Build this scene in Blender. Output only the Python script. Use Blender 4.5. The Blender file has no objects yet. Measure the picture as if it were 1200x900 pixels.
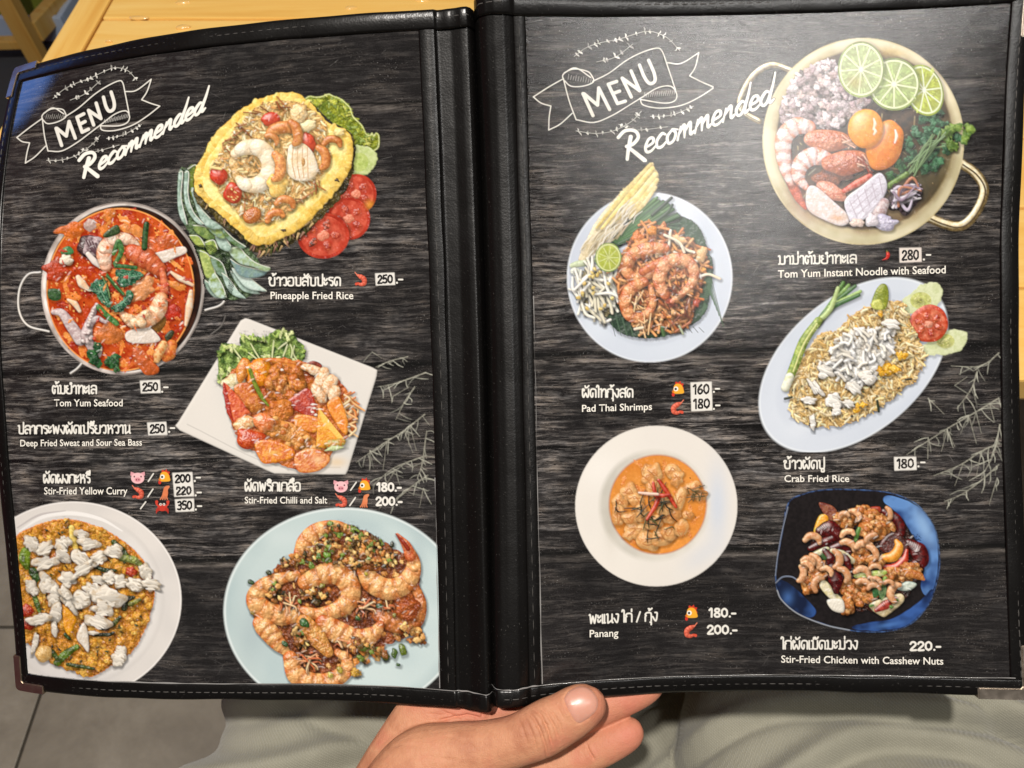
import bpy, bmesh, math, random
import numpy as np
from mathutils import Vector, Matrix

scene = bpy.context.scene
col = scene.collection

# ---------------------------------------------------------------- camera
CAM_LOC = Vector((0.0, 0.0, 1.15))
PITCH = math.radians(55.0)                      # looking down at the menu
cam_d = bpy.data.cameras.new('camera')
cam = bpy.data.objects.new('camera', cam_d)
col.objects.link(cam)
cam.location = CAM_LOC
cam.rotation_euler = (math.radians(90) - PITCH, 0, 0)
cam_d.sensor_width = 36.0
cam_d.lens = 27.0
cam_d.clip_start = 0.02
cam_d.clip_end = 60.0
cam_d.dof.use_dof = True
cam_d.dof.focus_distance = 0.348
cam_d.dof.aperture_fstop = 19.0
scene.camera = cam

# ---------------------------------------------------------------- light
world = bpy.data.worlds.new('World')
scene.world = world
world.use_nodes = True
wn = world.node_tree
wn.nodes['Background'].inputs[0].default_value = (1.0, 0.93, 0.86, 1)
wn.nodes['Background'].inputs[1].default_value = 0.085


def lamp(name, loc, size, size_y, power, colr, target):
    d = bpy.data.lights.new(name, 'AREA')
    d.shape = 'RECTANGLE'
    d.size = size
    d.size_y = size_y
    d.energy = power
    d.color = colr
    o = bpy.data.objects.new(name, d)
    o.location = loc
    o.rotation_euler = (Vector(target) - Vector(loc)).to_track_quat('-Z', 'Y').to_euler()
    col.objects.link(o)
    return o


# ceiling lamps of the restaurant: one over the seat behind the reader, one over the lap
lamp('ceiling_lamp', (0.47, -0.62, 2.60), 0.16, 0.12, 3.6, (1.0, 0.97, 0.93), (0.1, 0.2, 0.8))
lamp('ceiling_lamp', (0.68, -0.40, 2.60), 0.16, 0.12, 4.2, (1.0, 0.97, 0.93), (0.1, 0.2, 0.8))
lamp('ceiling_lamp', (-0.25, -0.16, 2.55), 0.05, 0.05, 41, (1.0, 0.94, 0.87), (0.0, 0.2, 0.8))

scene.view_settings.view_transform = 'Standard'
scene.view_settings.look = 'None'
scene.view_settings.exposure = 0.0
scene.view_settings.gamma = 1.0
scene.view_settings.use_curve_mapping = False
scene.render.engine = 'CYCLES'
scene.cycles.use_denoising = True
scene.cycles.max_bounces = 6
scene.cycles.caustics_reflective = False
scene.cycles.caustics_refractive = False

# ---------------------------------------------------------------- helpers
def tag(o, label=None, cat=None, group=None, kind=None):
    if label: o['label'] = label
    if cat: o['category'] = cat
    if group: o['group'] = group
    if kind: o['kind'] = kind
    return o


def empty(name, loc):
    o = bpy.data.objects.new(name, None)
    o.empty_display_size = 0.05
    o.location = loc
    col.objects.link(o)
    return o


def link(name, me, mat=None, parent=None, smooth=True):
    o = bpy.data.objects.new(name, me)
    col.objects.link(o)
    if mat is not None:
        me.materials.append(mat)
    if parent is not None:
        o.parent = parent
    if smooth and len(me.polygons):
        me.polygons.foreach_set('use_smooth', [True] * len(me.polygons))
    return o


def mesh_np(name, V, F):
    me = bpy.data.meshes.new(name)
    me.from_pydata([tuple(map(float, v)) for v in V], [], [tuple(map(int, f)) for f in F])
    me.update()
    return me


def grid_faces(n, m, flip=False):
    """faces of a grid of n rows and m columns of vertices"""
    i, j = np.meshgrid(np.arange(n - 1), np.arange(m - 1), indexing='ij')
    a = (i * m + j).ravel()
    f = np.stack([a, a + 1, a + m + 1, a + m], 1)
    return f[:, ::-1] if flip else f


def box_bm(bm, lo, hi, bev=0.0):
    v = [bm.verts.new((x, y, z)) for x in (lo[0], hi[0]) for y in (lo[1], hi[1]) for z in (lo[2], hi[2])]
    fs = [(0, 1, 3, 2), (4, 6, 7, 5), (0, 4, 5, 1), (2, 3, 7, 6), (0, 2, 6, 4), (1, 5, 7, 3)]
    faces = [bm.faces.new([v[k] for k in f]) for f in fs]
    if bev > 0:
        es = list({e for f in faces for e in f.edges})
        bmesh.ops.bevel(bm, geom=es, offset=bev, segments=2, affect='EDGES', profile=0.6)


def bm_obj(name, bm, mat, parent=None, smooth=False):
    bmesh.ops.recalc_face_normals(bm, faces=bm.faces[:])
    me = bpy.data.meshes.new(name)
    bm.to_mesh(me)
    bm.free()
    return link(name, me, mat, parent, smooth)


def beam_mesh(name, p0, p1, w, t, up=(0, 0, 1), bev=0.003):
    """a squared timber between two points"""
    p0 = Vector(p0); p1 = Vector(p1)
    d = (p1 - p0)
    L = d.length
    z = d.normalized()
    x = Vector(up).cross(z).normalized()
    y = z.cross(x)
    bm = bmesh.new()
    box_bm(bm, (-w / 2, -t / 2, 0), (w / 2, t / 2, L), bev)
    M = Matrix(((x.x, y.x, z.x, p0.x), (x.y, y.y, z.y, p0.y), (x.z, y.z, z.z, p0.z), (0, 0, 0, 1)))
    bm.transform(M)
    return bm


def smooth_pts(p, closed, n=6):
    """Catmull-Rom through the points"""
    p = np.asarray(p, float)
    if len(p) < 3:
        return p
    q = np.concatenate([p[-1:], p, p[:2]]) if closed else np.concatenate([2 * p[:1] - p[1:2], p, 2 * p[-1:] - p[-2:-1]])
    out = []
    for i in range(1, len(q) - 2):
        a, b, c, d = q[i - 1], q[i], q[i + 1], q[i + 2]
        for t in np.arange(n) / n:
            out.append(0.5 * (2 * b + (c - a) * t + (2 * a - 5 * b + 4 * c - d) * t * t + (3 * b - a - 3 * c + d) * t ** 3))
    if not closed:
        out.append(p[-1])
    return np.array(out)


# ---------------------------------------------------------------- material helpers
def srgb(r, g, b):
    def f(c):
        c /= 255.0
        return c / 12.92 if c <= 0.04045 else ((c + 0.055) / 1.055) ** 2.4
    return (f(r), f(g), f(b), 1.0)


class NT:
    def __init__(s, name):
        s.m = bpy.data.materials.new(name)
        s.m.use_nodes = True
        s.t = s.m.node_tree
        s.b = s.t.nodes['Principled BSDF']

    def n(s, kind, **kw):
        nd = s.t.nodes.new(kind)
        for k, v in kw.items():
            setattr(nd, k, v)
        return nd

    def l(s, a, b):
        s.t.links.new(a, b)

    def coord(s, which='Object', scale=(1, 1, 1), rot=(0, 0, 0), loc=(0, 0, 0)):
        tc = s.n('ShaderNodeTexCoord')
        mp = s.n('ShaderNodeMapping')
        mp.inputs['Scale'].default_value = scale
        mp.inputs['Rotation'].default_value = rot
        mp.inputs['Location'].default_value = loc
        s.l(tc.outputs[which], mp.inputs['Vector'])
        return mp.outputs['Vector']

    def noise(s, vec, scale, detail=4.0, rough=0.55, dist=0.0):
        nd = s.n('ShaderNodeTexNoise')
        nd.inputs['Scale'].default_value = scale
        nd.inputs['Detail'].default_value = detail
        nd.inputs['Roughness'].default_value = rough
        nd.inputs['Distortion'].default_value = dist
        s.l(vec, nd.inputs['Vector'])
        return nd.outputs['Fac']

    def ramp(s, fac, stops):
        nd = s.n('ShaderNodeValToRGB')
        el = nd.color_ramp.elements
        while len(el) < len(stops):
            el.new(0.5)
        for e, (p, c) in zip(el, stops):
            e.position = p
            e.color = c if len(c) == 4 else (*c, 1)
        s.l(fac, nd.inputs['Fac'])
        return nd.outputs['Color']

    def mix(s, fac, a, b, blend='MIX'):
        nd = s.n('ShaderNodeMix', data_type='RGBA', blend_type=blend)
        for sock, v in ((nd.inputs[0], fac), (nd.inputs[6], a), (nd.inputs[7], b)):
            if hasattr(v, 'is_output'):
                s.l(v, sock)
            else:
                sock.default_value = v
        return nd.outputs[2]

    def math(s, op, a, b=0.0, clamp=False):
        nd = s.n('ShaderNodeMath', operation=op, use_clamp=clamp)
        for sock, v in ((nd.inputs[0], a), (nd.inputs[1], b)):
            if hasattr(v, 'is_output'):
                s.l(v, sock)
            else:
                sock.default_value = v
        return nd.outputs[0]

    def bump(s, h, strength, dist, prev=None):
        nd = s.n('ShaderNodeBump')
        nd.inputs['Strength'].default_value = strength
        nd.inputs['Distance'].default_value = dist
        s.l(h, nd.inputs['Height'])
        if prev is not None:
            s.l(prev, nd.inputs['Normal'])
        return nd.outputs['Normal']

    def set(s, **kw):
        for k, v in kw.items():
            k = k.replace('_', ' ')
            if hasattr(v, 'is_output'):
                s.l(v, s.b.inputs[k])
            else:
                s.b.inputs[k].default_value = v
        return s.m
# ================================================================ setting: floor, table, chair behind
def mat_tile():
    t = NT('floor_tile')
    v = t.coord('Object')
    info = t.n('ShaderNodeObjectInfo')
    off = t.n('ShaderNodeVectorMath', operation='MULTIPLY_ADD')
    t.l(info.outputs['Random'], off.inputs[0])
    off.inputs[1].default_value = (7.3, 3.1, 5.7)
    t.l(v, off.inputs[2])
    v = off.outputs[0]
    a = t.noise(v, 7, 8, 0.68, 0.5)
    b = t.noise(v, 70, 5, 0.6)
    c = t.ramp(a, [(0.30, srgb(118, 110, 98)), (0.52, srgb(146, 138, 124)), (0.72, srgb(168, 160, 146))])
    c = t.mix(t.math('MULTIPLY', b, 0.5), c, srgb(112, 104, 92))
    return t.set(Base_Color=c, Roughness=t.math('ADD', t.math('MULTIPLY', b, 0.3), 0.3),
                 Normal=t.bump(b, 0.15, 0.002))


def mat_plain(name, colr, rough=0.6, nscale=60, var=0.25, bump=0.15, metallic=0.0):
    t = NT(name)
    v = t.coord('Object')
    a = t.noise(v, nscale, 5, 0.6)
    dark = tuple(c * (1 - var) for c in colr[:3]) + (1,)
    return t.set(Base_Color=t.mix(a, dark, colr), Roughness=rough, Metallic=metallic, Normal=t.bump(a, bump, 0.002))


def mat_pine(name, along, tone=1.0):
    """oiled pine; the grain runs along the object's own x or y"""
    t = NT(name)
    info = t.n('ShaderNodeObjectInfo')
    sc = (2.2, 30, 30) if along == 'x' else (30, 2.2, 30) if along == 'y' else (30, 30, 2.2)
    v0 = t.coord('Object', sc)
    off = t.n('ShaderNodeVectorMath', operation='MULTIPLY_ADD')
    t.l(info.outputs['Random'], off.inputs[0])
    off.inputs[1].default_value = (17.3, 33.1, 25.7)
    t.l(v0, off.inputs[2])
    v = off.outputs[0]
    g = t.noise(v, 1.1, 6, 0.62, 0.9)
    f = t.noise(v, 9, 3, 0.6)
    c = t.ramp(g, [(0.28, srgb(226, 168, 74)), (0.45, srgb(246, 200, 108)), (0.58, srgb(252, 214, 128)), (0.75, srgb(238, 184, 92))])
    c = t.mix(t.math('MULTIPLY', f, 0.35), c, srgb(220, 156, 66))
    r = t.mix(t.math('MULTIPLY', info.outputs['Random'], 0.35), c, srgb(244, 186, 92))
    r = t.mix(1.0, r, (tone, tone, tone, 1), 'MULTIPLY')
    return t.set(Base_Color=r, Roughness=0.38, Coat_Weight=0.5, Coat_Roughness=0.2, Normal=t.bump(g, 0.12, 0.002))


M_TILE = mat_tile()
M_GROUT = mat_plain('grout', srgb(86, 80, 72), 0.9, 40)
M_PINE_X = mat_pine('pine_along_x', 'x')
M_PINE_Y = mat_pine('pine_along_y', 'y')
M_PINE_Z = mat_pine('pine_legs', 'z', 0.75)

# floor: a bed of grout with separate tiles, joints running a little askew to the table
floor = link('floor', mesh_np('floor', [(-6, -5, -0.008), (6, -5, -0.008), (6, 7, -0.008), (-6, 7, -0.008)], [(0, 1, 2, 3)]), M_GROUT, None, False)
tag(floor, 'grey stone tiled floor of the restaurant', 'floor', kind='structure')
TS = 0.60
bm = bmesh.new()
box_bm(bm, (-TS / 2 + 0.0022, -TS / 2 + 0.0022, -0.0085), (TS / 2 - 0.0022, TS / 2 - 0.0022, 0.0), 0.0012)
tile0 = bm_obj('floor_tile', bm, M_TILE, floor)
rotf = math.radians(0.0)
first = True
for i in range(-5, 4):
    for j in range(-2, 7):
        o = tile0 if first else tile0.copy()
        if not first:
            col.objects.link(o)
        first = False
        # joint lines pass x = -0.672 and y = 0.361
        o.location = (-0.672 + TS * (i + 0.5), 0.361 + TS * (j + 0.5) - (0.0 if i % 2 else 0.0), 0.0)
        o.parent = floor

# ---------------------------------------------------------------- the table the reader sits at
TZ = 0.74
table = empty('wooden_table', (0.35, 0.75, 0.0))
tag(table, 'yellow pine plank table behind the menu with a framed end', 'table')


def tpart(name, lo, hi, mat, bev=0.002):
    bm = bmesh.new()
    c = [(a + b) / 2 for a, b in zip(lo, hi)]
    box_bm(bm, [a - k for a, k in zip(lo, c)], [a - k for a, k in zip(hi, c)], bev)
    o = bm_obj(name, bm, mat, table)
    o.location = Vector(c) - table.location
    return o


random.seed(4)
y = 0.290
edges_y = [0.290, 0.372, 0.455, 0.540, 0.610, 0.660, 0.7225, 0.80, 0.885, 0.97, 1.05, 1.13]
XL = -0.402
for a, b in zip(edges_y[:-1], edges_y[1:]):
    dz = random.uniform(-0.0012, 0.0004)
    tpart('plank', (XL + 0.0015, a + 0.0008, TZ - 0.024), (1.10, b - 0.0008, TZ + dz), M_PINE_X)
EB = tpart('end_board', (-0.4335, 0.290, TZ - 0.026), (XL, 1.13, TZ + 0.0015), M_PINE_Y)
for yy in (0.36, 1.06):
    tpart('apron', (-0.36, yy - 0.012, TZ - 0.11), (1.04, yy + 0.012, TZ - 0.0262), M_PINE_X)
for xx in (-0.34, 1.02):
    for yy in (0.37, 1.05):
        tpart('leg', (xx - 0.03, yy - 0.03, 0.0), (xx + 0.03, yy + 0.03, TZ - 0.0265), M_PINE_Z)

# dried drips of varnish on the planks
M_DRIP = NT('varnish_drip').set(Base_Color=srgb(232, 188, 112), Roughness=0.15, Coat_Weight=1.0, Coat_Roughness=0.06)


def drip(x, y, rx, ry):
    bm = bmesh.new()
    bmesh.ops.create_uvsphere(bm, u_segments=20, v_segments=10, radius=1.0)
    for v in bm.verts:
        a = math.atan2(v.co.y, v.co.x)
        k = 1 + 0.12 * math.sin(2 * a + x * 40) + 0.08 * math.sin(3 * a + 1)
        v.co = Vector((v.co.x * rx * k, v.co.y * ry * k, v.co.z * 0.0018))
    o = bm_obj('varnish_drip', bm, M_DRIP, table, True)
    o.location = Vector((x, y, TZ)) - table.location


for (x, y, rx, ry) in [(-0.365, 0.7240, 0.011, 0.0028), (-0.318, 0.708, 0.007, 0.0035), (-0.329, 0.752, 0.008, 0.003),
                       (-0.382, 0.683, 0.0035, 0.0013), (-0.16, 0.742, 0.006, 0.003), (-0.09, 0.756, 0.007, 0.003)]:
    drip(x, y, rx, ry)

# ---------------------------------------------------------------- stool beyond the table end
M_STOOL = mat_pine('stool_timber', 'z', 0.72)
stool = empty('wooden_stool', (-1.36, 1.95, 0.0))
tag(stool, 'brown wooden stool with square legs beyond the table end', 'stool')


def sbeam(name, p0, p1, w, t, up=(0, 1, 0)):
    return bm_obj(name, beam_mesh(name, Vector(p0) - stool.location, Vector(p1) - stool.location, w, t, up), M_STOOL, stool)


for (x, y) in ((-1.215, 1.815), (-1.165, 2.085), (-1.52, 1.80), (-1.52, 2.09)):
    sbeam('leg', (x, y, 0.0), (x, y, 0.44), 0.042, 0.036)
sbeam('rail', (-1.205, 1.835, 0.075), (-1.172, 2.066, 0.075), 0.03, 0.05, (0, 0, 1))
sbeam('rail', (-1.50, 1.80, 0.06), (-1.236, 1.813, 0.06), 0.03, 0.022, (0, 0, 1))
sbeam('rail', (-1.50, 2.09, 0.20), (-1.185, 2.086, 0.20), 0.04, 0.022, (0, 0, 1))
for k in range(4):
    sbeam('seat_slat', (-1.56, 1.83 + k * 0.078, 0.452), (-1.12, 1.83 + k * 0.078, 0.452), 0.07, 0.02, (0, 0, 1))

# low pale blue crate with a green cloth in it behind the stool, on a dark sheet that stands for floor in shade
M_TUB = mat_plain('crate_plastic', srgb(186, 204, 232), 0.45, 8, 0.15)
M_GREEN = mat_plain('green_cloth', srgb(120, 130, 30), 0.8, 40, 0.5, 0.6)
M_DARK_GREY = mat_plain('floor_shade', srgb(66, 67, 70), 0.8, 60, 0.4)
tub = empty('plastic_crate', (-1.32, 2.10, 0.0))
tag(tub, 'low pale blue plastic crate on the floor behind the stool', 'crate')
bm = bmesh.new()
for lo, hi in (((-0.42, -0.20, 0.0092), (0.16, -0.185, 0.075)), ((-0.42, 0.185, 0.0092), (0.16, 0.20, 0.075)), ((-0.42, -0.1845, 0.0092), (-0.405, 0.1845, 0.075)), ((0.145, -0.1845, 0.0092), (0.16, 0.1845, 0.075)), ((-0.4045, -0.1845, 0.0092), (0.1445, 0.1845, 0.022))):
    box_bm(bm, lo, hi, 0.003)
bm_obj('body', bm, M_TUB, tub)
bm = bmesh.new()
bmesh.ops.create_grid(bm, x_segments=24, y_segments=18, size=1.0)
rg = random.Random(5)
for v in bm.verts:
    r = math.hypot(v.co.x, v.co.y)
    v.co = Vector((v.co.x * 0.14 - 0.02, v.co.y * 0.15, 0.030 + 0.07 * max(0, 1 - r * r * 0.7) * (0.8 + 0.3 * math.sin(9 * v.co.x + 4 * v.co.y) * math.cos(7 * v.co.y)) + rg.uniform(0, 0.004)))
gc = bm_obj('green_cloth', bm, M_GREEN, None, True)
gc.location = (-1.30, 2.10, 0.0)
tag(gc, 'crumpled olive green cloth lying in the pale blue crate', 'cloth')
bm = bmesh.new(); box_bm(bm, (-0.75, -0.28, 0.0015), (0.55, 0.55, 0.009), 0.002)
shade_o = bm_obj('floor_shade', bm, M_DARK_GREY)  # thin dark sheet whose colour imitates the shadow on the floor
shade_o.location = (-1.45, 1.80, 0.0)
tag(shade_o, 'dark grey sheet standing in for shaded floor under the stool', 'mat')

# the side wall and a lit blue sign on it, seen only as reflections in the glossy left page
M_WALL = mat_plain('maroon_paint', (0.40, 0.055, 0.10, 1), 0.7, 3, 0.3)
bm = bmesh.new(); box_bm(bm, (-2.70, -1.9, -0.008), (-2.62, 2.6, 3.7))
wall = bm_obj('wall', bm, M_WALL); tag(wall, 'maroon painted side wall of the restaurant', 'wall', kind='structure')
sign = empty('light_sign', (-2.60, 1.57, 1.66))
tag(sign, 'blue lit sign box mounted on the maroon wall', 'sign')
t = NT('blue_light_panel'); t.set(Base_Color=(0.05, 0.1, 0.3, 1), Emission_Color=(0.14, 0.34, 1.0, 1), Emission_Strength=2.6); M_BLUE = t.m
bm = bmesh.new(); box_bm(bm, (-0.018, -0.34, -0.29), (0.03, 0.34, 0.29), 0.006); bm_obj('case', bm, M_DARK_GREY, sign)
bm = bmesh.new(); box_bm(bm, (0.031, -0.28, -0.24), (0.036, 0.30, 0.20), 0.001); bm_obj('panel', bm, M_BLUE, sign)
# ================================================================ the menu folder
# The open folder is held tilted 55 degrees; millimetres along the camera's axes (right, down, away from the reader)
MENU_O = Vector((0.0, 0.0, 1.15)) + 0.350 * Vector((0, math.cos(PITCH), -math.sin(PITCH)))
AX_R = np.array([1.0, 0, 0])
AX_D = np.array([0, -math.sin(PITCH), -math.cos(PITCH)])
AX_A = np.array([0, math.cos(PITCH), -math.sin(PITCH)])
PW, PH = 210.0, 297.0                                   # A4 sheets
# pose of each sheet (rotation vector, centre) and how its cover is bowed
SHEET = {
    'L': [0.0683, 0.0279, -0.0274, -141.2912, -5.6789, 10.2564, 2.2195, -0.9827, 2.2286, -12.7179, -4.0583, -4.8546, -4.0497, 4.5199, 6.0678, -2.8617],
    'R': [0.0299, 0.045, -0.0234, 114.6741, -14.2034, -1.2894, -0.0977, -3.1065, -1.4317, 1.5882, -1.4559, 1.6098, 3.7133, -6.2812, -1.0758, 1.8295],
}


def rodrigues(r):
    r = np.array(r, float)
    t = np.linalg.norm(r)
    k = r / t
    K = np.array([[0, -k[2], k[1]], [k[2], 0, -k[0]], [-k[1], k[0], 0]])
    return np.eye(3) + math.sin(t) * K + (1 - math.cos(t)) * K @ K


SROT = {k: rodrigues(v[:3]) for k, v in SHEET.items()}


def sheet(side, u, v, h=0.0):
    """point of the bowed cover in menu axes; u, v in mm on the sheet, h mm away from the reader"""
    q = SHEET[side]
    u = np.asarray(u, float); v = np.asarray(v, float)
    s = u / PW * 2 - 1
    t = v / PH * 2 - 1
    b = q[6:]
    w = (b[0] * s * s + b[1] * t * t + b[2] * s * t + b[3] * s * t * t + b[4] * s * s * t + b[5] * s ** 3 + b[6] * t ** 3
         + b[7] * s * s * t * t + b[8] * s * t ** 3 + b[9] * s ** 3 * t) + h
    u, v, w = np.broadcast_arrays(u - PW / 2, v - PH / 2, w)
    return np.stack([u, v, w], -1) @ SROT[side].T + np.array(q[3:6])


def to_local(P):
    """menu axes (mm) -> metres relative to the menu's empty, world-aligned"""
    return (P[..., 0:1] * AX_R + P[..., 1:2] * AX_D + P[..., 2:3] * AX_A) / 1000.0


menu = empty('menu_folder', MENU_O)
tag(menu, 'open black leatherette menu with two laminated pages of Thai dishes', 'menu')


def mat_leather(name='black_leatherette'):
    t = NT(name)
    v = t.coord('Object')
    vo = t.n('ShaderNodeTexVoronoi', feature='F1')
    vo.inputs['Scale'].default_value = 1150
    t.l(v, vo.inputs['Vector'])
    a = t.noise(v, 420, 4, 0.6)
    b = t.noise(v, 28, 3, 0.6)
    w = t.noise(t.coord('Object', (1, 1, 1)), 9, 2, 0.5)
    h = t.math('ADD', t.math('MULTIPLY', vo.outputs['Distance'], 0.5), a)
    n = t.bump(h, 0.12, 0.0004)
    n = t.bump(b, 0.25, 0.0015, n)
    dust = t.math('MULTIPLY', t.ramp_f(t.noise(v, 900, 2, 0.7), 0.66, 0.76), 0.10)
    c = t.mix(dust, (0.0034, 0.0030, 0.0028, 1), (0.40, 0.38, 0.35, 1))
    return t.set(Base_Color=c, Roughness=t.math('ADD', t.math('MULTIPLY', b, 0.16), 0.20), Specular_IOR_Level=0.38, Normal=n)


def _ramp_f(s, fac, lo, hi):
    nd = s.n('ShaderNodeMapRange')
    nd.inputs['From Min'].default_value = lo
    nd.inputs['From Max'].default_value = hi
    s.l(fac, nd.inputs['Value'])
    return nd.outputs['Result']


NT.ramp_f = _ramp_f
M_LEATHER = mat_leather()
t = NT('thread')
M_THREAD = t.set(Base_Color=srgb(70, 67, 64), Roughness=0.7)
t = NT('nickel_corner')
v = t.coord('Object')
M_NICKEL = t.set(Base_Color=srgb(196, 184, 170), Metallic=1.0, Roughness=t.math('ADD', t.math('MULTIPLY', t.noise(v, 300, 4), 0.25), 0.22),
                 Normal=t.bump(t.noise(v, 120, 3), 0.1, 0.0005))


def hgt(side, u):
    """height of the spine leather beside the sheets (mm away from the reader)"""
    if side == 'L':
        xs = [-50, 211, 216.5, 218.0, 224, 228.5, 231.2, 232.8, 234.0, 235.0]
        hs = [0, 0, 0.0, 1.0, 0.7, -0.4, -0.7, 0.8, 4.0, 7.5]
    else:
        xs = [-22.2, -21.0, -19.6, -17.0, -13.0, -9.5, -6.0, -4.6, 0, 300]
        hs = [7.5, 4.0, 1.6, -0.1, -1.5, -1.9, -1.0, -0.2, 0, 0]
    return np.interp(u, xs, hs)


def strip(name, pts, mat, parent=menu, closed_ends=True, smooth=True):
    """pts: array (n, m, 3) in menu mm; a lofted surface"""
    n, m = pts.shape[:2]
    V = to_local(pts).reshape(-1, 3)
    F = grid_faces(n, m).tolist()
    me = mesh_np(name, V, F)
    bm = bmesh.new(); bm.from_mesh(me)
    bmesh.ops.recalc_face_normals(bm, faces=bm.faces[:])
    bm.to_mesh(me); bm.free()
    return link(name, me, mat, parent, smooth)


def tube_section(path_fn, ts, prof, name, closed=True):
    """prof: list of (across, height) in mm; path_fn(t, across, height) -> menu mm"""
    P = np.stack([np.stack([path_fn(t, a, h) for (a, h) in prof + ([prof[0]] if closed else [])], 0) for t in ts], 0)
    return strip(name, P, M_LEATHER)


# cover boards: a closed slab behind each sheet, following the bow, rounded rim
UL0, UR1 = -6.0, 218.2
VT, VB = -8.0, 304.2


def cover_board(side):
    if side == 'L':
        us = np.concatenate([np.linspace(UL0, 216, 46), np.linspace(216.5, 235.0, 26)])
    else:
        us = np.concatenate([np.linspace(-22.2, -0.5, 28), np.linspace(0, UR1, 46)])
    vs = np.linspace(VT, VB, 60)
    U, Vv = np.meshgrid(us, vs)
    H = hgt(side, us)[None, :] + np.zeros_like(U)
    front = sheet(side, U, Vv, H + 0.45)
    back = sheet(side, U, Vv, H + 3.2)
    n, m = U.shape
    A = to_local(front).reshape(-1, 3)
    B = to_local(back).reshape(-1, 3)
    F = grid_faces(n, m).tolist() + (grid_faces(n, m, True) + n * m).tolist()
    o = n * m
    for j in range(m - 1):
        F.append((j + 1, j, j + o, j + 1 + o))
        k = (n - 1) * m + j
        F.append((k, k + 1, k + 1 + o, k + o))
    for i in range(n - 1):
        a = i * m
        F.append((a, a + m, a + m + o, a + o))
        a = i * m + m - 1
        F.append((a + m, a, a + o, a + m + o))
    me = mesh_np('cover', np.concatenate([A, B]), F)
    bm = bmesh.new(); bm.from_mesh(me)
    bmesh.ops.recalc_face_normals(bm, faces=bm.faces[:])
    bm.to_mesh(me); bm.free()
    return link('cover', me, M_LEATHER, menu)


cover_board('L')
cover_board('R')

# leather bindings folded over the rims: rounded profile, lip lying on the sheet's margin
rng = np.random.RandomState(3)


def wob(n, amp, k, seed):
    r = np.random.RandomState(seed)
    x = np.linspace(0, 1, n)
    y = np.zeros(n)
    for i in range(1, k + 1):
        y += r.normal() / i ** 0.7 * np.sin(2 * np.pi * (i * x + r.rand()))
    return amp * y


def binding_h(side, v_in, v_out, us, seed):
    """horizontal rim: inner lip at v_in, outer edge at v_out"""
    n = len(us)
    s = 1 if v_out > v_in else -1
    prof = [(0.0, 0.25), (0.0, -0.55), (0.12, -0.85), (0.5, -1.0), (0.8, -0.9), (0.95, -0.35), (1.0, 0.8), (1.0, 2.6), (0.93, 3.6), (0.6, 3.9)]
    w = v_out - v_in
    wa = wob(n, 0.22, 9, seed)
    wh = wob(n, 0.18, 14, seed + 1)
    P = np.zeros((n, len(prof), 3))
    for j, (a, h) in enumerate(prof):
        P[:, j] = sheet(side, us, v_in + w * a + (wa if a > 0.05 else wa * 0.6), hgt(side, us) + h + (wh if h < -0.1 else 0))
    return strip('edge_binding', P, M_LEATHER)


def binding_v(side, u_in, u_out, v0, v1, seed):
    vs = np.linspace(v0, v1, 90)
    prof = [(0.0, 0.25), (0.0, -0.55), (0.12, -0.8), (0.5, -0.95), (0.8, -0.85), (0.95, -0.35), (1.0, 0.8), (1.0, 2.6), (0.93, 3.6), (0.6, 3.9)]
    w = u_out - u_in
    wa = wob(90, 0.18, 8, seed)
    wh = wob(90, 0.12, 12, seed + 1)
    P = np.zeros((90, len(prof), 3))
    for j, (a, h) in enumerate(prof):
        P[:, j] = sheet(side, u_in + w * a + wa * 0.7, vs, h + (wh if h < -0.1 else 0))
    return strip('edge_binding', P, M_LEATHER)


usL = np.concatenate([np.linspace(UL0 + 0.6, 216, 110), np.linspace(216.5, 235.0, 40)])
usR = np.concatenate([np.linspace(-22.2, -0.5, 44), np.linspace(0, UR1 - 0.4, 110)])
binding_h('L', 0.0, VT - 0.6, usL, 11)
binding_h('L', 296.6, VB + 0.6, usL, 13)
binding_h('R', 0.0, VT - 0.6, usR, 17)
binding_h('R', 296.6, VB + 0.6, usR, 19)
binding_v('L', 0.6, UL0 - 0.4, -0.6, 297.2, 23)
binding_v('R', 210.0, UR1 + 0.4, -0.6, 297.2, 29)


def inner_strip(side, ua, ub, seed):
    """stitched strip that holds the sheet at the spine"""
    vs = np.linspace(0.4, 296.2, 90)
    prof = [(0.0, 0.3), (0.0, -0.45), (0.08, -0.7), (0.5, -0.8), (0.9, -0.7), (1.0, -0.3), (1.0, 1.2)]
    wa = wob(90, 0.15, 7, seed)
    P = np.zeros((90, len(prof), 3))
    for j, (a, h) in enumerate(prof):
        P[:, j] = sheet(side, ua + (ub - ua) * a + wa, vs, h)
    return strip('spine_strip', P, M_LEATHER)


inner_strip('L', 209.6, 217.0, 31)
inner_strip('R', 0.3, -5.2, 37)

# stitching: separate short threads, one object for all of them
SV, SF = [], []


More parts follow.
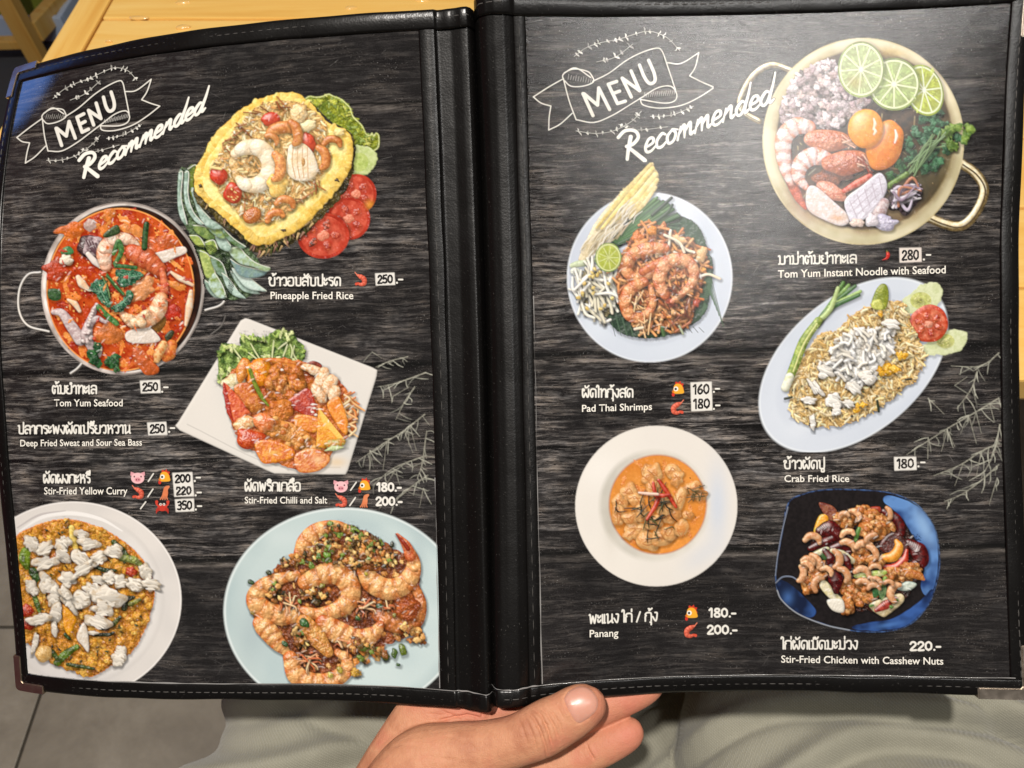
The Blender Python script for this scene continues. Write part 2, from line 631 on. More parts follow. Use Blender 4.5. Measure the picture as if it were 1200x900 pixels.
def stitch_line(side, a, b, n, hfn):
    for i in range(n):
        t0 = (i + 0.12) / n
        t1 = (i + 0.78) / n
        for k in range(1):
            pts = []
            for tt in np.linspace(t0, t1, 4):
                u = a[0] + (b[0] - a[0]) * tt
                v = a[1] + (b[1] - a[1]) * tt
                dip = 0.22 * (1 - math.sin(math.pi * (tt - t0) / (t1 - t0)))
                pts.append((u, v, dip))
            du, dv = b[0] - a[0], b[1] - a[1]
            L = math.hypot(du, dv)
            nu, nv = -dv / L * 0.20, du / L * 0.20
            base = len(SV)
            jit = random.uniform(-0.12, 0.12)
            for (u, v, dip) in pts:
                for (k2, hh) in ((-1, 0.1), (0, -0.22), (1, 0.1)):
                    p = sheet(side, u + nu * (k2 + jit), v + nv * (k2 + jit), hfn(u) + dip + hh)
                    SV.append(to_local(p))
            for r in range(3):
                for c in range(2):
                    q = base + r * 3 + c
                    SF.append((q, q + 1, q + 4, q + 3))


random.seed(8)
stitch_line('L', (-2, -4.6), (233, -4.6), 58, lambda u: float(hgt('L', u)) - 1.0)
stitch_line('L', (-2, 300.6), (233, 300.6), 58, lambda u: float(hgt('L', u)) - 1.0)
stitch_line('R', (-21, -4.6), (214, -4.6), 58, lambda u: float(hgt('R', u)) - 1.0)
stitch_line('R', (-21, 300.6), (214, 300.6), 58, lambda u: float(hgt('R', u)) - 1.0)
stitch_line('L', (-3.2, 0), (-3.2, 297), 66, lambda u: -0.95)
stitch_line('R', (214.3, 0), (214.3, 297), 66, lambda u: -0.95)
stitch_line('L', (213.6, 3), (213.6, 295), 40, lambda u: -0.80)
stitch_line('R', (-2.6, 3), (-2.6, 295), 40, lambda u: -0.80)
st = link('stitching', mesh_np('stitching', [v for v in SV], SF), M_THREAD, menu)
tag(st, kind='stuff')


# rim of the clear plastic sleeve: a thin pale edge along the sheets' lower ends and spine sides
t = NT('sleeve_plastic')
M_SLEEVE = t.set(Base_Color=srgb(150, 148, 146), Roughness=0.15, Coat_Weight=1.0, Coat_Roughness=0.08, Alpha=0.85)


def sleeve_h(side, us, v, h):
    w = wob(len(us), 0.10, 16, 41)
    k = np.clip(0.20 + wob(len(us), 0.10, 22, 43), 0.06, 0.4)
    P = np.stack([sheet(side, us, v + w - k, hgt(side, us) + h), sheet(side, us, v + w, hgt(side, us) + h - 0.25), sheet(side, us, v + w + k, hgt(side, us) + h)], 1)
    return strip('sleeve_rim', P, M_SLEEVE)


def sleeve_v(side, u, vs, h):
    w = wob(len(vs), 0.08, 9, 47)
    k = np.clip(0.13 + wob(len(vs), 0.08, 12, 49), 0.03, 0.3)
    P = np.stack([sheet(side, u + w - k, vs, h), sheet(side, u + w, vs, h - 0.2), sheet(side, u + w + k, vs, h)], 1)
    return strip('sleeve_rim', P, M_SLEEVE)


sleeve_h('L', usL[4:], 296.5, -0.72)
sleeve_h('R', usR[:-3], 296.5, -0.72)
sleeve_v('L', 209.3, np.linspace(200, 296, 60), -0.25)
sleeve_v('R', 0.75, np.linspace(120, 296, 70), -0.25)


# nickel corner clips: an L of folded metal round each outer corner
def corner(side, cu, cv, su, sv, arm, wide):
    """cu, cv: corner of the cover; su, sv: directions inward"""
    hF, hB = -1.75, 4.6
    pts2 = [(0, 0), (arm, 0), (arm, wide), (wide, wide), (wide, arm), (0, arm)]
    # rounded outer corner
    ring = []
    r = 2.6
    for k in range(7):
        a = math.radians(90 * k / 6)
        ring.append((r - r * math.sin(a), r - r * math.cos(a)))
    ring = ring[::-1]
    outline = ring + [(arm * 0.5, 0), (arm, 0), (arm, wide), (arm * 0.6, wide), (wide + 0.8, wide), (wide, wide + 0.8), (wide, arm * 0.6), (wide, arm), (0, arm), (0, arm * 0.5)]
    n = len(outline)
    ox, oy = -0.9, -0.9
    V = []
    for (a, h) in (((0.0), hF), ((0.0), hB)):
        for (x, y) in outline:
            p = sheet(side, cu + su * (x + ox), cv + sv * (y + oy), h)
            V.append(to_local(p))
    F = [tuple(range(n)), tuple(range(2 * n - 1, n - 1, -1))]
    for i in range(n):
        j = (i + 1) % n
        F.append((i, j, n + j, n + i))
    me = mesh_np('corner_clip', V, F)
    bm = bmesh.new(); bm.from_mesh(me)
    bmesh.ops.recalc_face_normals(bm, faces=bm.faces[:])
    es = [e for e in bm.edges if len(e.link_faces) == 2 and e.calc_face_angle() > 0.9 and e.calc_length() < 0.02]
    bmesh.ops.bevel(bm, geom=es, offset=0.00045, segments=2, affect='EDGES')
    bm.to_mesh(me); bm.free()
    return link('corner_clip', me, M_NICKEL, menu, False)


corner('L', UL0 - 0.4, VT - 0.6, 1, 1, 18, 4.6)
corner('L', UL0 - 0.4, VB + 0.6, 1, -1, 18, 4.6)
corner('R', UR1 + 0.4, VT - 0.6, -1, 1, 24, 5.2)
corner('R', UR1 + 0.4, VB + 0.6, -1, -1, 24, 5.2)


# ---------------------------------------------------------------- printed sheets
def wood_nodes(t):
    """dark weathered boards printed behind the dishes; uv in units of 100 mm"""
    uv = t.n('ShaderNodeUVMap'); uv.uv_map = 'sheet'
    def mp(sx, sy, lx=0.0, ly=0.0):
        m = t.n('ShaderNodeMapping')
        m.inputs['Scale'].default_value = (sx, sy, 1)
        m.inputs['Location'].default_value = (lx, ly, 0)
        t.l(uv.outputs['UV'], m.inputs['Vector'])
        return m.outputs['Vector']
    sep = t.n('ShaderNodeSeparateXYZ'); t.l(uv.outputs['UV'], sep.inputs[0])
    U, V = sep.outputs[0], sep.outputs[1]
    warp = t.noise(mp(1.1, 2.4, 3, 3), 2.0, 3, 0.5)
    wv = t.math('ADD', V, t.math('MULTIPLY', t.math('SUBTRACT', warp, 0.5), 0.05))
    cmb = t.n('ShaderNodeCombineXYZ'); t.l(U, cmb.inputs[0]); t.l(wv, cmb.inputs[1])
    def wp(sx, sy, lx=0.0, ly=0.0):
        m = t.n('ShaderNodeMapping')
        m.inputs['Scale'].default_value = (sx, sy, 1); m.inputs['Location'].default_value = (lx, ly, 0)
        t.l(cmb.outputs[0], m.inputs['Vector'])
        return m.outputs['Vector']
    g1 = t.noise(wp(1.3, 13), 1.6, 6, 0.65, 0.7)          # broad boards of grain
    g2 = t.noise(wp(4.4, 56, 3, 1), 1.0, 9, 0.80, 0.35)    # broken light fibres
    g3 = t.noise(wp(2.6, 36, 8, 4), 1.0, 8, 0.78, 0.35)    # dark cracks
    big = t.noise(mp(1, 1.5, 5.2, 2.6), 1.9, 4, 0.6)      # worn and unworn zones
    grit = t.noise(mp(1, 1), 110, 3, 0.8)
    dust = t.noise(mp(1, 1.4, 4, 4), 240, 2, 0.8)
    blot = t.noise(mp(1, 1.6, 2, 7), 7, 5, 0.7)
    vb = t.math('MULTIPLY', t.math('ADD', t.math('MULTIPLY', t.ramp_f(V, 0.45, 0.80), 0.8), 0.2), t.math('ADD', t.math('MULTIPLY', t.ramp_f(wv, 2.42, 2.34), 0.85), 0.15))
    ub = t.ramp_f(U, 2.2, 1.3)
    zone = t.math('MULTIPLY', t.math('MULTIPLY', vb, t.math('ADD', t.math('MULTIPLY', ub, 0.6), 0.4)), t.ramp_f(big, 0.36, 0.58), True)
    zone = t.math('ADD', t.math('MULTIPLY', zone, 0.92), 0.08)
    c = t.mix(t.ramp_f(big, 0.3, 0.7), (0.0078, 0.0072, 0.0075, 1), (0.0150, 0.0134, 0.0136, 1))
    c = t.mix(t.math('MULTIPLY', t.math('MULTIPLY', t.ramp_f(g1, 0.44, 0.66), zone), 0.75), c, (0.048, 0.043, 0.042, 1))
    warm = t.mix(t.ramp_f(blot, 0.40, 0.62), (0.30, 0.29, 0.29, 1), (0.33, 0.28, 0.24, 1))
    fib = t.math('MULTIPLY', t.ramp_f(g2, 0.47, 0.62), t.ramp_f(blot, 0.33, 0.54))
    c = t.mix(t.math('MULTIPLY', fib, zone, True), c, warm)
    crk = t.math('MULTIPLY', t.ramp_f(g3, 0.50, 0.43), t.math('ADD', t.math('MULTIPLY', zone, 0.8), 0.15))
    c = t.mix(crk, c, (0.0036, 0.0033, 0.0035, 1))
    c = t.mix(t.math('MULTIPLY', t.ramp_f(dust, 0.58, 0.80), 0.28), c, (0.26, 0.25, 0.245, 1))
    # joints between the printed boards
    for (pos, wd) in ((0.30, 0.006), (1.47, 0.013), (2.38, 0.011)):
        wav = t.math('ADD', V, t.math('MULTIPLY', t.math('SUBTRACT', t.noise(mp(1, 0.1, pos, 0), 4, 2), 0.5), 0.035))
        lip = t.math('SUBTRACT', wav, pos + wd * 2.2)
        lipm = t.math('MULTIPLY', t.math('MULTIPLY', t.ramp_f(t.math('ABSOLUTE', lip), 0.030, 0.0), t.ramp_f(g2, 0.42, 0.60)), t.ramp_f(t.noise(mp(1, 0.2, pos, 3), 3, 3), 0.42, 0.62))
        c = t.mix(t.math('MULTIPLY', lipm, 0.7), c, (0.24, 0.21, 0.185, 1))
        d = t.math('ABSOLUTE', t.math('SUBTRACT', wav, pos))
        c = t.mix(t.math('MULTIPLY', t.ramp_f(d, wd * 2.0, wd * 0.4), 0.9), c, (0.005, 0.005, 0.005, 1))
    # chalk dust: small pale specks gathered in patches
    sp = t.math('MULTIPLY', t.ramp_f(grit, 0.60, 0.72), t.ramp_f(blot, 0.46, 0.62))
    c = t.mix(t.math('MULTIPLY', sp, 0.75), c, (0.36, 0.35, 0.34, 1))
    # a few fine scratches
    sv = t.n('ShaderNodeTexVoronoi', feature='DISTANCE_TO_EDGE')
    sv.inputs['Scale'].default_value = 3.4
    t.l(mp(1.0, 2.2, 4, 1), sv.inputs['Vector'])
    cr = t.math('MULTIPLY', t.ramp_f(sv.outputs['Distance'], 0.008, 0.002), t.ramp_f(t.noise(mp(1, 1, 9, 9), 5, 4, 0.7), 0.58, 0.68))
    c = t.mix(t.math('MULTIPLY', cr, 0.30), c, (0.30, 0.29, 0.28, 1))
    return c, mp


def mat_print(name, side, mode):
    t = NT(name)
    c, mp = wood_nodes(t)
    if mode == 'ink':
        at = t.n('ShaderNodeAttribute'); at.attribute_name = 'ink'
        c = t.mix(at.outputs['Alpha'], c, at.outputs['Color'])
    elif mode == 'white':
        c = srgb(226, 222, 212)
    fine = t.noise(mp(1, 1, 1, 1), 150, 3, 0.7)
    mid = t.noise(mp(1, 1, 6, 3), 2.2, 3, 0.5)
    cn = t.bump(fine, 0.16 if side == 'R' else 0.05, 0.0004)
    cn = t.bump(mid, 0.10, 0.004, cn)
    t.set(Roughness=0.7, Specular_IOR_Level=0.0, Coat_Weight=1.0, Coat_Roughness=t.math('ADD', t.math('MULTIPLY', t.ramp_f(t.noise(mp(1.3, 1.0, 2, 5), 3.2, 5, 0.65), 0.5, 0.7), 0.035), 0.07 if side == 'R' else 0.035), Coat_IOR=1.5, Coat_Normal=cn)
    if hasattr(c, 'is_output'):
        t.l(c, t.b.inputs['Base Color'])
    else:
        t.b.inputs['Base Color'].default_value = c
    return t.m


MP = {(s, m): mat_print(f'print_{m}_{s}', s, m) for s in 'LR' for m in ('boards', 'ink', 'white')}


def add_uv(me, uvv):
    lay = me.uv_layers.new(name='sheet')
    li = np.empty(len(me.loops), np.int32)
    me.loops.foreach_get('vertex_index', li)
    lay.data.foreach_set('uv', (uvv[li] / 100.0).astype(np.float32).ravel())


def make_page(side):
    us = np.linspace(0.0 if side == 'L' else -0.4, 210.4 if side == 'L' else 210, 61)
    vs = np.linspace(0, 297, 85)
    U, Vv = np.meshgrid(us, vs)
    P = to_local(sheet(side, U, Vv, 0.1)).reshape(-1, 3)
    me = mesh_np('page', P, grid_faces(*U.shape, flip=True))
    add_uv(me, np.stack([U.ravel(), Vv.ravel()], 1))
    return link('page', me, MP[side, 'boards'], menu)


PAGE = {'L': make_page('L'), 'R': make_page('R')}
PAGE['L']['label'] = 'left laminated page with pineapple rice, tom yum, sweet and sour, curry and prawns'
PAGE['R']['label'] = 'right laminated page with pad thai, noodle pot, crab rice, panang and cashew chicken'
# ================================================================ the reader: hand under the menu, trousers
from mathutils.bvhtree import BVHTree
person = empty('person', (0.05, -0.10, 0.0))
tag(person, 'seated person in grey green trousers pinching the menu spine with one hand', 'person')


def mpt(a, b, z):
    """a point of the menu's axes: a, b image pixels, z mm depth from the camera"""
    return np.array([(a - 600) / 900 * z, (b - 450) / 900 * z, z - 350.0])


def mworld(P):
    return to_local(np.asarray(P, float)) + np.array(MENU_O)


def limb(bm, secs, nseg=28, off=None):
    """closed tube of elliptic sections (a, b, z, half width mm, half thickness mm)"""
    secs = np.array(secs, float)
    t = np.linspace(0, 1, len(secs)); tt = np.linspace(0, 1, len(secs) * 6)
    S = smooth_np(secs, 6)
    C = np.array([mpt(s[0], s[1], s[2]) for s in S])
    T = np.gradient(C, axis=0); T /= np.linalg.norm(T, axis=1, keepdims=True)
    rings = []
    for c, d, s in zip(C, T, S):
        w = np.cross(d, np.array([0, 0, 1.0])); w /= np.linalg.norm(w)
        n = np.cross(w, d)
        ring = []
        for k in range(nseg):
            a = 2 * math.pi * k / nseg
            p = c + w * math.cos(a) * s[3] + n * math.sin(a) * s[4]
            ring.append(bm.verts.new(mworld(p)))
        rings.append(ring)
    for r0, r1 in zip(rings[:-1], rings[1:]):
        for k in range(nseg):
            bm.faces.new((r0[k], r0[(k + 1) % nseg], r1[(k + 1) % nseg], r1[k]))
    bm.faces.new(rings[0][::-1]); bm.faces.new(rings[-1])


def smooth_np(p, n, lo=0.4):
    q = np.concatenate([2 * p[:1] - p[1:2], p, 2 * p[-1:] - p[-2:-1]])
    out = []
    for i in range(1, len(q) - 2):
        a, b, c, d = q[i - 1], q[i], q[i + 1], q[i + 2]
        for t in np.arange(n) / n:
            out.append(0.5 * (2 * b + (c - a) * t + (2 * a - 5 * b + 4 * c - d) * t * t + (3 * b - a - 3 * c + d) * t ** 3))
    out.append(p[-1])
    out = np.array(out)
    out[:, 3:5] = np.maximum(out[:, 3:5], lo)
    return out


def fuse(name, bm, voxel, smooth_it, mat, parent):
    """one continuous skin out of overlapping closed tubes"""
    bmesh.ops.recalc_face_normals(bm, faces=bm.faces[:])
    me = bpy.data.meshes.new(name); bm.to_mesh(me); bm.free()
    tmp = bpy.data.objects.new('tmp', me); col.objects.link(tmp)
    md = tmp.modifiers.new('r', 'REMESH'); md.mode = 'VOXEL'; md.voxel_size = voxel
    sm = tmp.modifiers.new('s', 'SMOOTH'); sm.factor = 0.5; sm.iterations = smooth_it
    dg = bpy.context.evaluated_depsgraph_get()
    out = bpy.data.meshes.new_from_object(tmp.evaluated_get(dg))
    bpy.data.objects.remove(tmp)
    out.name = name
    o = link(name, out, mat, parent)
    return o


def mat_skin():
    t = NT('skin')
    v = t.coord('Object')
    m = t.noise(v, 45, 4, 0.6)
    f = t.noise(v, 260, 4, 0.65)
    vo = t.n('ShaderNodeTexVoronoi', feature='DISTANCE_TO_EDGE'); vo.inputs['Scale'].default_value = 900
    t.l(v, vo.inputs['Vector'])
    c = t.ramp(m, [(0.32, srgb(176, 118, 90)), (0.5, srgb(204, 148, 114)), (0.68, srgb(200, 130, 104))])
    at = t.n('ShaderNodeAttribute'); at.attribute_name = 'flush'
    c = t.mix(t.math('MULTIPLY', at.outputs['Fac'], 0.65), c, srgb(206, 122, 104))
    c = t.mix(t.math('MULTIPLY', f, 0.40), c, srgb(164, 98, 70))
    ln_ = t.noise(t.coord('Object', (900, 260, 500), (0.3, 0.2, 0.6)), 1.0, 4, 0.65)
    n = t.bump(vo.outputs['Distance'], 0.40, 0.0005)
    n = t.bump(f, 0.40, 0.0009, n)
    n = t.bump(ln_, 0.25, 0.0006, n)
    return t.set(Base_Color=c, Roughness=0.58, Subsurface_Weight=0.06, Subsurface_Radius=(0.004, 0.0016, 0.0008), Subsurface_Scale=0.6, Specular_IOR_Level=0.3, Normal=n)


M_SKIN = mat_skin()
t = NT('nail')
v = t.coord('Object')
M_NAIL = t.set(Base_Color=t.mix(t.noise(v, 160, 3), srgb(196, 138, 118), srgb(212, 158, 138)), Roughness=0.36, Subsurface_Weight=0.2, Subsurface_Scale=0.4,
               Subsurface_Radius=(0.003, 0.0012, 0.0008), Coat_Weight=0.15, Coat_Roughness=0.25)

bm = bmesh.new()
THUMB = [(703, 811, 337.5, 2.5, 2.0), (698, 816, 337.6, 6.8, 5.4), (690, 822.5, 337.8, 9.2, 7.0), (677, 831, 338, 10.6, 7.8), (661, 841, 338.5, 11.2, 8.4), (644, 850, 339, 11.9, 9.2), (628, 858.5, 339.5, 11.8, 9.6),
         (604, 868, 341.5, 11.2, 9.6), (572, 877, 345, 12.4, 10.6), (536, 888, 349, 16.5, 13), (505, 906, 352, 23, 16), (478, 950, 353, 27, 18), (440, 1020, 352, 29, 20), (400, 1090, 352, 30, 22)]
limb(bm, THUMB)
limb(bm, [(436, 1020, 362, 30, 18), (476, 940, 366, 29, 15), (508, 890, 368, 29.5, 13), (540, 850, 369, 31, 11.5), (572, 815, 369, 33, 10.5), (600, 780, 369, 33, 10), (618, 755, 369, 30, 9)])
limb(bm, [(560, 910, 371, 10, 10), (610, 906, 370, 9.8, 9.6), (650, 895, 368, 9.4, 9.2), (688, 882, 366, 9.3, 9.0), (718, 868, 364, 8.9, 8.4), (738, 858, 362.5, 7.6, 7.0), (748, 853, 362, 5.0, 4.6), (752, 851, 362, 2, 2)])
limb(bm, [(540, 880, 371, 10, 10), (600, 866, 369, 9.8, 9.8), (660, 845, 367, 9.4, 9.4), (712, 824, 365.5, 9.0, 8.8), (748, 810, 364.5, 8.0, 7.6), (768, 802, 364, 5.6, 5.4), (776, 799, 364, 2.2, 2)])
limb(bm, [(540, 858, 370, 10, 10), (590, 834, 366.5, 9.6, 9.4), (640, 806, 365.5, 9.2, 9.0), (690, 784, 365, 8.6, 8.2), (716, 772, 364.5, 7, 6.6), (728, 767, 364, 2.4, 2)])
limb(bm, [(545, 830, 370, 10, 9.5), (585, 800, 366, 8.8, 8.6), (620, 774, 365, 8, 7.8), (650, 756, 364.5, 6.6, 6.2), (660, 750, 364, 2.2, 2)])
hand = fuse('hand', bm, 0.00055, 7, M_SKIN, None)
hand['label'] = 'hand with its thumb lying over the bottom rim of the menu'
me = hand.data
nv = len(me.vertices)
co = np.empty(nv * 3, np.float32); me.vertices.foreach_get('co', co); co = co.reshape(-1, 3).astype(float)
no = np.empty(nv * 3, np.float32); me.vertices.foreach_get('normal', no); no = no.reshape(-1, 3).astype(float)
rel = (co - np.array(MENU_O)) * 1000
mx, my, mz = rel @ AX_R, rel @ AX_D, rel @ AX_A
za = mz + 350
pa, pb = 600 + 900 * mx / za, 450 + 900 * my / za       # image pixel position of each skin point
front = np.clip(-(no @ AX_A), 0, 1)


def polydist(pts):
    d = np.full(nv, 1e9); tt = np.zeros(nv)
    n = len(pts) - 1
    for i in range(n):
        a = np.array(pts[i], float); e = np.array(pts[i + 1], float) - a
        t = np.clip(((pa - a[0]) * e[0] + (pb - a[1]) * e[1]) / (e @ e), 0, 1)
        q = np.hypot(pa - a[0] - t * e[0], pb - a[1] - t * e[1])
        m = q < d
        d = np.where(m, q, d); tt = np.where(m, (i + t) / n, tt)
    return d, tt


disp = np.zeros(nv)
# knuckle folds of the thumb, palm lines, finger joint crease
CRE = [([(616, 833), (626, 842), (634, 858), (640, 878), (642, 892)], 0.55, 1.5), ([(622, 829), (634, 838), (642, 856), (648, 878)], 0.60, 1.4), ([(629, 828), (641, 836), (650, 852), (656, 872)], 0.45, 1.3),
       ([(637, 826), (648, 836), (656, 850), (660, 864)], 0.35, 1.2), ([(645, 822), (654, 830), (661, 844)], 0.25, 1.2), ([(611, 836), (619, 848), (626, 866), (630, 886)], 0.30, 1.3), ([(604, 838), (612, 852), (618, 872)], 0.20, 1.3),
       ([(632, 846), (645, 850)], 0.25, 1.2), ([(624, 850), (634, 852)], 0.2, 1.1),
       ([(512, 845), (530, 841), (548, 838), (566, 842)], 0.5, 1.6), ([(516, 832), (534, 840), (545, 842)], 0.3, 1.3), ([(500, 836), (516, 838), (534, 836)], 0.2, 1.2), ([(687, 872), (690, 880), (697, 892)], 0.5, 1.5),
       ([(440, 880), (470, 872), (500, 876)], 0.14, 2.4), ([(470, 890), (500, 886), (540, 892)], 0.14, 2.4), ([(520, 862), (545, 868), (560, 880)], 0.14, 2.0),
       ([(565, 841), (566, 834), (562, 826)], 0.5, 1.4), ([(574, 840), (576, 830), (580, 822)], 0.4, 1.4)]
for pts, dep, w in CRE:
    d, tt = polydist(pts)
    fade = np.clip(np.minimum(tt, 1 - tt) * 6, 0.15, 1)
    disp -= 2.0 * dep * np.exp(-(d / (0.85 * w)) ** 2) * fade * front
    disp += dep * 0.28 * np.exp(-((d - 2.6 * w) / (1.5 * w)) ** 2) * fade * front
# nail bed: a shallow groove round the nail
NAIL = [(661, 818), (667, 809), (679, 803.5), (692, 807), (701, 819), (700, 832), (690, 842), (677.5, 848), (669, 838), (663, 826)]
d, tt = polydist(NAIL[-4:] + NAIL[:3])
disp -= 0.35 * np.exp(-(d / 1.4) ** 2) * front
disp += 0.35 * np.exp(-((d - 3.2) / 2.2) ** 2) * front * (pa < 668)
co += no * disp[:, None] / 1000.0
me.vertices.foreach_set('co', co.astype(np.float32).ravel())
fl = np.exp(-((pa - 545) / 45) ** 2 - ((pb - 834) / 11) ** 2) + np.exp(-((pa - 738) / 34) ** 2 - ((pb - 866) / 30) ** 2) + 0.8 * np.exp(-((pa - 745) / 50) ** 2 - ((pb - 818) / 16) ** 2) + 0.5 * np.exp(-((pa - 585) / 25) ** 2 - ((pb - 830) / 9) ** 2)
fl += 0.4 * np.exp(-((pa - 700) / 14) ** 2 - ((pb - 838) / 22) ** 2)
at = me.attributes.new('flush', 'FLOAT', 'POINT'); at.data.foreach_set('value', np.clip(fl, 0, 1).astype(np.float32))
me.update()

# thumb nail: a curved plate lying on the nail bed
bvh = BVHTree.FromPolygons([tuple(v) for v in co], [tuple(p.vertices) for p in me.polygons])
no_ = np.array(smooth_pts(np.array(NAIL, float), True, 6))
cen = no_.mean(0)
V = []; rings = [1.0, 0.93, 0.8, 0.55, 0.28]
dirA = Vector(AX_A)
for r in rings:
    for p in no_:
        q = cen + (p - cen) * r
        o0 = Vector(mworld(mpt(q[0], q[1], 300.0)))
        dr = (Vector(mworld(mpt(q[0], q[1], 345.0))) - o0).normalized()
        hit = bvh.ray_cast(o0, dr)
        h = 0.10 + 0.42 * (1 - r ** 4) if r < 1 else -0.25
        V.append(np.array(hit[0] + hit[1] * (h / 1000)) if hit[0] is not None else mworld(mpt(q[0], q[1], 331.0)))
n = len(no_)
o0 = Vector(mworld(mpt(cen[0], cen[1], 300.0))); hit = bvh.ray_cast(o0, (Vector(mworld(mpt(cen[0], cen[1], 345.0))) - o0).normalized())
V.append(np.array(hit[0] + hit[1] * 0.00052))
F = []
for i in range(len(rings) - 1):
    for k in range(n):
        F.append((i * n + k, i * n + (k + 1) % n, (i + 1) * n + (k + 1) % n, (i + 1) * n + k))
for k in range(n):
    F.append(((len(rings) - 1) * n + k, (len(rings) - 1) * n + (k + 1) % n, len(V) - 1))
nm = mesh_np('thumb_nail', V, F)
bm = bmesh.new(); bm.from_mesh(nm); bmesh.ops.recalc_face_normals(bm, faces=bm.faces[:])
if sum((f.normal.dot(dirA) for f in bm.faces)) > 0: bmesh.ops.reverse_faces(bm, faces=bm.faces[:])
bmesh.ops.smooth_vert(bm, verts=[v for v in bm.verts if not v.is_boundary], factor=0.5)
bm.to_mesh(nm); bm.free()
nail = link('thumb_nail', nm, M_NAIL, hand)
hand.parent = person
hand.matrix_parent_inverse = Matrix.Translation(-person.location)


# ---------------------------------------------------------------- trousers
def mat_cloth():
    t = NT('twill_cloth')
    v = t.coord('Object')
    w1 = t.n('ShaderNodeTexWave', wave_type='BANDS', bands_direction='DIAGONAL')
    w1.inputs['Scale'].default_value = 240; w1.inputs['Distortion'].default_value = 1.2; w1.inputs['Detail'].default_value = 2; w1.inputs['Detail Scale'].default_value = 3
    t.l(v, w1.inputs['Vector'])
    w2 = t.n('ShaderNodeTexWave', wave_type='BANDS', bands_direction='X')
    w2.inputs['Scale'].default_value = 330; w2.inputs['Distortion'].default_value = 0.8; t.l(v, w2.inputs['Vector'])
    n = t.noise(v, 14, 4, 0.6); f = t.noise(v, 700, 3, 0.7)
    c = t.ramp(n, [(0.3, srgb(134, 132, 117)), (0.7, srgb(158, 155, 138))])
    wv = t.math('MULTIPLY', w1.outputs['Fac'], w2.outputs['Fac'])
    c = t.mix(t.math('MULTIPLY', wv, 0.6), c, srgb(186, 183, 167))
    c = t.mix(t.math('MULTIPLY', f, 0.3), c, srgb(112, 110, 96))
    return t.set(Base_Color=c, Roughness=0.9, Sheen_Weight=0.2, Normal=t.bump(t.math('ADD', wv, f), 0.5, 0.0006))


M_CLOTH = mat_cloth()


def leg_tube(bm, secs, nseg=40):
    """sections: x, y, z, rx, rz, tilt"""
    S = smooth_np(np.array(secs, float), 6, 0.004)
    rings = []
    for s in S:
        ring = []
        for k in range(nseg):
            a = 2 * math.pi * k / nseg
            ca, sa = math.cos(a), math.sin(a)
            p = 2.3
            ex = math.copysign(abs(ca) ** (2 / p), ca) * s[3]; ez = math.copysign(abs(sa) ** (2 / p), sa) * s[4]
            ring.append(bm.verts.new((s[0] + ex, s[1] + ez * s[5], s[2] + ez)))
        rings.append(ring)
    for r0, r1 in zip(rings[:-1], rings[1:]):
        for k in range(nseg):
            bm.faces.new((r0[k], r0[(k + 1) % nseg], r1[(k + 1) % nseg], r1[k]))
    bm.faces.new(rings[0][::-1]); bm.faces.new(rings[-1])


bm = bmesh.new()
leg_tube(bm, [(-0.06, -0.22, 0.56, 0.10, 0.09, 0), (-0.105, -0.05, 0.555, 0.095, 0.085, 0), (-0.115, 0.10, 0.552, 0.088, 0.080, 0), (-0.125, 0.26, 0.55, 0.080, 0.074, 0), (-0.13, 0.40, 0.54, 0.068, 0.066, 0.1), (-0.13, 0.44, 0.50, 0.05, 0.05, 0.3)])
leg_tube(bm, [(0.12, -0.22, 0.56, 0.10, 0.09, 0), (0.20, -0.05, 0.556, 0.118, 0.088, 0), (0.240, 0.10, 0.556, 0.122, 0.084, 0), (0.26, 0.26, 0.55, 0.10, 0.076, 0), (0.27, 0.40, 0.54, 0.07, 0.066, 0.1), (0.275, 0.44, 0.50, 0.05, 0.05, 0.3)])
leg_tube(bm, [(0.035, -0.34, 0.58, 0.19, 0.12, 0), (0.035, -0.24, 0.58, 0.19, 0.12, 0), (0.035, -0.14, 0.565, 0.17, 0.10, 0), (0.035, -0.10, 0.55, 0.14, 0.07, 0)])
leg_tube(bm, [(0.05, -0.20, 0.54, 0.16, 0.06, 0), (0.055, 0.0, 0.52, 0.14, 0.05, 0), (0.06, 0.10, 0.50, 0.12, 0.045, 0), (0.065, 0.17, 0.47, 0.10, 0.04, 0)])
for (x, y) in ((-0.13, 0.43), (0.275, 0.43)):
    b2 = []
    leg_tube(bm, [(x, y - 0.02, 0.53, 0.055, 0.012, 0), (x, y - 0.015, 0.50, 0.062, 0.02, 0)])
trousers = fuse('trousers', bm, 0.0028, 10, M_CLOTH, None)
me = trousers.data
sub = trousers  # wrinkles
nv = len(me.vertices)
co = np.empty(nv * 3, np.float32); me.vertices.foreach_get('co', co); co = co.reshape(-1, 3).astype(float)
no = np.empty(nv * 3, np.float32); me.vertices.foreach_get('normal', no); no = no.reshape(-1, 3).astype(float)
x, y, z = co.T
rr = np.random.RandomState(6)
d = np.zeros(nv)
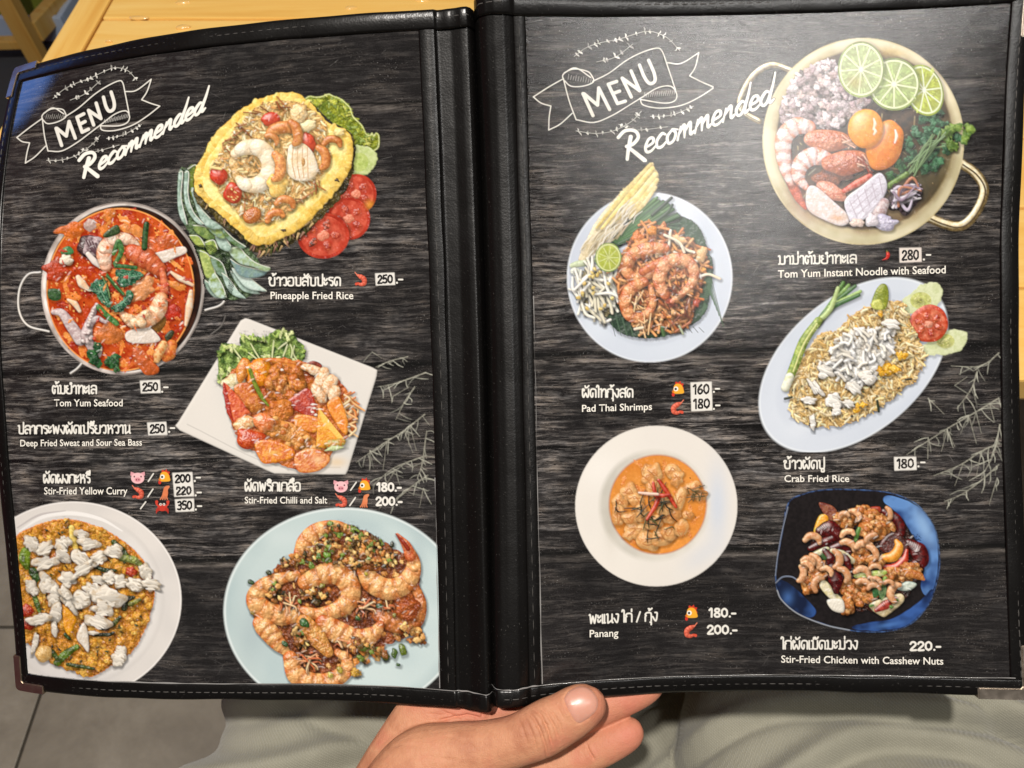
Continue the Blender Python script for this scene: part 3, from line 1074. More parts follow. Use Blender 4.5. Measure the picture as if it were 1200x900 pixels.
# folds lying across each thigh: soft arcs, some deep
for (xc, y0, bend, amp, w, k) in [(0.235, 0.118, -0.9, 0.0045, 0.007, 1), (0.24, 0.094, -1.1, 0.0065, 0.0085, 1), (0.25, 0.070, -1.0, 0.006, 0.008, 1), (0.22, 0.045, -0.8, 0.006, 0.010, 1), (0.23, 0.150, -0.7, 0.004, 0.010, 1), (0.21, 0.01, -0.6, 0.006, 0.012, 1), (0.25, 0.20, -0.6, 0.004, 0.012, 1),
                                  (-0.10, 0.110, 0.9, 0.005, 0.008, -1), (-0.11, 0.082, 1.2, 0.006, 0.008, -1), (-0.12, 0.055, 1.1, 0.006, 0.010, -1), (-0.11, 0.14, 0.7, 0.004, 0.010, -1), (-0.1, 0.02, 0.6, 0.006, 0.012, -1), (-0.11, 0.19, 0.8, 0.004, 0.012, -1)]:
    side = (x > 0.05) if k > 0 else (x <= 0.05)
    f = y0 + bend * (x - xc) ** 2 * 2.2 + 0.006 * np.sin((x - xc) * 34 + y0 * 90) + 0.25 * (x - xc) * rr.normal() * 0.4
    e = (y - f) / w
    d += side * amp * (np.exp(-e * e) - 0.7 * np.exp(-((e + 1.6) / 0.6) ** 2)) * (0.8 + 0.3 * np.sin((x - xc) * 16 + y0 * 50)) * 2.4
d *= np.clip(no[:, 2] + 0.4, 0, 1)
d += 0.0016 * np.sin(x * 52 + 3 * np.sin(y * 31)) * np.sin(y * 44 + 2 * np.sin(x * 23))
co += no * d[:, None]
me.vertices.foreach_set('co', co.astype(np.float32).ravel()); me.update()
trousers['label'] = 'grey green twill trousers creased over the lap'
trousers.parent = person
trousers.matrix_parent_inverse = Matrix.Translation(-person.location)
# ================================================================ what is printed on the sheets
# Positions of the printed artwork are image pixels; unkey() inverts the camera projection to get sheet millimetres.
def pixel_to_sheet(side, X, Y):
    X = np.asarray(X, float); Y = np.asarray(Y, float)
    u = np.clip((X - (10 if side == 'L' else 622)) * (0.418 if side == 'L' else 0.378), -5, 215)
    v = (Y - 20) * 0.378
    def fwd(u, v):
        P = sheet(side, u, v)
        z = P[..., 2] + 350.0
        return 600 + 900 * P[..., 0] / z, 450 + 900 * P[..., 1] / z
    for _ in range(7):
        x, y = fwd(u, v)
        xu, yu = fwd(u + 0.5, v)
        xv, yv = fwd(u, v + 0.5)
        a, b, c, d = (xu - x) * 2, (xv - x) * 2, (yu - y) * 2, (yv - y) * 2
        det = a * d - b * c
        ex, ey = X - x, Y - y
        u = u + np.clip((d * ex - b * ey) / det, -30, 30)
        v = v + np.clip((a * ey - c * ex) / det, -30, 30)
    return u, v


LGT = np.array([-0.45, -0.62, 0.64])


def lin(c):
    c = np.asarray(c, np.float32) / 255.0
    return np.where(c <= 0.04045, c / 12.92, ((c + 0.055) / 1.055) ** 2.4)


def vnoise(h, w, sc, r):
    """smooth value noise, cell size sc samples"""
    sc = max(sc, 1.0)
    gh, gw = int(h / sc) + 3, int(w / sc) + 3
    g = r.rand(gh, gw).astype(np.float32)
    y = (np.arange(h) / sc) + r.rand(); x = (np.arange(w) / sc) + r.rand()
    y0 = y.astype(int); x0 = x.astype(int)
    fy = (y - y0)[:, None]; fx = (x - x0)[None, :]
    fy = fy * fy * (3 - 2 * fy); fx = fx * fx * (3 - 2 * fx)
    a = g[np.ix_(y0, x0)]; b = g[np.ix_(y0, x0 + 1)]; c = g[np.ix_(y0 + 1, x0)]; d = g[np.ix_(y0 + 1, x0 + 1)]
    return (a * (1 - fx) + b * fx) * (1 - fy) + (c * (1 - fx) + d * fx) * fy


def fbm(h, w, sc, r, octv=4, gain=0.55):
    o = np.zeros((h, w), np.float32); A = 1.0; T = 0
    for _ in range(octv):
        o += A * vnoise(h, w, sc, r); T += A
        A *= gain; sc *= 0.5
    return o / T


class Art:
    """a small painter of printed pictures: opaque shapes with relief shading, composited in order"""

    def __init__(s, x0, y0, x1, y1, ss=2.0, seed=1):
        s.x0, s.y0, s.k = x0, y0, ss
        s.w = int(round((x1 - x0) * ss)) + 1
        s.h = int(round((y1 - y0) * ss)) + 1
        s.rgb = np.zeros((s.h, s.w, 3), np.float32)
        s.a = np.zeros((s.h, s.w), np.float32)
        s.r = np.random.RandomState(seed)
        s.o = (0.0, 0.0, 1.0)
        s.clip = None

    def frame(s, ox, oy, sc):
        s.o = (ox, oy, sc)

    def P(s, p):
        p = np.asarray(p, float)
        return (np.stack([s.o[0] + p[..., 0] / s.o[2] - s.x0, s.o[1] + p[..., 1] / s.o[2] - s.y0], -1)) * s.k

    def S(s, d):
        return d / s.o[2] * s.k

    def box(s, lo, hi, pad):
        x0 = max(int(lo[0] - pad), 0); y0 = max(int(lo[1] - pad), 0)
        x1 = min(int(hi[0] + pad) + 2, s.w); y1 = min(int(hi[1] + pad) + 2, s.h)
        if x1 - x0 < 3 or y1 - y0 < 3:
            return None
        Y, X = np.mgrid[y0:y1, x0:x1].astype(np.float32)
        return (slice(y0, y1), slice(x0, x1)), X, Y

    def over(s, sl, m, c):
        if s.clip is not None:
            m = m * s.clip[sl]
        c = np.asarray(c, np.float32)
        if c.ndim == 1:
            c = c[None, None, :]
        a = s.a[sl]
        oa = m + a * (1 - m)
        q = np.maximum(oa, 1e-5)[..., None]
        s.rgb[sl] = (c * m[..., None] + s.rgb[sl] * (a * (1 - m))[..., None]) / q
        s.a[sl] = oa

    def dark(s, sl, k):
        s.rgb[sl] *= (1 - np.clip(k, 0, 1))[..., None]

    def relief(s, hm, col, spec=0.15, amb=0.42, gain=1.0):
        gy, gx = np.gradient(hm)
        n = np.stack([-gx * gain * 0.85, -gy * gain * 0.85, np.ones_like(gx)], -1)
        n /= np.linalg.norm(n, axis=-1, keepdims=True)
        lam = np.clip(n @ LGT, 0, None) / 0.64
        sh = amb + 0.10 + (0.90 - amb) * lam
        hv = LGT + np.array([0, 0, 1.0]); hv = hv / np.linalg.norm(hv)
        sp = np.clip(n @ hv, 0, 1) ** 26
        return np.clip(col * np.clip(sh, 0.18, 1.55)[..., None] + spec * sp[..., None], 0, 1)

    def tint(s, shape, c1, c2, sc, contrast=1.6):
        c1 = lin(c1)
        if c2 is None:
            return np.broadcast_to(c1, shape + (3,))
        t = np.clip((fbm(shape[0], shape[1], max(sc, 2), s.r, 3) - 0.5) * contrast * 1.6 + 0.5, 0, 1)[..., None]
        return c1 * (1 - t) + lin(c2) * t

    def paint(s, sl, d, hm, c1, c2, spec, shadow, tsc, amb=0.42, gain=1.0, off=(1.2, 2.0), mul=None, edge=0.0):
        if shadow > 0:
            dx, dy = int(round(off[0] * s.k)), int(round(off[1] * s.k))
            sd = np.roll(d, (dy, dx), (0, 1))
            s.dark(sl, shadow * np.clip(1 - np.clip(sd, 0, None) / (2.4 * s.k), 0, 1) * (s.a[sl] > 0.01))
        m = np.clip(0.5 - d, 0, 1)
        colr = s.tint(d.shape, c1, c2, tsc)
        if mul is not None:
            colr = colr * mul[..., None]
        colr = s.relief(hm, colr, spec, amb, gain)
        if edge > 0:
            colr = colr * (1 - 0.5 * edge * np.clip(1 + d / (1.6 * s.k), 0, 1))[..., None]
        s.over(sl, m, colr)

    def lump(s, x, y, rx, ry=None, rot=0.0, c=(200, 150, 90), c2=None, irr=0.14, bulge=0.8, det=0.25, dsc=5.0, spec=0.15, shadow=0.5,
             amb=0.42, edge=0.15, tsc=None):
        ry = rx if ry is None else ry
        p = s.P((x, y)); rx = s.S(rx); ry = s.S(ry)
        R = max(rx, ry)
        b = s.box(p, p, R * 1.4 + 3 * s.k)
        if b is None: return
        sl, X, Y = b
        a = math.radians(rot)
        dx = X - p[0]; dy = Y - p[1]
        ux = (dx * math.cos(a) + dy * math.sin(a)) / rx
        uy = (-dx * math.sin(a) + dy * math.cos(a)) / ry
        th = np.arctan2(uy, ux)
        k = np.ones_like(th)
        for i in range(2, 8):
            k += irr * s.r.normal() / i ** 0.8 * np.cos(i * th + s.r.rand() * 6.3)
        q = np.hypot(ux, uy) / np.clip(k, 0.5, 1.6)
        mr = min(rx, ry)
        d = (q - 1) * mr
        hm = np.sqrt(np.clip(1 - q * q, 0, 1)) * mr * bulge
        if det > 0:
            hm = hm + (fbm(d.shape[0], d.shape[1], s.S(dsc), s.r, 3) - 0.5) * s.S(dsc) * det * 4
        s.paint(sl, d, hm, c, c2, spec, shadow, s.S(tsc or dsc * 2), amb, edge=edge)

    def sdf(s, pts, X, Y):
        a = pts; b = np.roll(pts, -1, 0)
        D = np.full(X.shape, 1e9, np.float32)
        ins = np.zeros(X.shape, bool)
        for (ax, ay), (bx, by) in zip(a, b):
            ex, ey = bx - ax, by - ay
            L = ex * ex + ey * ey
            if L < 1e-9: continue
            px, py = X - ax, Y - ay
            t = np.clip((px * ex + py * ey) / L, 0, 1)
            D = np.minimum(D, (px - t * ex) ** 2 + (py - t * ey) ** 2)
            cnd = ((ay <= Y) & (by > Y)) | ((by <= Y) & (ay > Y))
            if abs(ey) > 1e-9:
                ins ^= cnd & (X < ax + (Y - ay) / ey * ex)
        D = np.sqrt(D)
        return np.where(ins, -D, D)

    def poly(s, pts, c, c2=None, smooth=True, bulge=0.75, bev=11.0, det=0.1, dsc=6.0, spec=0.16, shadow=0.4, amb=0.45, edge=0.1, rag=0.0, rsc=6.0,
             tsc=None, n=6):
        p = s.P(pts)
        if smooth: p = smooth_pts(p, True, n)
        b = s.box(p.min(0), p.max(0), 5 * s.k)
        if b is None: return None
        sl, X, Y = b
        d = s.sdf(p, X, Y)
        if rag > 0:
            d = d + (fbm(d.shape[0], d.shape[1], s.S(rsc), s.r, 2) - 0.5) * 2 * s.S(rag)
        B = s.S(bev)
        q = np.clip(-d / B, 0, 1)
        hm = np.sqrt(1 - (1 - q) ** 2) * B * bulge
        if det > 0:
            hm = hm + (fbm(d.shape[0], d.shape[1], s.S(dsc), s.r, 3) - 0.5) * s.S(dsc) * det * 4
        s.paint(sl, d, hm, c, c2, spec, shadow, s.S(tsc or dsc * 2), amb, edge=edge)
        return sl, d

    def tube(s, pts, w, c, c2=None, smooth=True, bulge=0.9, det=0.0, dsc=5.0, spec=0.15, shadow=0.35, amb=0.42, band=0, bandc=None, edge=0.1, tsc=None,
             gain=1.0, n=6):
        p = s.P(pts)
        if smooth: p = smooth_pts(p, False, n)
        w = np.atleast_1d(np.asarray(w, float))
        ww = s.S(np.interp(np.linspace(0, 1, len(p)), np.linspace(0, 1, len(w)), w))
        b = s.box(p.min(0), p.max(0), ww.max() + 4 * s.k)
        if b is None: return
        sl, X, Y = b
        seg = np.linalg.norm(np.diff(p, axis=0), axis=1)
        cum = np.concatenate([[0], np.cumsum(seg)])
        best = np.full(X.shape, 1e9, np.float32); T = np.zeros(X.shape, np.float32); Wd = np.ones(X.shape, np.float32)
        for i in range(len(p) - 1):
            ex, ey = p[i + 1] - p[i]
            L = ex * ex + ey * ey
            if L < 1e-9: continue
            px, py = X - p[i, 0], Y - p[i, 1]
            t = np.clip((px * ex + py * ey) / L, 0, 1)
            D = np.hypot(px - t * ex, py - t * ey)
            wd = ww[i] + (ww[i + 1] - ww[i]) * t
            v = D - wd
            mk = v < best
            best = np.where(mk, v, best); T = np.where(mk, (cum[i] + t * seg[i]) / cum[-1], T); Wd = np.where(mk, wd, Wd)
        d = best
        lat = np.clip((d + Wd) / np.maximum(Wd, 1e-3), 0, 1)
        hm = np.sqrt(np.clip(1 - lat * lat, 0, 1)) * Wd * bulge
        mul = None
        if band:
            ph = T * band - lat * lat * 0.28
            fr = ph - np.floor(ph)
            hm = hm * (0.86 + 0.14 * np.clip(fr * 4, 0, 1) * np.clip((1 - fr) * 4, 0, 1))
            mul = 1 - 0.30 * np.exp(-((fr - 0.04) / 0.07) ** 2)
        if det > 0:
            hm = hm + (fbm(d.shape[0], d.shape[1], s.S(dsc), s.r, 3) - 0.5) * s.S(dsc) * det * 4
        cc = c
        if band and bandc is not None:
            s_tint = s.tint
            t = (0.5 + 0.5 * np.cos((T * band) * 6.283)) * (0.35 + 0.65 * lat)
            t = np.clip(t + (fbm(d.shape[0], d.shape[1], s.S(dsc * 1.5), s.r, 3) - 0.5) * 0.7, 0, 1)[..., None]
            base = lin(c) * (1 - t) + lin(bandc) * t
            if shadow > 0:
                sd = np.roll(d, (int(2 * s.k), int(1.2 * s.k)), (0, 1))
                s.dark(sl, shadow * np.clip(1 - np.clip(sd, 0, None) / (2.4 * s.k), 0, 1) * (s.a[sl] > 0.01))
            colr = s.relief(hm, base * mul[..., None], spec, amb, gain)
            colr = colr * (1 - 0.5 * edge * np.clip(1 + d / (1.6 * s.k), 0, 1))[..., None]
            s.over(sl, np.clip(0.5 - d, 0, 1), colr)
            return
        s.paint(sl, d, hm, c, c2, spec, shadow, s.S(tsc or dsc * 2), amb, mul=mul, edge=edge, gain=gain)

    def ell(s, x, y, rx, ry, c, c2=None, rot=0.0, ring=None, tsc=60, shade=(0, 0), soft=0.5, shadow=0.0):
        """flat ellipse; ring = inner fraction left open; shade = brightness slope across x, y"""
        p = s.P((x, y)); rx = s.S(rx); ry = s.S(ry)
        b = s.box(p, p, max(rx, ry) + 5 * s.k)
        if b is None: return
        sl, X, Y = b
        a = math.radians(rot)
        dx = X - p[0]; dy = Y - p[1]
        ux = (dx * math.cos(a) + dy * math.sin(a)) / rx
        uy = (-dx * math.sin(a) + dy * math.cos(a)) / ry
        q = np.hypot(ux, uy)
        mr = min(rx, ry)
        d = (q - 1) * mr
        m = np.clip(0.5 - d / soft * 0.5, 0, 1)
        if ring is not None:
            m = m * np.clip(0.5 + (q - ring) * mr / soft * 0.5, 0, 1)
        colr = s.tint(d.shape, c, c2, s.S(tsc)) * (1 + shade[0] * dx / rx + shade[1] * dy / ry)[..., None]
        if shadow > 0:
            sd = np.roll(d, (int(2 * s.k), int(1.5 * s.k)), (0, 1))
            s.dark(sl, shadow * np.clip(1 - np.clip(sd, 0, None) / (4 * s.k), 0, 1))
        s.over(sl, m, np.clip(colr, 0, 1))

    def glow(s, x, y, rx, ry, c, k, rot=0.0, pw=2.0):
        """soft patch of colour inside what is already painted"""
        p = s.P((x, y)); rx = s.S(rx); ry = s.S(ry)
        b = s.box(p, p, max(rx, ry) * 1.6)
        if b is None: return
        sl, X, Y = b
        a = math.radians(rot)
        dx = X - p[0]; dy = Y - p[1]
        ux = (dx * math.cos(a) + dy * math.sin(a)) / rx
        uy = (-dx * math.sin(a) + dy * math.cos(a)) / ry
        m = (k * np.exp(-(np.hypot(ux, uy) * 1.4) ** pw))[..., None] * (s.a[sl] > 0.3)[..., None]
        s.rgb[sl] = s.rgb[sl] * (1 - m) + lin(c) * m

    def inside(s, pts, n):
        """n random points in a polygon (authoring units)"""
        pts = np.asarray(pts, float); lo = pts.min(0); hi = pts.max(0)
        out = []
        while len(out) < n:
            q = lo + (hi - lo) * s.r.rand(2)
            x, y = q; c = False; j = len(pts) - 1
            for i in range(len(pts)):
                if (pts[i, 1] > y) != (pts[j, 1] > y) and x < (pts[j, 0] - pts[i, 0]) * (y - pts[i, 1]) / (pts[j, 1] - pts[i, 1]) + pts[i, 0]:
                    c = not c
                j = i
            if c: out.append(q)
        return out

    def scatter(s, pts, n, kind, size, cols, **kw):
        for q in s.inside(pts, n):
            c = cols[s.r.randint(len(cols))]
            c = tuple(np.clip(np.array(c) * (0.88 + 0.24 * s.r.rand()), 0, 255))
            z = size * (0.7 + 0.6 * s.r.rand())
            a = s.r.rand() * math.pi
            if kind == 'grain':
                dx, dy = math.cos(a) * z, math.sin(a) * z
                bx, by = -dy * 0.15, dx * 0.15
                s.tube([(q[0] - dx, q[1] - dy), (q[0] + bx, q[1] + by), (q[0] + dx, q[1] + dy)], [z * 0.28, z * 0.36, z * 0.24], c, smooth=False, **kw)
            elif kind == 'strand':
                L = z
                k = s.r.normal() * 0.5
                dx, dy = math.cos(a) * L, math.sin(a) * L
                s.tube([(q[0] - dx, q[1] - dy), (q[0] - dy * k, q[1] + dx * k), (q[0] + dx, q[1] + dy)], kw.get('wd', 4), c, n=4,
                       **{kk: vv for kk, vv in kw.items() if kk != 'wd'})
            else:
                s.lump(q[0], q[1], z, z * (0.6 + 0.4 * s.r.rand()), s.r.rand() * 180, c, **kw)

    def leaf(s, x, y, L, w, rot, c, c2=None, frill=0.0):
        a = math.radians(rot)
        ts = np.linspace(0, 1, 7)
        up = []; dn = []
        for t in ts:
            ww = w * math.sin(math.pi * min(t * 0.92 + 0.05, 1)) ** 0.8 * (1 + frill * s.r.normal())
            up.append((t * L, ww)); dn.append((t * L, -ww))
        pts = up + dn[::-1]
        ca, sa = math.cos(a), math.sin(a)
        q = [(x + px * ca - py * sa, y + px * sa + py * ca) for px, py in pts]
        s.poly(q, c, c2, bulge=0.4, bev=w * 0.8, det=0.15, dsc=w * 0.8, spec=0.1, shadow=0.35, edge=0.25)

    def herb(s, x, y, R, c=(52, 104, 58), c2=(28, 64, 36), n=9):
        for i in range(n):
            a = s.r.rand() * 360
            r = R * (0.15 + 0.55 * s.r.rand())
            px, py = x + r * math.cos(math.radians(a)), y + r * math.sin(math.radians(a))
            for k in range(3):
                s.leaf(px, py, R * (0.38 + 0.28 * s.r.rand()), R * 0.22, a + (k - 1) * 48 + s.r.normal() * 12, c, c2, 0.25)

    def frill(s, pts, R, cols, n):
        """lettuce: ruffled overlapping lobes along a polygon, pale curled edges"""
        for q in s.inside(pts, n):
            c = cols[s.r.randint(len(cols))]
            z = R * (0.6 + 0.8 * s.r.rand())
            s.lump(q[0], q[1], z, z * (0.45 + 0.4 * s.r.rand()), s.r.rand() * 180, c, tuple(np.array(c) * 0.7), irr=0.5, bulge=0.35,
                   det=0.85, dsc=R * 0.32, spec=0.16, shadow=0.4, edge=-0.25)

    def flake(s, x, y, rx, ry, r, c=(230, 222, 208), c2=(192, 174, 148), n=7):
        """a flake of crab meat: soft lump made of parallel fibres"""
        s.lump(x, y, rx, ry, r, c, c2, irr=0.30, bulge=0.75, det=0.15, dsc=10, spec=0.08, shadow=0.65, amb=0.45, edge=0.25, tsc=24)
        a = math.radians(r); ca, sa = math.cos(a), math.sin(a)
        for k in range(n):
            o = (k / (n - 1) - 0.5) * 1.5 * ry; L = rx * math.sqrt(max(0.05, 1 - (o / (ry * 0.95)) ** 2)) * (0.45 + 0.35 * s.r.rand())
            b = s.r.normal() * ry * 0.12
            q = [(-L, o + s.r.normal() * 2), (-L * 0.3, o + b), (L * 0.4, o - b), (L, o + s.r.normal() * 2)]
            v = s.r.rand()
            cc = tuple(np.array(c) * (0.84 + 0.22 * v))
            s.tube([(x + px * ca - py * sa, y + px * sa + py * ca) for px, py in q], [ry * 0.08, ry * 0.16, ry * 0.16, ry * 0.06], tuple(np.clip(cc, 0, 255)), None, bulge=0.35, spec=0.03, shadow=0.07, edge=0, n=3, amb=0.6)

    def wet(s, pts, n, size, k=0.75):
        """small broken glints of wet sauce"""
        for q in s.inside(pts, n):
            a = s.r.normal() * 0.5 - 0.5; L = size * (0.5 + s.r.rand())
            b = s.P(q); i, j = int(np.clip(b[1], 0, s.h - 1)), int(np.clip(b[0], 0, s.w - 1))
            base = s.rgb[i, j]
            if base.max() < 0.06: continue
            c = np.clip((np.sqrt(base) * (1 - k) + k) * 255, 0, 255)
            s.tube([(q[0] - math.cos(a) * L, q[1] - math.sin(a) * L), (q[0], q[1] - L * 0.12), (q[0] + math.cos(a) * L, q[1] + math.sin(a) * L)], [size * 0.08, size * 0.26, size * 0.08], tuple(c), None, bulge=0, spec=0, shadow=0, edge=0, n=3)

    def shrimp(s, pts, w, c=(238, 214, 190), bandc=(222, 128, 76), nb=6, tail=True, tailc=(196, 74, 40), det=0.15, fin=1.0, spec=0.28):
        p = np.asarray(pts, float)
        if tail:
            a = p[-1] - p[-2]; a = a / np.linalg.norm(a); b = np.array([-a[1], a[0]])
            for k in (-0.5, 0.5):
                e = p[-1] + (a + b * k) * w * 1.5 * fin
                s.leaf(*(p[-1] - a * w * 0.3), w * 1.9 * fin, w * 0.42, math.degrees(math.atan2(*(e - p[-1])[::-1])), tailc, tuple(np.array(tailc) * 0.6))
        s.tube(pts, [w * 0.8, w * 1.05, w * 1.08, w, w * 0.85, w * 0.62, w * 0.4], c, None, band=nb, bandc=bandc, det=det, dsc=w * 0.5, spec=spec, shadow=0.55, edge=0.22)

    def lime(s, x, y, rx, ry, rot=0, rim=(126, 152, 58), pulp=(176, 194, 104), line=(222, 228, 186), nseg=9):
        s.ell(x, y, rx, ry, rim, tuple(np.array(rim) * 0.8), rot, shadow=0.45)
        s.ell(x, y, rx * 0.93, ry * 0.93, line, None, rot)
        s.ell(x, y, rx * 0.87, ry * 0.87, pulp, tuple(np.array(pulp) * 0.86), rot, tsc=12)
        a0 = s.r.rand() * 6
        for i in range(nseg):
            a = a0 + i * 2 * math.pi / nseg
            ca, sa = math.cos(math.radians(rot)), math.sin(math.radians(rot))
            ex, ey = math.cos(a) * rx * 0.88, math.sin(a) * ry * 0.88
            e = (x + ex * ca - ey * sa, y + ex * sa + ey * ca)
            s.tube([(x, y), e], rx * 0.022 + 0.8, line, smooth=False, bulge=0, spec=0, shadow=0, edge=0)
            for j in range(5):
                t = 0.25 + 0.6 * s.r.rand(); b = a + (s.r.rand()) * 0.6
                f = (x + math.cos(b) * rx * t, y + math.sin(b) * ry * t)
                g = (x + math.cos(b) * rx * (t + 0.14), y + math.sin(b) * ry * (t + 0.14))
                s.tube([f, g], 2.0, tuple(np.array(pulp) * 1.12), smooth=False, bulge=0, spec=0, shadow=0, edge=0)
        s.ell(x, y, rx * 0.09, ry * 0.09, (232, 234, 206), None)

    def cashew(s, x, y, L, rot, c=(222, 172, 120), c2=(196, 132, 78)):
        a = math.radians(rot); ca, sa = math.cos(a), math.sin(a)
        b = 0.6 + 0.6 * s.r.rand(); L = L * (0.85 + 0.3 * s.r.rand())
        q = [(-0.5, 0.16 * b), (-0.28, -0.10 * b), (0.05, -0.16 * b), (0.34, -0.06 * b), (0.46, 0.18 * b)]
        s.tube([(x + (px * ca - py * sa) * L, y + (px * sa + py * ca) * L) for px, py in q], [L * 0.16, L * 0.22, L * 0.23, L * 0.21, L * 0.13], tuple(np.clip(np.array(c) * (0.86 + 0.28 * s.r.rand()), 0, 255)), c2, spec=0.3,
               shadow=0.6, det=0.05, edge=0.25)

    def grade(s, sharpen=0.75, noise=0.006, food=1.0):
        """print finish: crisp edges, fine food texture and wet sparkle where the colours are rich"""
        mxc = s.rgb.max(-1); mnc = s.rgb.min(-1)
        sat = np.clip(((mxc - mnc) / (mxc + 0.02) - 0.38) * 4, 0, 1) * np.clip(mxc * 8, 0, 1) * food * np.clip((s.rgb[..., :2].max(-1) - s.rgb[..., 2]) * 12, 0, 1)
        t1 = fbm(s.h, s.w, 9, s.r, 4, 0.75); t2 = fbm(s.h, s.w, 3.2, s.r, 2, 0.8)
        f = 1 + sat * ((t1 - 0.5) * 0.70 + (t2 - 0.5) * 0.36)
        s.rgb *= np.clip(f, 0.45, 1.6)[..., None]
        sp = np.clip((t2 - 0.66) * 7, 0, 1) * np.clip((t1 - 0.50) * 5, 0, 1) * sat
        s.rgb += (sp * 0.26)[..., None]
        g = np.sqrt(np.clip(s.rgb, 0, 1)) * s.a[..., None]
        def blur(M, r):
            for ax in (0, 1):
                p = np.pad(M, [(r, r) if k == ax else (0, 0) for k in range(M.ndim)], mode='edge')
                c = np.cumsum(p, axis=ax)
                n = M.shape[ax]
                z = np.zeros_like(np.take(c, [0], axis=ax))
                c = np.concatenate([z, c], axis=ax)
                M = (np.take(c, range(2 * r + 1, 2 * r + 1 + n), axis=ax) - np.take(c, range(0, n), axis=ax)) / (2 * r + 1)
            return M
        ab = np.maximum(blur(s.a, 2), 0.02)[..., None]
        gb = blur(g, 2) / ab
        gs = np.where(s.a[..., None] > 0.5, g + sharpen * (g - gb) * s.a[..., None], g)
        gs = np.clip(gs / np.maximum(s.a[..., None], 0.02), 0, 1)
        n = s.r.normal(size=(s.h, s.w)).astype(np.float32) * noise
        s.rgb = np.clip(gs ** 2 * (1 + n[..., None] * 2), 0, 1).astype(np.float32)


def ink_object(name, art, side, step=1.0, lift=0.15, label=None, gain=0.86):
    """turn a painted picture into a flat printed piece lying on its sheet"""
    k = art.k
    nx = int((art.w - 1) / (k * step)) + 1
    ny = int((art.h - 1) / (k * step)) + 1
    q = k * step
    xi = np.arange(nx) * q; yi = np.arange(ny) * q
    # box filter around each vertex
    rad = max(int(round(q / 2)), 0)
    A = art.a; C = art.rgb * A[..., None]
    def filt(M):
        if rad < 1: return M
        pad = [(rad, rad), (rad, rad)] + [(0, 0)] * (M.ndim - 2)
        m = np.pad(M, pad, mode='edge')
        o = np.zeros_like(M); wsum = 0
        for dy in range(-rad, rad + 1):
            for dx in range(-rad, rad + 1):
                w = (0.5 if abs(dy) == rad and rad > 0 else 1) * (0.5 if abs(dx) == rad and rad > 0 else 1)
                o += w * m[rad + dy:rad + dy + M.shape[0], rad + dx:rad + dx + M.shape[1]]; wsum += w
        return o / wsum
    A2 = filt(A); C2 = filt(C)
    ix = np.clip(np.round(xi).astype(int), 0, art.w - 1); iy = np.clip(np.round(yi).astype(int), 0, art.h - 1)
    a = A2[np.ix_(iy, ix)]; c = C2[np.ix_(iy, ix)] / np.maximum(a, 1e-4)[..., None]
    gx, gy = np.meshgrid(art.x0 + xi / k, art.y0 + yi / k)
    vis = a > 0.015
    fq = vis[:-1, :-1] | vis[1:, :-1] | vis[:-1, 1:] | vis[1:, 1:]
    U, V = pixel_to_sheet(side, gx, gy)
    ok = (U > 0.05) & (U < 210.2) & (V > 0.1) & (V < 297.0)
    fq &= ok[:-1, :-1] & ok[1:, :-1] & ok[:-1, 1:] & ok[1:, 1:]
    I, J = np.nonzero(fq)
    b = I * nx + J
    F = np.stack([b, b + nx, b + nx + 1, b + 1], 1)
    used, inv = np.unique(F, return_inverse=True)
    F = inv.reshape(F.shape)
    u = U.ravel()[used]; v = V.ravel()[used]
    P = to_local(sheet(side, u, v, 0.1 - lift))
    me = bpy.data.meshes.new(name)
    me.vertices.add(len(P)); me.vertices.foreach_set('co', P.astype(np.float32).ravel())
    nf = len(F)
    me.loops.add(nf * 4); me.loops.foreach_set('vertex_index', F.astype(np.int32).ravel())
    me.polygons.add(nf)
    me.polygons.foreach_set('loop_start', (np.arange(nf) * 4).astype(np.int32))
    me.update(calc_edges=True)
    at = me.attributes.new('ink', 'FLOAT_COLOR', 'POINT')
    rgba = np.concatenate([np.clip(c.reshape(-1, 3)[used] * gain, 0, 1), np.clip(a.ravel()[used], 0, 1)[:, None]], 1)
    at.data.foreach_set('color', rgba.astype(np.float32).ravel())
    add_uv(me, np.stack([u, v], 1))
    o = link(name, me, MP[side, 'ink'], PAGE[side])
    if label: o['label'] = label
    return o
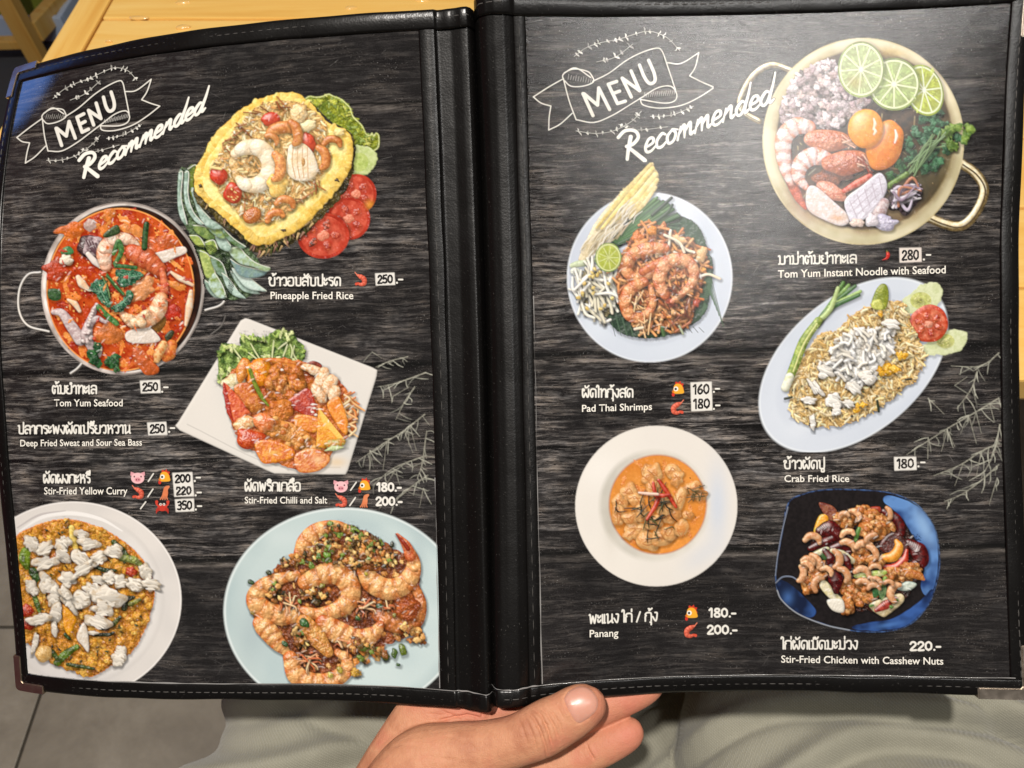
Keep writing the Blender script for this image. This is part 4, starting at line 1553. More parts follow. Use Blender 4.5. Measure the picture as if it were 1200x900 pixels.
# ================================================================ printed dishes
def dish_pineapple():
    A = Art(204, 102, 450, 356, 2, 11); A.frame(200, 80, 4)
    A.frame(200, 180, 5)
    A.poly([(46, 108), (120, 78), (156, 70), (165, 260), (255, 400), (380, 500), (450, 545), (520, 640), (470, 735), (520, 800), (430, 848), (262, 842), (205, 730), (150, 560), (92, 430), (42, 330)],
           (92, 116, 76), (44, 62, 40), rag=6, rsc=14, det=0.5, dsc=16, bulge=0.3)
    PT = (182, 204, 194); PD = (128, 154, 138); GR = (134, 156, 84); GD = (84, 112, 60)
    for pts, c, c2 in [([(100, 90), (150, 70), (150, 180), (165, 290), (120, 250)], (112, 128, 44), (70, 92, 36)), ([(110, 480), (165, 486), (205, 545), (150, 535)], (170, 184, 90), GR), ([(170, 568), (228, 600), (262, 700), (205, 722)], GR, (176, 190, 110)),
                       ([(132, 420), (205, 430), (268, 482), (222, 505), (150, 462)], GR, GD), ([(200, 522), (252, 508), (276, 560), (232, 592)], (160, 180, 90), GD), ([(232, 600), (300, 640), (330, 720), (270, 700)], PD, GD),
                       ([(200, 740), (262, 790), (300, 842), (256, 842), (210, 790)], PD, PT), ([(258, 700), (302, 770), (326, 842), (272, 838), (222, 762)], PT, GR), ([(300, 700), (340, 730), (390, 800), (440, 850), (350, 815)], PT, PD),
                       ([(350, 690), (420, 715), (500, 800), (520, 822), (420, 800)], PD, PT), ([(360, 672), (430, 700), (500, 758), (562, 806), (455, 790), (400, 740)], PT, (204, 220, 212)),
                       ([(350, 618), (400, 650), (480, 672), (562, 690), (540, 716), (470, 730), (400, 708)], (120, 146, 150), PD), ([(338, 566), (398, 548), (440, 592), (500, 640), (582, 668), (560, 692), (480, 662), (400, 640)], PT, (150, 172, 130)),
                       ([(262, 486), (304, 478), (352, 540), (342, 572), (290, 552)], PT, PD), ([(200, 400), (268, 404), (330, 480), (300, 500), (236, 460)], PD, GR), ([(300, 430), (372, 500), (440, 545), (400, 552), (330, 500)], GD, PD),
                       ([(122, 222), (142, 208), (172, 310), (232, 380), (302, 432), (240, 440), (180, 392)], PD, PT), ([(84, 110), (106, 114), (102, 240), (132, 340), (192, 412), (150, 402), (95, 322), (78, 220)], PT, PD), ([(48, 110), (70, 114), (62, 260), (96, 412), (60, 382), (40, 280)], PT, PD)]:
        A.poly(pts, c, c2, bulge=0.45, bev=14, det=0.10, dsc=12, spec=0.1, shadow=0.55, edge=0.15, tsc=26)
        q = pts[: len(pts) // 2 + 1]
        A.tube(q, 1.7, (226, 230, 212), shadow=0, spec=0, bulge=0)
    # lettuce
    A.frame(350, 100, 10)
    top = [(60, 170), (130, 130), (200, 140), (280, 130), (350, 105), (410, 130), (490, 160), (560, 220), (605, 270), (640, 370), (740, 470), (790, 570), (840, 590), (860, 560), (880, 596), (910, 560), (940, 600), (935, 720), (880, 770)]
    A.poly(top + [(800, 710), (700, 720), (640, 690), (560, 520), (400, 440), (250, 300), (150, 240)], (150, 158, 44), (104, 124, 38), rag=12, rsc=24, bulge=0.3, bev=30, det=0.7, dsc=30, spec=0.1)
    for i in range(70):
        k = A.r.randint(len(top) - 4); t = A.r.rand(); x = top[k][0] * (1 - t) + top[k + 1][0] * t; y = top[k][1] * (1 - t) + top[k + 1][1] * t
        w = A.r.rand() * 130
        A.lump(x - w * 0.55, y + w * 0.8, 14 + A.r.rand() * 26, 10 + A.r.rand() * 10, A.r.rand() * 180, [(186, 192, 70), (164, 176, 60), (122, 142, 46), (206, 208, 100), (140, 160, 80)][i % 5], None, irr=0.5, bulge=0.3, det=0.3, dsc=12, shadow=0.2, spec=0.1, edge=0)
    A.tube(top, 7, (216, 222, 160), (190, 200, 110), shadow=0, bulge=0.4)
    A.frame(200, 80, 4)
    A.poly([(850, 375), (900, 365), (955, 385), (968, 430), (930, 490), (860, 505), (820, 490)], (198, 208, 150), (178, 194, 122), bulge=0.1, rag=5, rsc=12, det=0.03)
    A.ell(885, 440, 42, 44, (186, 200, 120), (160, 180, 92), tsc=14)
    for (x, y, rx, ry, ho) in [(870, 590, 95, 95, 0), (835, 705, 100, 100, 1), (715, 785, 122, 108, 1)]:
        A.ell(x, y, rx, ry, (190, 66, 46), (160, 44, 30), shadow=0.5, tsc=40)
        A.ell(x, y, rx * 0.86, ry * 0.86, (206, 92, 70), (180, 62, 44), tsc=24)
        for i in range(5):
            a = i * 1.257 + x
            px, py = x + math.cos(a) * rx * 0.48, y + math.sin(a) * ry * 0.48
            A.lump(px, py, rx * 0.2, ry * 0.15, math.degrees(a), (158, 46, 32) if not (ho and i in (0, 3) and x < 800) else (46, 26, 24), (196, 84, 50), bulge=0.3, shadow=0.2, spec=0.3)
        A.lump(x, y, rx * 0.22, ry * 0.22, 0, (220, 132, 104), None, shadow=0, bulge=0.3)
    A.glow(935, 640, 30, 30, (222, 160, 60), 0.7)
    # pineapple shell and flesh
    rim = [(110, 520), (115, 470), (150, 415), (190, 335), (290, 228), (400, 150), (500, 118), (580, 115), (650, 160), (740, 258), (820, 288), (850, 335), (852, 420), (830, 495), (760, 592), (640, 722), (520, 800), (430, 828), (380, 820), (330, 770), (240, 690), (150, 612), (115, 570)]
    sh = [(x + (12 if x > 300 else -2), y + (40 if y > 480 else 4)) for x, y in rim]
    A.poly(sh, (96, 84, 40), (44, 40, 24), rag=10, rsc=26, det=0.6, dsc=20)
    for q in A.inside([(160, 620), (330, 790), (420, 870), (560, 830), (700, 700), (640, 722), (430, 828), (240, 690)], 60):
        A.tube([(q[0], q[1]), (q[0] + A.r.normal() * 10 - 6, q[1] + 18 + A.r.rand() * 14)], [5, 1], [(150, 110, 90), (190, 160, 110), (74, 80, 36)][A.r.randint(3)], smooth=False, shadow=0.5)
    A.poly(rim, (238, 202, 106), (226, 180, 70), rag=7, rsc=30, bulge=0.3, bev=30, det=0.06, dsc=26, spec=0.1)
    n = len(rim)
    for i in range(n):           # scalloped eyes along the rim
        for t in (0.0, 0.5):
            x = rim[i][0] * (1 - t) + rim[(i + 1) % n][0] * t; y = rim[i][1] * (1 - t) + rim[(i + 1) % n][1] * t
            cx, cy = x + (480 - x) * 0.10, y + (460 - y) * 0.10
            A.lump(cx, cy, 34, 26, math.degrees(math.atan2(460 - y, 480 - x)), (242, 210, 120), (232, 192, 86), irr=0.2, bulge=0.22, det=0.05, dsc=12, shadow=0.10, spec=0.12, edge=0.06)
    flesh = [(150, 500), (190, 400), (300, 262), (400, 180), (520, 146), (630, 180), (730, 280), (815, 330), (815, 430), (740, 560), (620, 690), (500, 770), (420, 790), (330, 720), (220, 640), (160, 570)]
    A.poly(flesh, (248, 228, 152), (240, 206, 108), rag=6, rsc=30, bulge=0.1, bev=20, det=0.07, dsc=16, shadow=0, edge=0)
    for (x, y) in [(140, 552), (830, 520), (530, 760), (780, 525)]:
        A.lump(x, y, 12, 8, 30, (70, 50, 24), None, irr=0.3, shadow=0.2)
    cav = [(190, 470), (250, 360), (330, 260), (400, 185), (520, 150), (620, 172), (720, 245), (730, 330), (745, 420), (700, 520), (620, 620), (500, 712), (400, 722), (320, 682), (250, 602), (195, 520)]
    A.poly(cav, (214, 166, 98), (232, 192, 126), rag=8, rsc=16, bulge=-0.2, bev=20, det=0.7, dsc=9, shadow=0.35, edge=0.3)
    A.scatter(cav, 520, 'grain', 13, [(244, 220, 170), (236, 200, 138), (226, 176, 108), (248, 232, 198), (212, 152, 88)], shadow=0.25, spec=0.2)
    for q in [(310, 320), (330, 290), (280, 350), (640, 590), (670, 560), (350, 620), (380, 600), (530, 180), (410, 200), (700, 350)]:
        for k in range(4):
            A.tube([(q[0] + A.r.normal() * 22, q[1] + A.r.normal() * 22), (q[0] + A.r.normal() * 26, q[1] + A.r.normal() * 26)], 3.2, [(150, 84, 44), (176, 108, 60), (118, 62, 32)][k % 3], smooth=False, shadow=0.4)
    for (x, y, rx, ry, r) in [(470, 240, 46, 34, 10), (645, 348, 34, 48, -20), (226, 505, 44, 38, 0), (292, 585, 42, 52, 20)]:
        A.lump(x, y, rx, ry, r, (178, 34, 26), (206, 62, 40), irr=0.08, spec=0.5, det=0.03, shadow=0.6)
    A.ell(285, 590, 26, 36, (206, 92, 60), (170, 48, 32), tsc=10)
    for i in range(12): A.lump(285 + A.r.normal() * 14, 590 + A.r.normal() * 20, 4, 3, 0, (236, 190, 120), None, shadow=0.1)
    # two peeled prawns
    A.lump(372, 462, 96, 96, 0, (214, 168, 104), (232, 200, 150), det=0.6, dsc=10, shadow=0.5)
    A.scatter([(300, 400), (430, 390), (450, 520), (330, 540)], 50, 'grain', 13, [(238, 206, 150), (206, 150, 84)], shadow=0.4)
    A.tube([(300, 400), (350, 372), (420, 376), (462, 430), (458, 500), (410, 545), (350, 545), (320, 520)], [20, 34, 40, 40, 40, 38, 30, 18], (240, 232, 214), None, band=6, bandc=(232, 204, 166), det=0.12, dsc=12, spec=0.2, shadow=0.5, edge=0.12)
    A.poly([(560, 360), (620, 352), (668, 400), (690, 480), (650, 525), (580, 522), (545, 480), (548, 410)], (240, 230, 212), (228, 206, 172), bulge=0.5, bev=32, det=0.12, dsc=14, spec=0.2, shadow=0.55)
    for k in range(4): A.tube([(575 + k * 22, 372), (570 + k * 24, 440), (585 + k * 20, 515)], 2.5, (206, 170, 130), shadow=0, bulge=0)
    A.lump(622, 440, 9, 20, 0, (188, 140, 84), None, shadow=0)
    A.lump(600, 215, 40, 46, 0, (236, 212, 168), (220, 180, 120), det=0.3, dsc=10)
    A.lump(640, 270, 44, 24, -20, (240, 222, 176), None, det=0.2)
    A.lump(500, 548, 56, 46, -20, (246, 214, 132), (236, 190, 96), irr=0.2, det=0.1)
    for (x, y, L, r) in [(502, 465, 130, 92), (520, 292, 125, -12), (585, 305, 105, 80), (488, 690, 88, -20), (540, 628, 92, 10), (760, 345, 90, 5), (715, 420, 100, 80), (480, 330, 70, 40)]:
        A.cashew(x, y, L, r, (212, 140, 78), (186, 104, 50))
    A.lump(382, 690, 48, 34, -30, (200, 124, 62), (176, 96, 44), spec=0.4, shadow=0.6, irr=0.06)
    A.lump(790, 300, 24, 18, 0, (238, 214, 150), None)
    A.tube([(200, 440), (190, 462), (235, 472)], 6, (240, 216, 150))
    A.wet(cav, 60, 8, 0.5); A.glow(480, 440, 300, 280, (240, 212, 150), 0.16); A.grade(food=0.55); return A


def dish_tomyum():
    A = Art(20, 234, 274, 444, 2, 12); A.frame(0, 200, 3.6)
    for pts in ([(172, 430), (120, 440), (85, 500), (82, 590), (120, 655), (208, 680)], [(832, 325), (900, 330), (958, 400), (975, 480), (940, 562), (868, 590)], [(352, 808), (328, 836), (300, 856)]):
        A.tube(pts, 7, (96, 92, 88), shadow=0, spec=0)
        A.tube([(x - 2, y - 2) for x, y in pts], 3.6, (228, 222, 214), shadow=0, spec=0.3)
    A.tube([(890, 692), (935, 655), (952, 612)], 3, (90, 86, 82), shadow=0)
    A.ell(518, 497, 344, 365, (150, 140, 134), (196, 186, 180), shade=(-0.25, 0.05))
    A.ell(519, 497, 337, 358, (214, 206, 200), (150, 140, 132), shade=(-0.35, 0.1), tsc=90)
    A.ell(522, 497, 328, 350, (60, 34, 24), (34, 20, 16), tsc=60)
    A.ell(508, 502, 310, 342, (196, 84, 34), (172, 54, 20), tsc=26)
    soup = [(508 + 300 * math.cos(t), 502 + 332 * math.sin(t)) for t in np.linspace(0, 6.2, 24)]
    # oily froth
    for q in A.inside(soup, 170):
        A.lump(q[0], q[1], 8 + A.r.rand() * 26, 6 + A.r.rand() * 14, A.r.rand() * 180, [(222, 128, 54), (186, 66, 24), (212, 102, 40), (160, 44, 16), (228, 146, 72)][A.r.randint(5)], None, irr=0.35, bulge=0.08, det=0.12, dsc=8, shadow=0.05, spec=0.1, edge=0)
    for q in A.inside(soup, 520):
        A.lump(q[0], q[1], 1.6 + A.r.rand() * 2.6, None, 0, [(120, 26, 12), (92, 22, 10), (236, 170, 90)][A.r.randint(3)], None, shadow=0, spec=0, bulge=0)
    A.ell(508, 502, 312, 344, (232, 150, 80), None, ring=0.985)
    for (x, y, rx, ry, c) in [(460, 185, 34, 22, (226, 130, 52)), (560, 250, 48, 26, (224, 140, 70)), (745, 485, 40, 16, (226, 140, 62)), (380, 230, 26, 26, (190, 160, 150)), (690, 320, 70, 50, (206, 96, 36)), (240, 420, 60, 44, (190, 66, 26)), (600, 500, 60, 40, (222, 150, 96)), (460, 690, 60, 44, (214, 120, 56)), (610, 810, 60, 40, (202, 96, 40)), (720, 600, 50, 34, (190, 50, 24)), (300, 250, 60, 30, (214, 110, 40)), (660, 640, 40, 40, (130, 90, 40))]:
        A.lump(x, y, rx, ry, A.r.rand() * 60 - 30, c, tuple(np.array(c) * 0.8), irr=0.2, det=0.12, dsc=10, shadow=0.15, bulge=0.25, edge=0.0)
    W = (226, 214, 202)
    A.poly([(640, 355), (700, 336), (772, 320), (786, 344), (740, 366), (690, 388), (662, 378)], W, (206, 192, 178), bulge=0.3, shadow=0.5)
    A.poly([(535, 682), (590, 662), (625, 656), (676, 710), (640, 726), (560, 726), (532, 712)], W, (210, 198, 186), bulge=0.3, shadow=0.5)
    for pts, w in [([(722, 428), (760, 455), (812, 482)], [5, 11, 6]), ([(330, 450), (346, 476), (372, 500)], [10, 17, 8]), ([(288, 545), (316, 562), (336, 592)], [5, 12, 7]), ([(806, 510), (798, 575), (784, 650)], [8, 15, 6]), ([(275, 372), (290, 382)], [14, 18])]:
        A.tube(pts, w, (226, 206, 182), (236, 190, 150), shadow=0.5)
    for pts, w in [([(225, 596), (262, 602), (300, 655), (340, 712)], [10, 17, 22, 26]), ([(408, 565), (384, 625), (366, 690), (384, 745)], [7, 15, 24, 16]), ([(380, 645), (410, 622), (445, 640)], [14, 10, 6])]:
        A.tube(pts, w, (212, 198, 196), (180, 156, 156), shadow=0.55, det=0.1)
    for i in range(10): A.lump(350 + A.r.rand() * 36, 670 + A.r.rand() * 60, 8, 7, 0, (222, 210, 206), (170, 140, 140), shadow=0.4)
    for i in range(7): A.lump(396 - i * 4, 580 + i * 12, 6, 5, 0, (226, 210, 204), None, shadow=0.4)
    # mussel
    A.lump(372, 318, 46, 48, 30, (52, 34, 34), (84, 62, 62), irr=0.1, spec=0.3, shadow=0.6)
    A.lump(392, 318, 40, 44, 30, (186, 168, 170), (112, 86, 92), irr=0.15, det=0.6, dsc=8)
    for k in range(5): A.tube([(362 + k * 14, 290 + k * 5), (380 + k * 12, 326 + k * 4), (408 + k * 6, 356)], 3, (96, 66, 74), shadow=0.2)
    A.tube([(372, 352), (400, 384), (432, 410)], [10, 13, 7], (222, 210, 202), shadow=0.5)
    # prawns
    A.shrimp([(446, 402), (440, 340), (480, 292), (545, 292), (588, 330)], 30, (232, 204, 180), (206, 130, 92), 5, False, spec=0.35)
    A.tube([(560, 345), (620, 374), (676, 420)], [36, 44, 30], (206, 108, 66), (226, 150, 110), band=4, bandc=(186, 78, 40), det=0.12, spec=0.25, shadow=0.55)
    A.tube([(684, 420), (694, 500), (672, 570)], [13, 17, 19], (216, 124, 84), (236, 180, 140), band=5, bandc=(190, 80, 50), shadow=0.5)
    A.shrimp([(680, 540), (662, 592), (612, 630), (556, 636), (516, 604)], 34, (236, 200, 164), (220, 142, 92), 6, False, spec=0.3)
    for (x, y) in [(545, 622), (570, 640), (612, 606), (596, 640)]: A.lump(x, y, 22, 18, 0, (240, 218, 186), (226, 178, 130), shadow=0.35, det=0.2)
    A.tube([(480, 350), (500, 300), (512, 345), (484, 392)], [9, 12, 12, 8], (46, 92, 46), (86, 132, 70), shadow=0.5)
    A.poly([(436, 268), (490, 228), (508, 252), (500, 268), (450, 284)], (42, 62, 34), (70, 92, 50), shadow=0.4)
    A.tube([(618, 226), (612, 280), (610, 326)], 13, (56, 96, 50), (30, 54, 28), shadow=0.4)
    A.poly([(204, 500), (250, 502), (258, 540), (230, 550), (204, 536)], (34, 66, 36), (66, 100, 58), shadow=0.4)
    A.poly([(262, 330), (292, 318), (312, 344), (284, 360), (258, 350)], (72, 132, 80), (46, 96, 52), shadow=0.4)
    A.lump(278, 376, 28, 20, 0, (230, 216, 196), None, shadow=0.4)
    A.poly([(694, 700), (720, 672), (736, 684), (712, 722)], (40, 40, 26), (70, 74, 40), shadow=0.4)
    A.tube([(490, 402), (530, 404), (572, 410)], 9, (62, 116, 62), (34, 76, 40), shadow=0.5)
    A.tube([(416, 575), (450, 610), (492, 644)], 12, (44, 86, 44), (90, 140, 76), shadow=0.5)
    A.tube([(450, 440), (490, 490), (520, 520)], 7, (70, 116, 64), None, shadow=0.5)
    A.frame(80, 260, 6.923)
    for pts in ([(172, 560), (190, 492), (240, 464), (300, 470), (330, 540), (344, 620), (335, 695), (270, 652), (222, 590)], [(350, 690), (420, 650), (462, 600), (480, 550), (520, 570), (526, 632), (480, 684), (425, 736), (362, 722)], [(384, 402), (440, 385), (500, 392), (560, 398), (612, 432), (560, 482), (500, 522), (440, 532), (400, 500)]):
        A.poly(pts, (58, 120, 86), (26, 66, 46), rag=10, rsc=16, bulge=0.4, bev=30, det=0.5, dsc=24, spec=0.2, shadow=0.6, tsc=40)
        cx, cy = sum(p[0] for p in pts) / len(pts), sum(p[1] for p in pts) / len(pts)
        for p in pts[::2]: A.tube([(cx, cy), (p[0] * 0.8 + cx * 0.2, p[1] * 0.8 + cy * 0.2)], [2.4, 1.2], (120, 170, 140), smooth=False, shadow=0)
    A.tube([(262, 410), (340, 460), (450, 590)], [5, 6, 4], (84, 128, 80), shadow=0.5); A.tube([(270, 430), (320, 540), (338, 620)], [4, 5, 3], (110, 140, 90), shadow=0.5)
    A.frame(0, 200, 3.6)
    for q in A.inside(soup, 36):
        A.lump(q[0], q[1], 5 + A.r.rand() * 12, 3 + A.r.rand() * 6, A.r.rand() * 180, [(214, 112, 44), (190, 70, 26), (226, 146, 74), (170, 52, 20)][A.r.randint(4)], None, irr=0.4, bulge=0.3, det=0.3, dsc=5, shadow=0.1, spec=0.2, edge=0)
    A.lump(414, 758, 18, 30, 0, (226, 216, 206), None)
    A.herb(450, 770, 70, (60, 116, 64), (30, 70, 40), 7); A.herb(470, 820, 40, (60, 110, 56), (26, 60, 34), 4)
    A.tube([(725, 735), (712, 770), (700, 790)], [22, 30, 18], (224, 138, 66), (196, 90, 36), shadow=0.5)
    A.tube([(690, 735), (668, 775), (662, 800)], [18, 20, 12], (232, 190, 130), (206, 130, 70), shadow=0.5)
    for i in range(40):
        a = A.r.rand() * 6.28; r = A.r.rand() ** 0.5
        A.lump(508 + 290 * r * math.cos(a), 502 + 320 * r * math.sin(a), 3, 2, 0, (246, 206, 160), None, shadow=0, spec=0, bulge=0)
    A.wet(soup, 90, 9, 0.55); A.grade(food=0.55); return A


def dish_sweet_sour():
    A = Art(203, 369, 446, 560, 2, 13); A.frame(200, 350, 3.6)
    pl = [(296, 92), (316, 82), (336, 88), (850, 290), (872, 302), (868, 330), (748, 722), (738, 741), (716, 742), (440, 738), (424, 732), (40, 556), (20, 536), (34, 518)]
    A.poly(pl, (226, 221, 214), (220, 216, 210), smooth=False, bulge=0.25, bev=14, det=0.0, spec=0.0, shadow=0, edge=0.05, tsc=300)
    A.glow(430, 600, 200, 120, (198, 202, 200), 0.5); A.glow(250, 400, 90, 160, (206, 206, 202), 0.4); A.glow(760, 600, 90, 150, (200, 202, 198), 0.4)
    A.tube([(70, 530), (430, 700), (715, 712)], 2.5, (206, 202, 196), shadow=0, bulge=0)
    A.frame(240, 370, 8.571)
    for pts in ([(150, 330), (220, 278), (300, 300), (370, 330), (410, 400), (340, 520), (240, 580), (150, 690), (128, 560)], [(368, 200), (440, 200), (520, 218), (560, 232), (640, 200), (700, 150), (800, 158), (900, 180), (930, 240), (1000, 300), (1004, 430), (930, 475), (700, 460), (560, 450), (400, 450), (350, 340)]):
        A.poly(pts, (150, 176, 92), (70, 100, 44), rag=16, rsc=30, bulge=0.3, bev=40, det=0.8, dsc=34, spec=0.1, tsc=50)
        for i in range(64):
            k = A.r.randint(len(pts)); t = A.r.rand(); a, b = pts[k], pts[(k + 1) % len(pts)]
            x = a[0] * (1 - t) + b[0] * t; y = a[1] * (1 - t) + b[1] * t
            cx, cy = sum(p[0] for p in pts) / len(pts), sum(p[1] for p in pts) / len(pts)
            w = A.r.rand() * 0.35
            A.lump(x + (cx - x) * w, y + (cy - y) * w, 16 + A.r.rand() * 22, 9 + A.r.rand() * 10, A.r.rand() * 180, [(196, 212, 130), (164, 190, 96), (92, 124, 54), (214, 224, 158), (130, 160, 74)][i % 5], None, irr=0.5, bulge=0.35, det=0.3, dsc=10, shadow=0.3, spec=0.1, edge=0)
    for p in ([(462, 280), (500, 350), (550, 430)], [(694, 250), (684, 340), (676, 430)], [(280, 310), (320, 370), (362, 425)], [(735, 335), (780, 300), (822, 270)], [(830, 290), (815, 340), (788, 405)], [(900, 300), (890, 380), (930, 450)], [(440, 370), (480, 400), (520, 432)], [(860, 290), (880, 350), (870, 420)]):
        A.tube(p, [4, 7, 6], (206, 214, 160), shadow=0.35)
    A.frame(200, 350, 3.6)
    base = [(225, 360), (300, 280), (420, 250), (560, 265), (660, 310), (740, 380), (790, 500), (745, 590), (690, 640), (650, 700), (560, 725), (430, 690), (330, 630), (260, 545)]
    A.poly(base, (206, 118, 46), (176, 84, 28), rag=8, rsc=20, det=0.3, dsc=14, bulge=0.3)
    A.glow(700, 690, 60, 30, (226, 190, 130), 0.5)
    chk = [(206, 128, 56), (186, 100, 36)]
    A.lump(266, 350, 46, 36, -20, (230, 218, 186), (206, 190, 140), spec=0.3, irr=0.15)
    A.lump(305, 300, 28, 52, 10, (226, 156, 74), (206, 120, 44), spec=0.35)
    A.lump(372, 300, 56, 44, 10, (236, 158, 38), (220, 126, 20), spec=0.4, irr=0.2)
    A.lump(365, 340, 40, 34, 0, (240, 150, 30), (214, 110, 16), spec=0.4)
    A.tube([(395, 258), (450, 262), (520, 275)], [8, 12, 10], (214, 140, 64), (190, 100, 40))
    A.poly([(268, 372), (330, 358), (352, 430), (330, 470), (296, 440)], (214, 126, 50), (190, 92, 30), spec=0.35, bulge=0.5)
    A.poly([(220, 366), (245, 368), (330, 470), (320, 490), (268, 524), (240, 470)], (196, 70, 34), (222, 112, 64), spec=0.35, bulge=0.5)
    A.poly([(220, 366), (232, 366), (262, 500), (268, 524), (236, 470)], (168, 40, 22), None, spec=0.3, bulge=0.4, shadow=0)
    A.lump(355, 440, 40, 40, 0, (176, 92, 34), (206, 130, 60), det=0.4)
    A.lump(485, 350, 88, 78, 0, chk[0], chk[1], irr=0.1, bulge=0.5, det=0.2, dsc=12)
    for i in range(46):
        a = A.r.rand() * 6.28; r = A.r.rand() ** 0.5
        A.lump(485 + 78 * r * math.cos(a), 350 + 68 * r * math.sin(a), 14 + A.r.rand() * 10, None, 0, [(214, 138, 64), (198, 116, 48), (226, 160, 88)][i % 3], (182, 98, 36), irr=0.2, shadow=0.32, spec=0.22)
    A.poly([(560, 290), (600, 262), (640, 285), (600, 330)], (150, 60, 34), (110, 40, 22), shadow=0.4)
    for (x, y, rx, ry, r) in [(600, 300, 46, 22, 20), (640, 345, 30, 58, 10), (668, 370, 26, 60, 30), (625, 400, 44, 26, 60), (690, 400, 22, 40, 20)]:
        A.lump(x, y, rx, ry, r, (236, 214, 184), (222, 160, 104), det=0.25, spec=0.25)
    for i in range(26):
        x, y = 700 + A.r.rand() * 80, 390 + A.r.rand() * 150
        A.tube([(x, y), (x + A.r.normal() * 30, y + 20), (x + A.r.normal() * 30, y + 50)], 4, [(232, 176, 118), (240, 204, 156), (214, 130, 66)][i % 3], shadow=0.3)
    A.poly([(478, 448), (530, 405), (578, 378), (606, 420), (612, 492), (580, 502), (540, 478)], (160, 38, 20), (188, 66, 34), spec=0.5, bulge=0.5)
    A.poly([(690, 420), (716, 422), (748, 520), (738, 574), (700, 530), (660, 450)], (222, 128, 36), (238, 160, 70), spec=0.3)
    A.poly([(526, 494), (580, 492), (632, 512), (612, 562), (548, 552), (524, 536)], (234, 158, 60), (214, 120, 34), spec=0.4, bulge=0.5)
    A.lump(455, 480, 72, 44, 20, chk[0], chk[1], irr=0.25, det=0.6, dsc=12)
    A.tube([(420, 545), (490, 560), (560, 600), (610, 640)], [34, 40, 38, 26], chk[0], (222, 156, 84), det=0.5, dsc=12, spec=0.25)
    for i in range(18):
        t = A.r.rand(); A.lump(415 + 190 * t + A.r.normal() * 14, 545 + 92 * t + A.r.normal() * 18 - 10, 13, 11, 0, [(216, 144, 70), (232, 172, 100), (190, 108, 44)][i % 3], None, shadow=0.35)
    A.poly([(624, 458), (680, 530), (732, 592), (700, 612), (650, 632), (614, 622)], (238, 176, 64), (222, 140, 34), smooth=False, spec=0.3, bulge=0.5)
    A.poly([(624, 458), (732, 592), (716, 602), (640, 520)], (246, 196, 96), None, smooth=False, shadow=0, bulge=0.2)
    A.lump(312, 528, 50, 30, -15, (238, 206, 156), (220, 150, 88), spec=0.4)
    A.lump(392, 522, 40, 44, -20, (216, 112, 52), (232, 150, 96), spec=0.5)
    A.lump(335, 590, 60, 44, 20, (184, 60, 26), (206, 92, 40), spec=0.45)
    A.poly([(356, 612), (420, 596), (512, 630), (516, 670), (440, 692), (384, 690)], (232, 150, 44), (206, 104, 24), spec=0.5, bulge=0.6)
    A.poly([(525, 660), (600, 632), (664, 660), (668, 692), (620, 728), (540, 730)], (226, 150, 80), (200, 100, 44), spec=0.5, bulge=0.6)
    A.glow(620, 680, 34, 20, (246, 214, 170), 0.6); A.glow(430, 650, 40, 14, (250, 210, 120), 0.6)
    A.lump(695, 610, 44, 20, -10, (170, 160, 80), (206, 130, 50), spec=0.3); A.lump(690, 632, 36, 10, -8, (190, 202, 150), None)
    A.tube([(335, 300), (352, 350), (380, 408), (412, 452)], [8, 9, 9, 4], (132, 146, 50), (92, 110, 36))
    for (x, y) in [(600, 446), (606, 462), (598, 478), (612, 490), (325, 290), (470, 300)]: A.lump(x, y, 7, 4, 0, (250, 236, 216), None, shadow=0)
    A.wet(base, 90, 10, 0.6); A.grade(food=0.4); return A


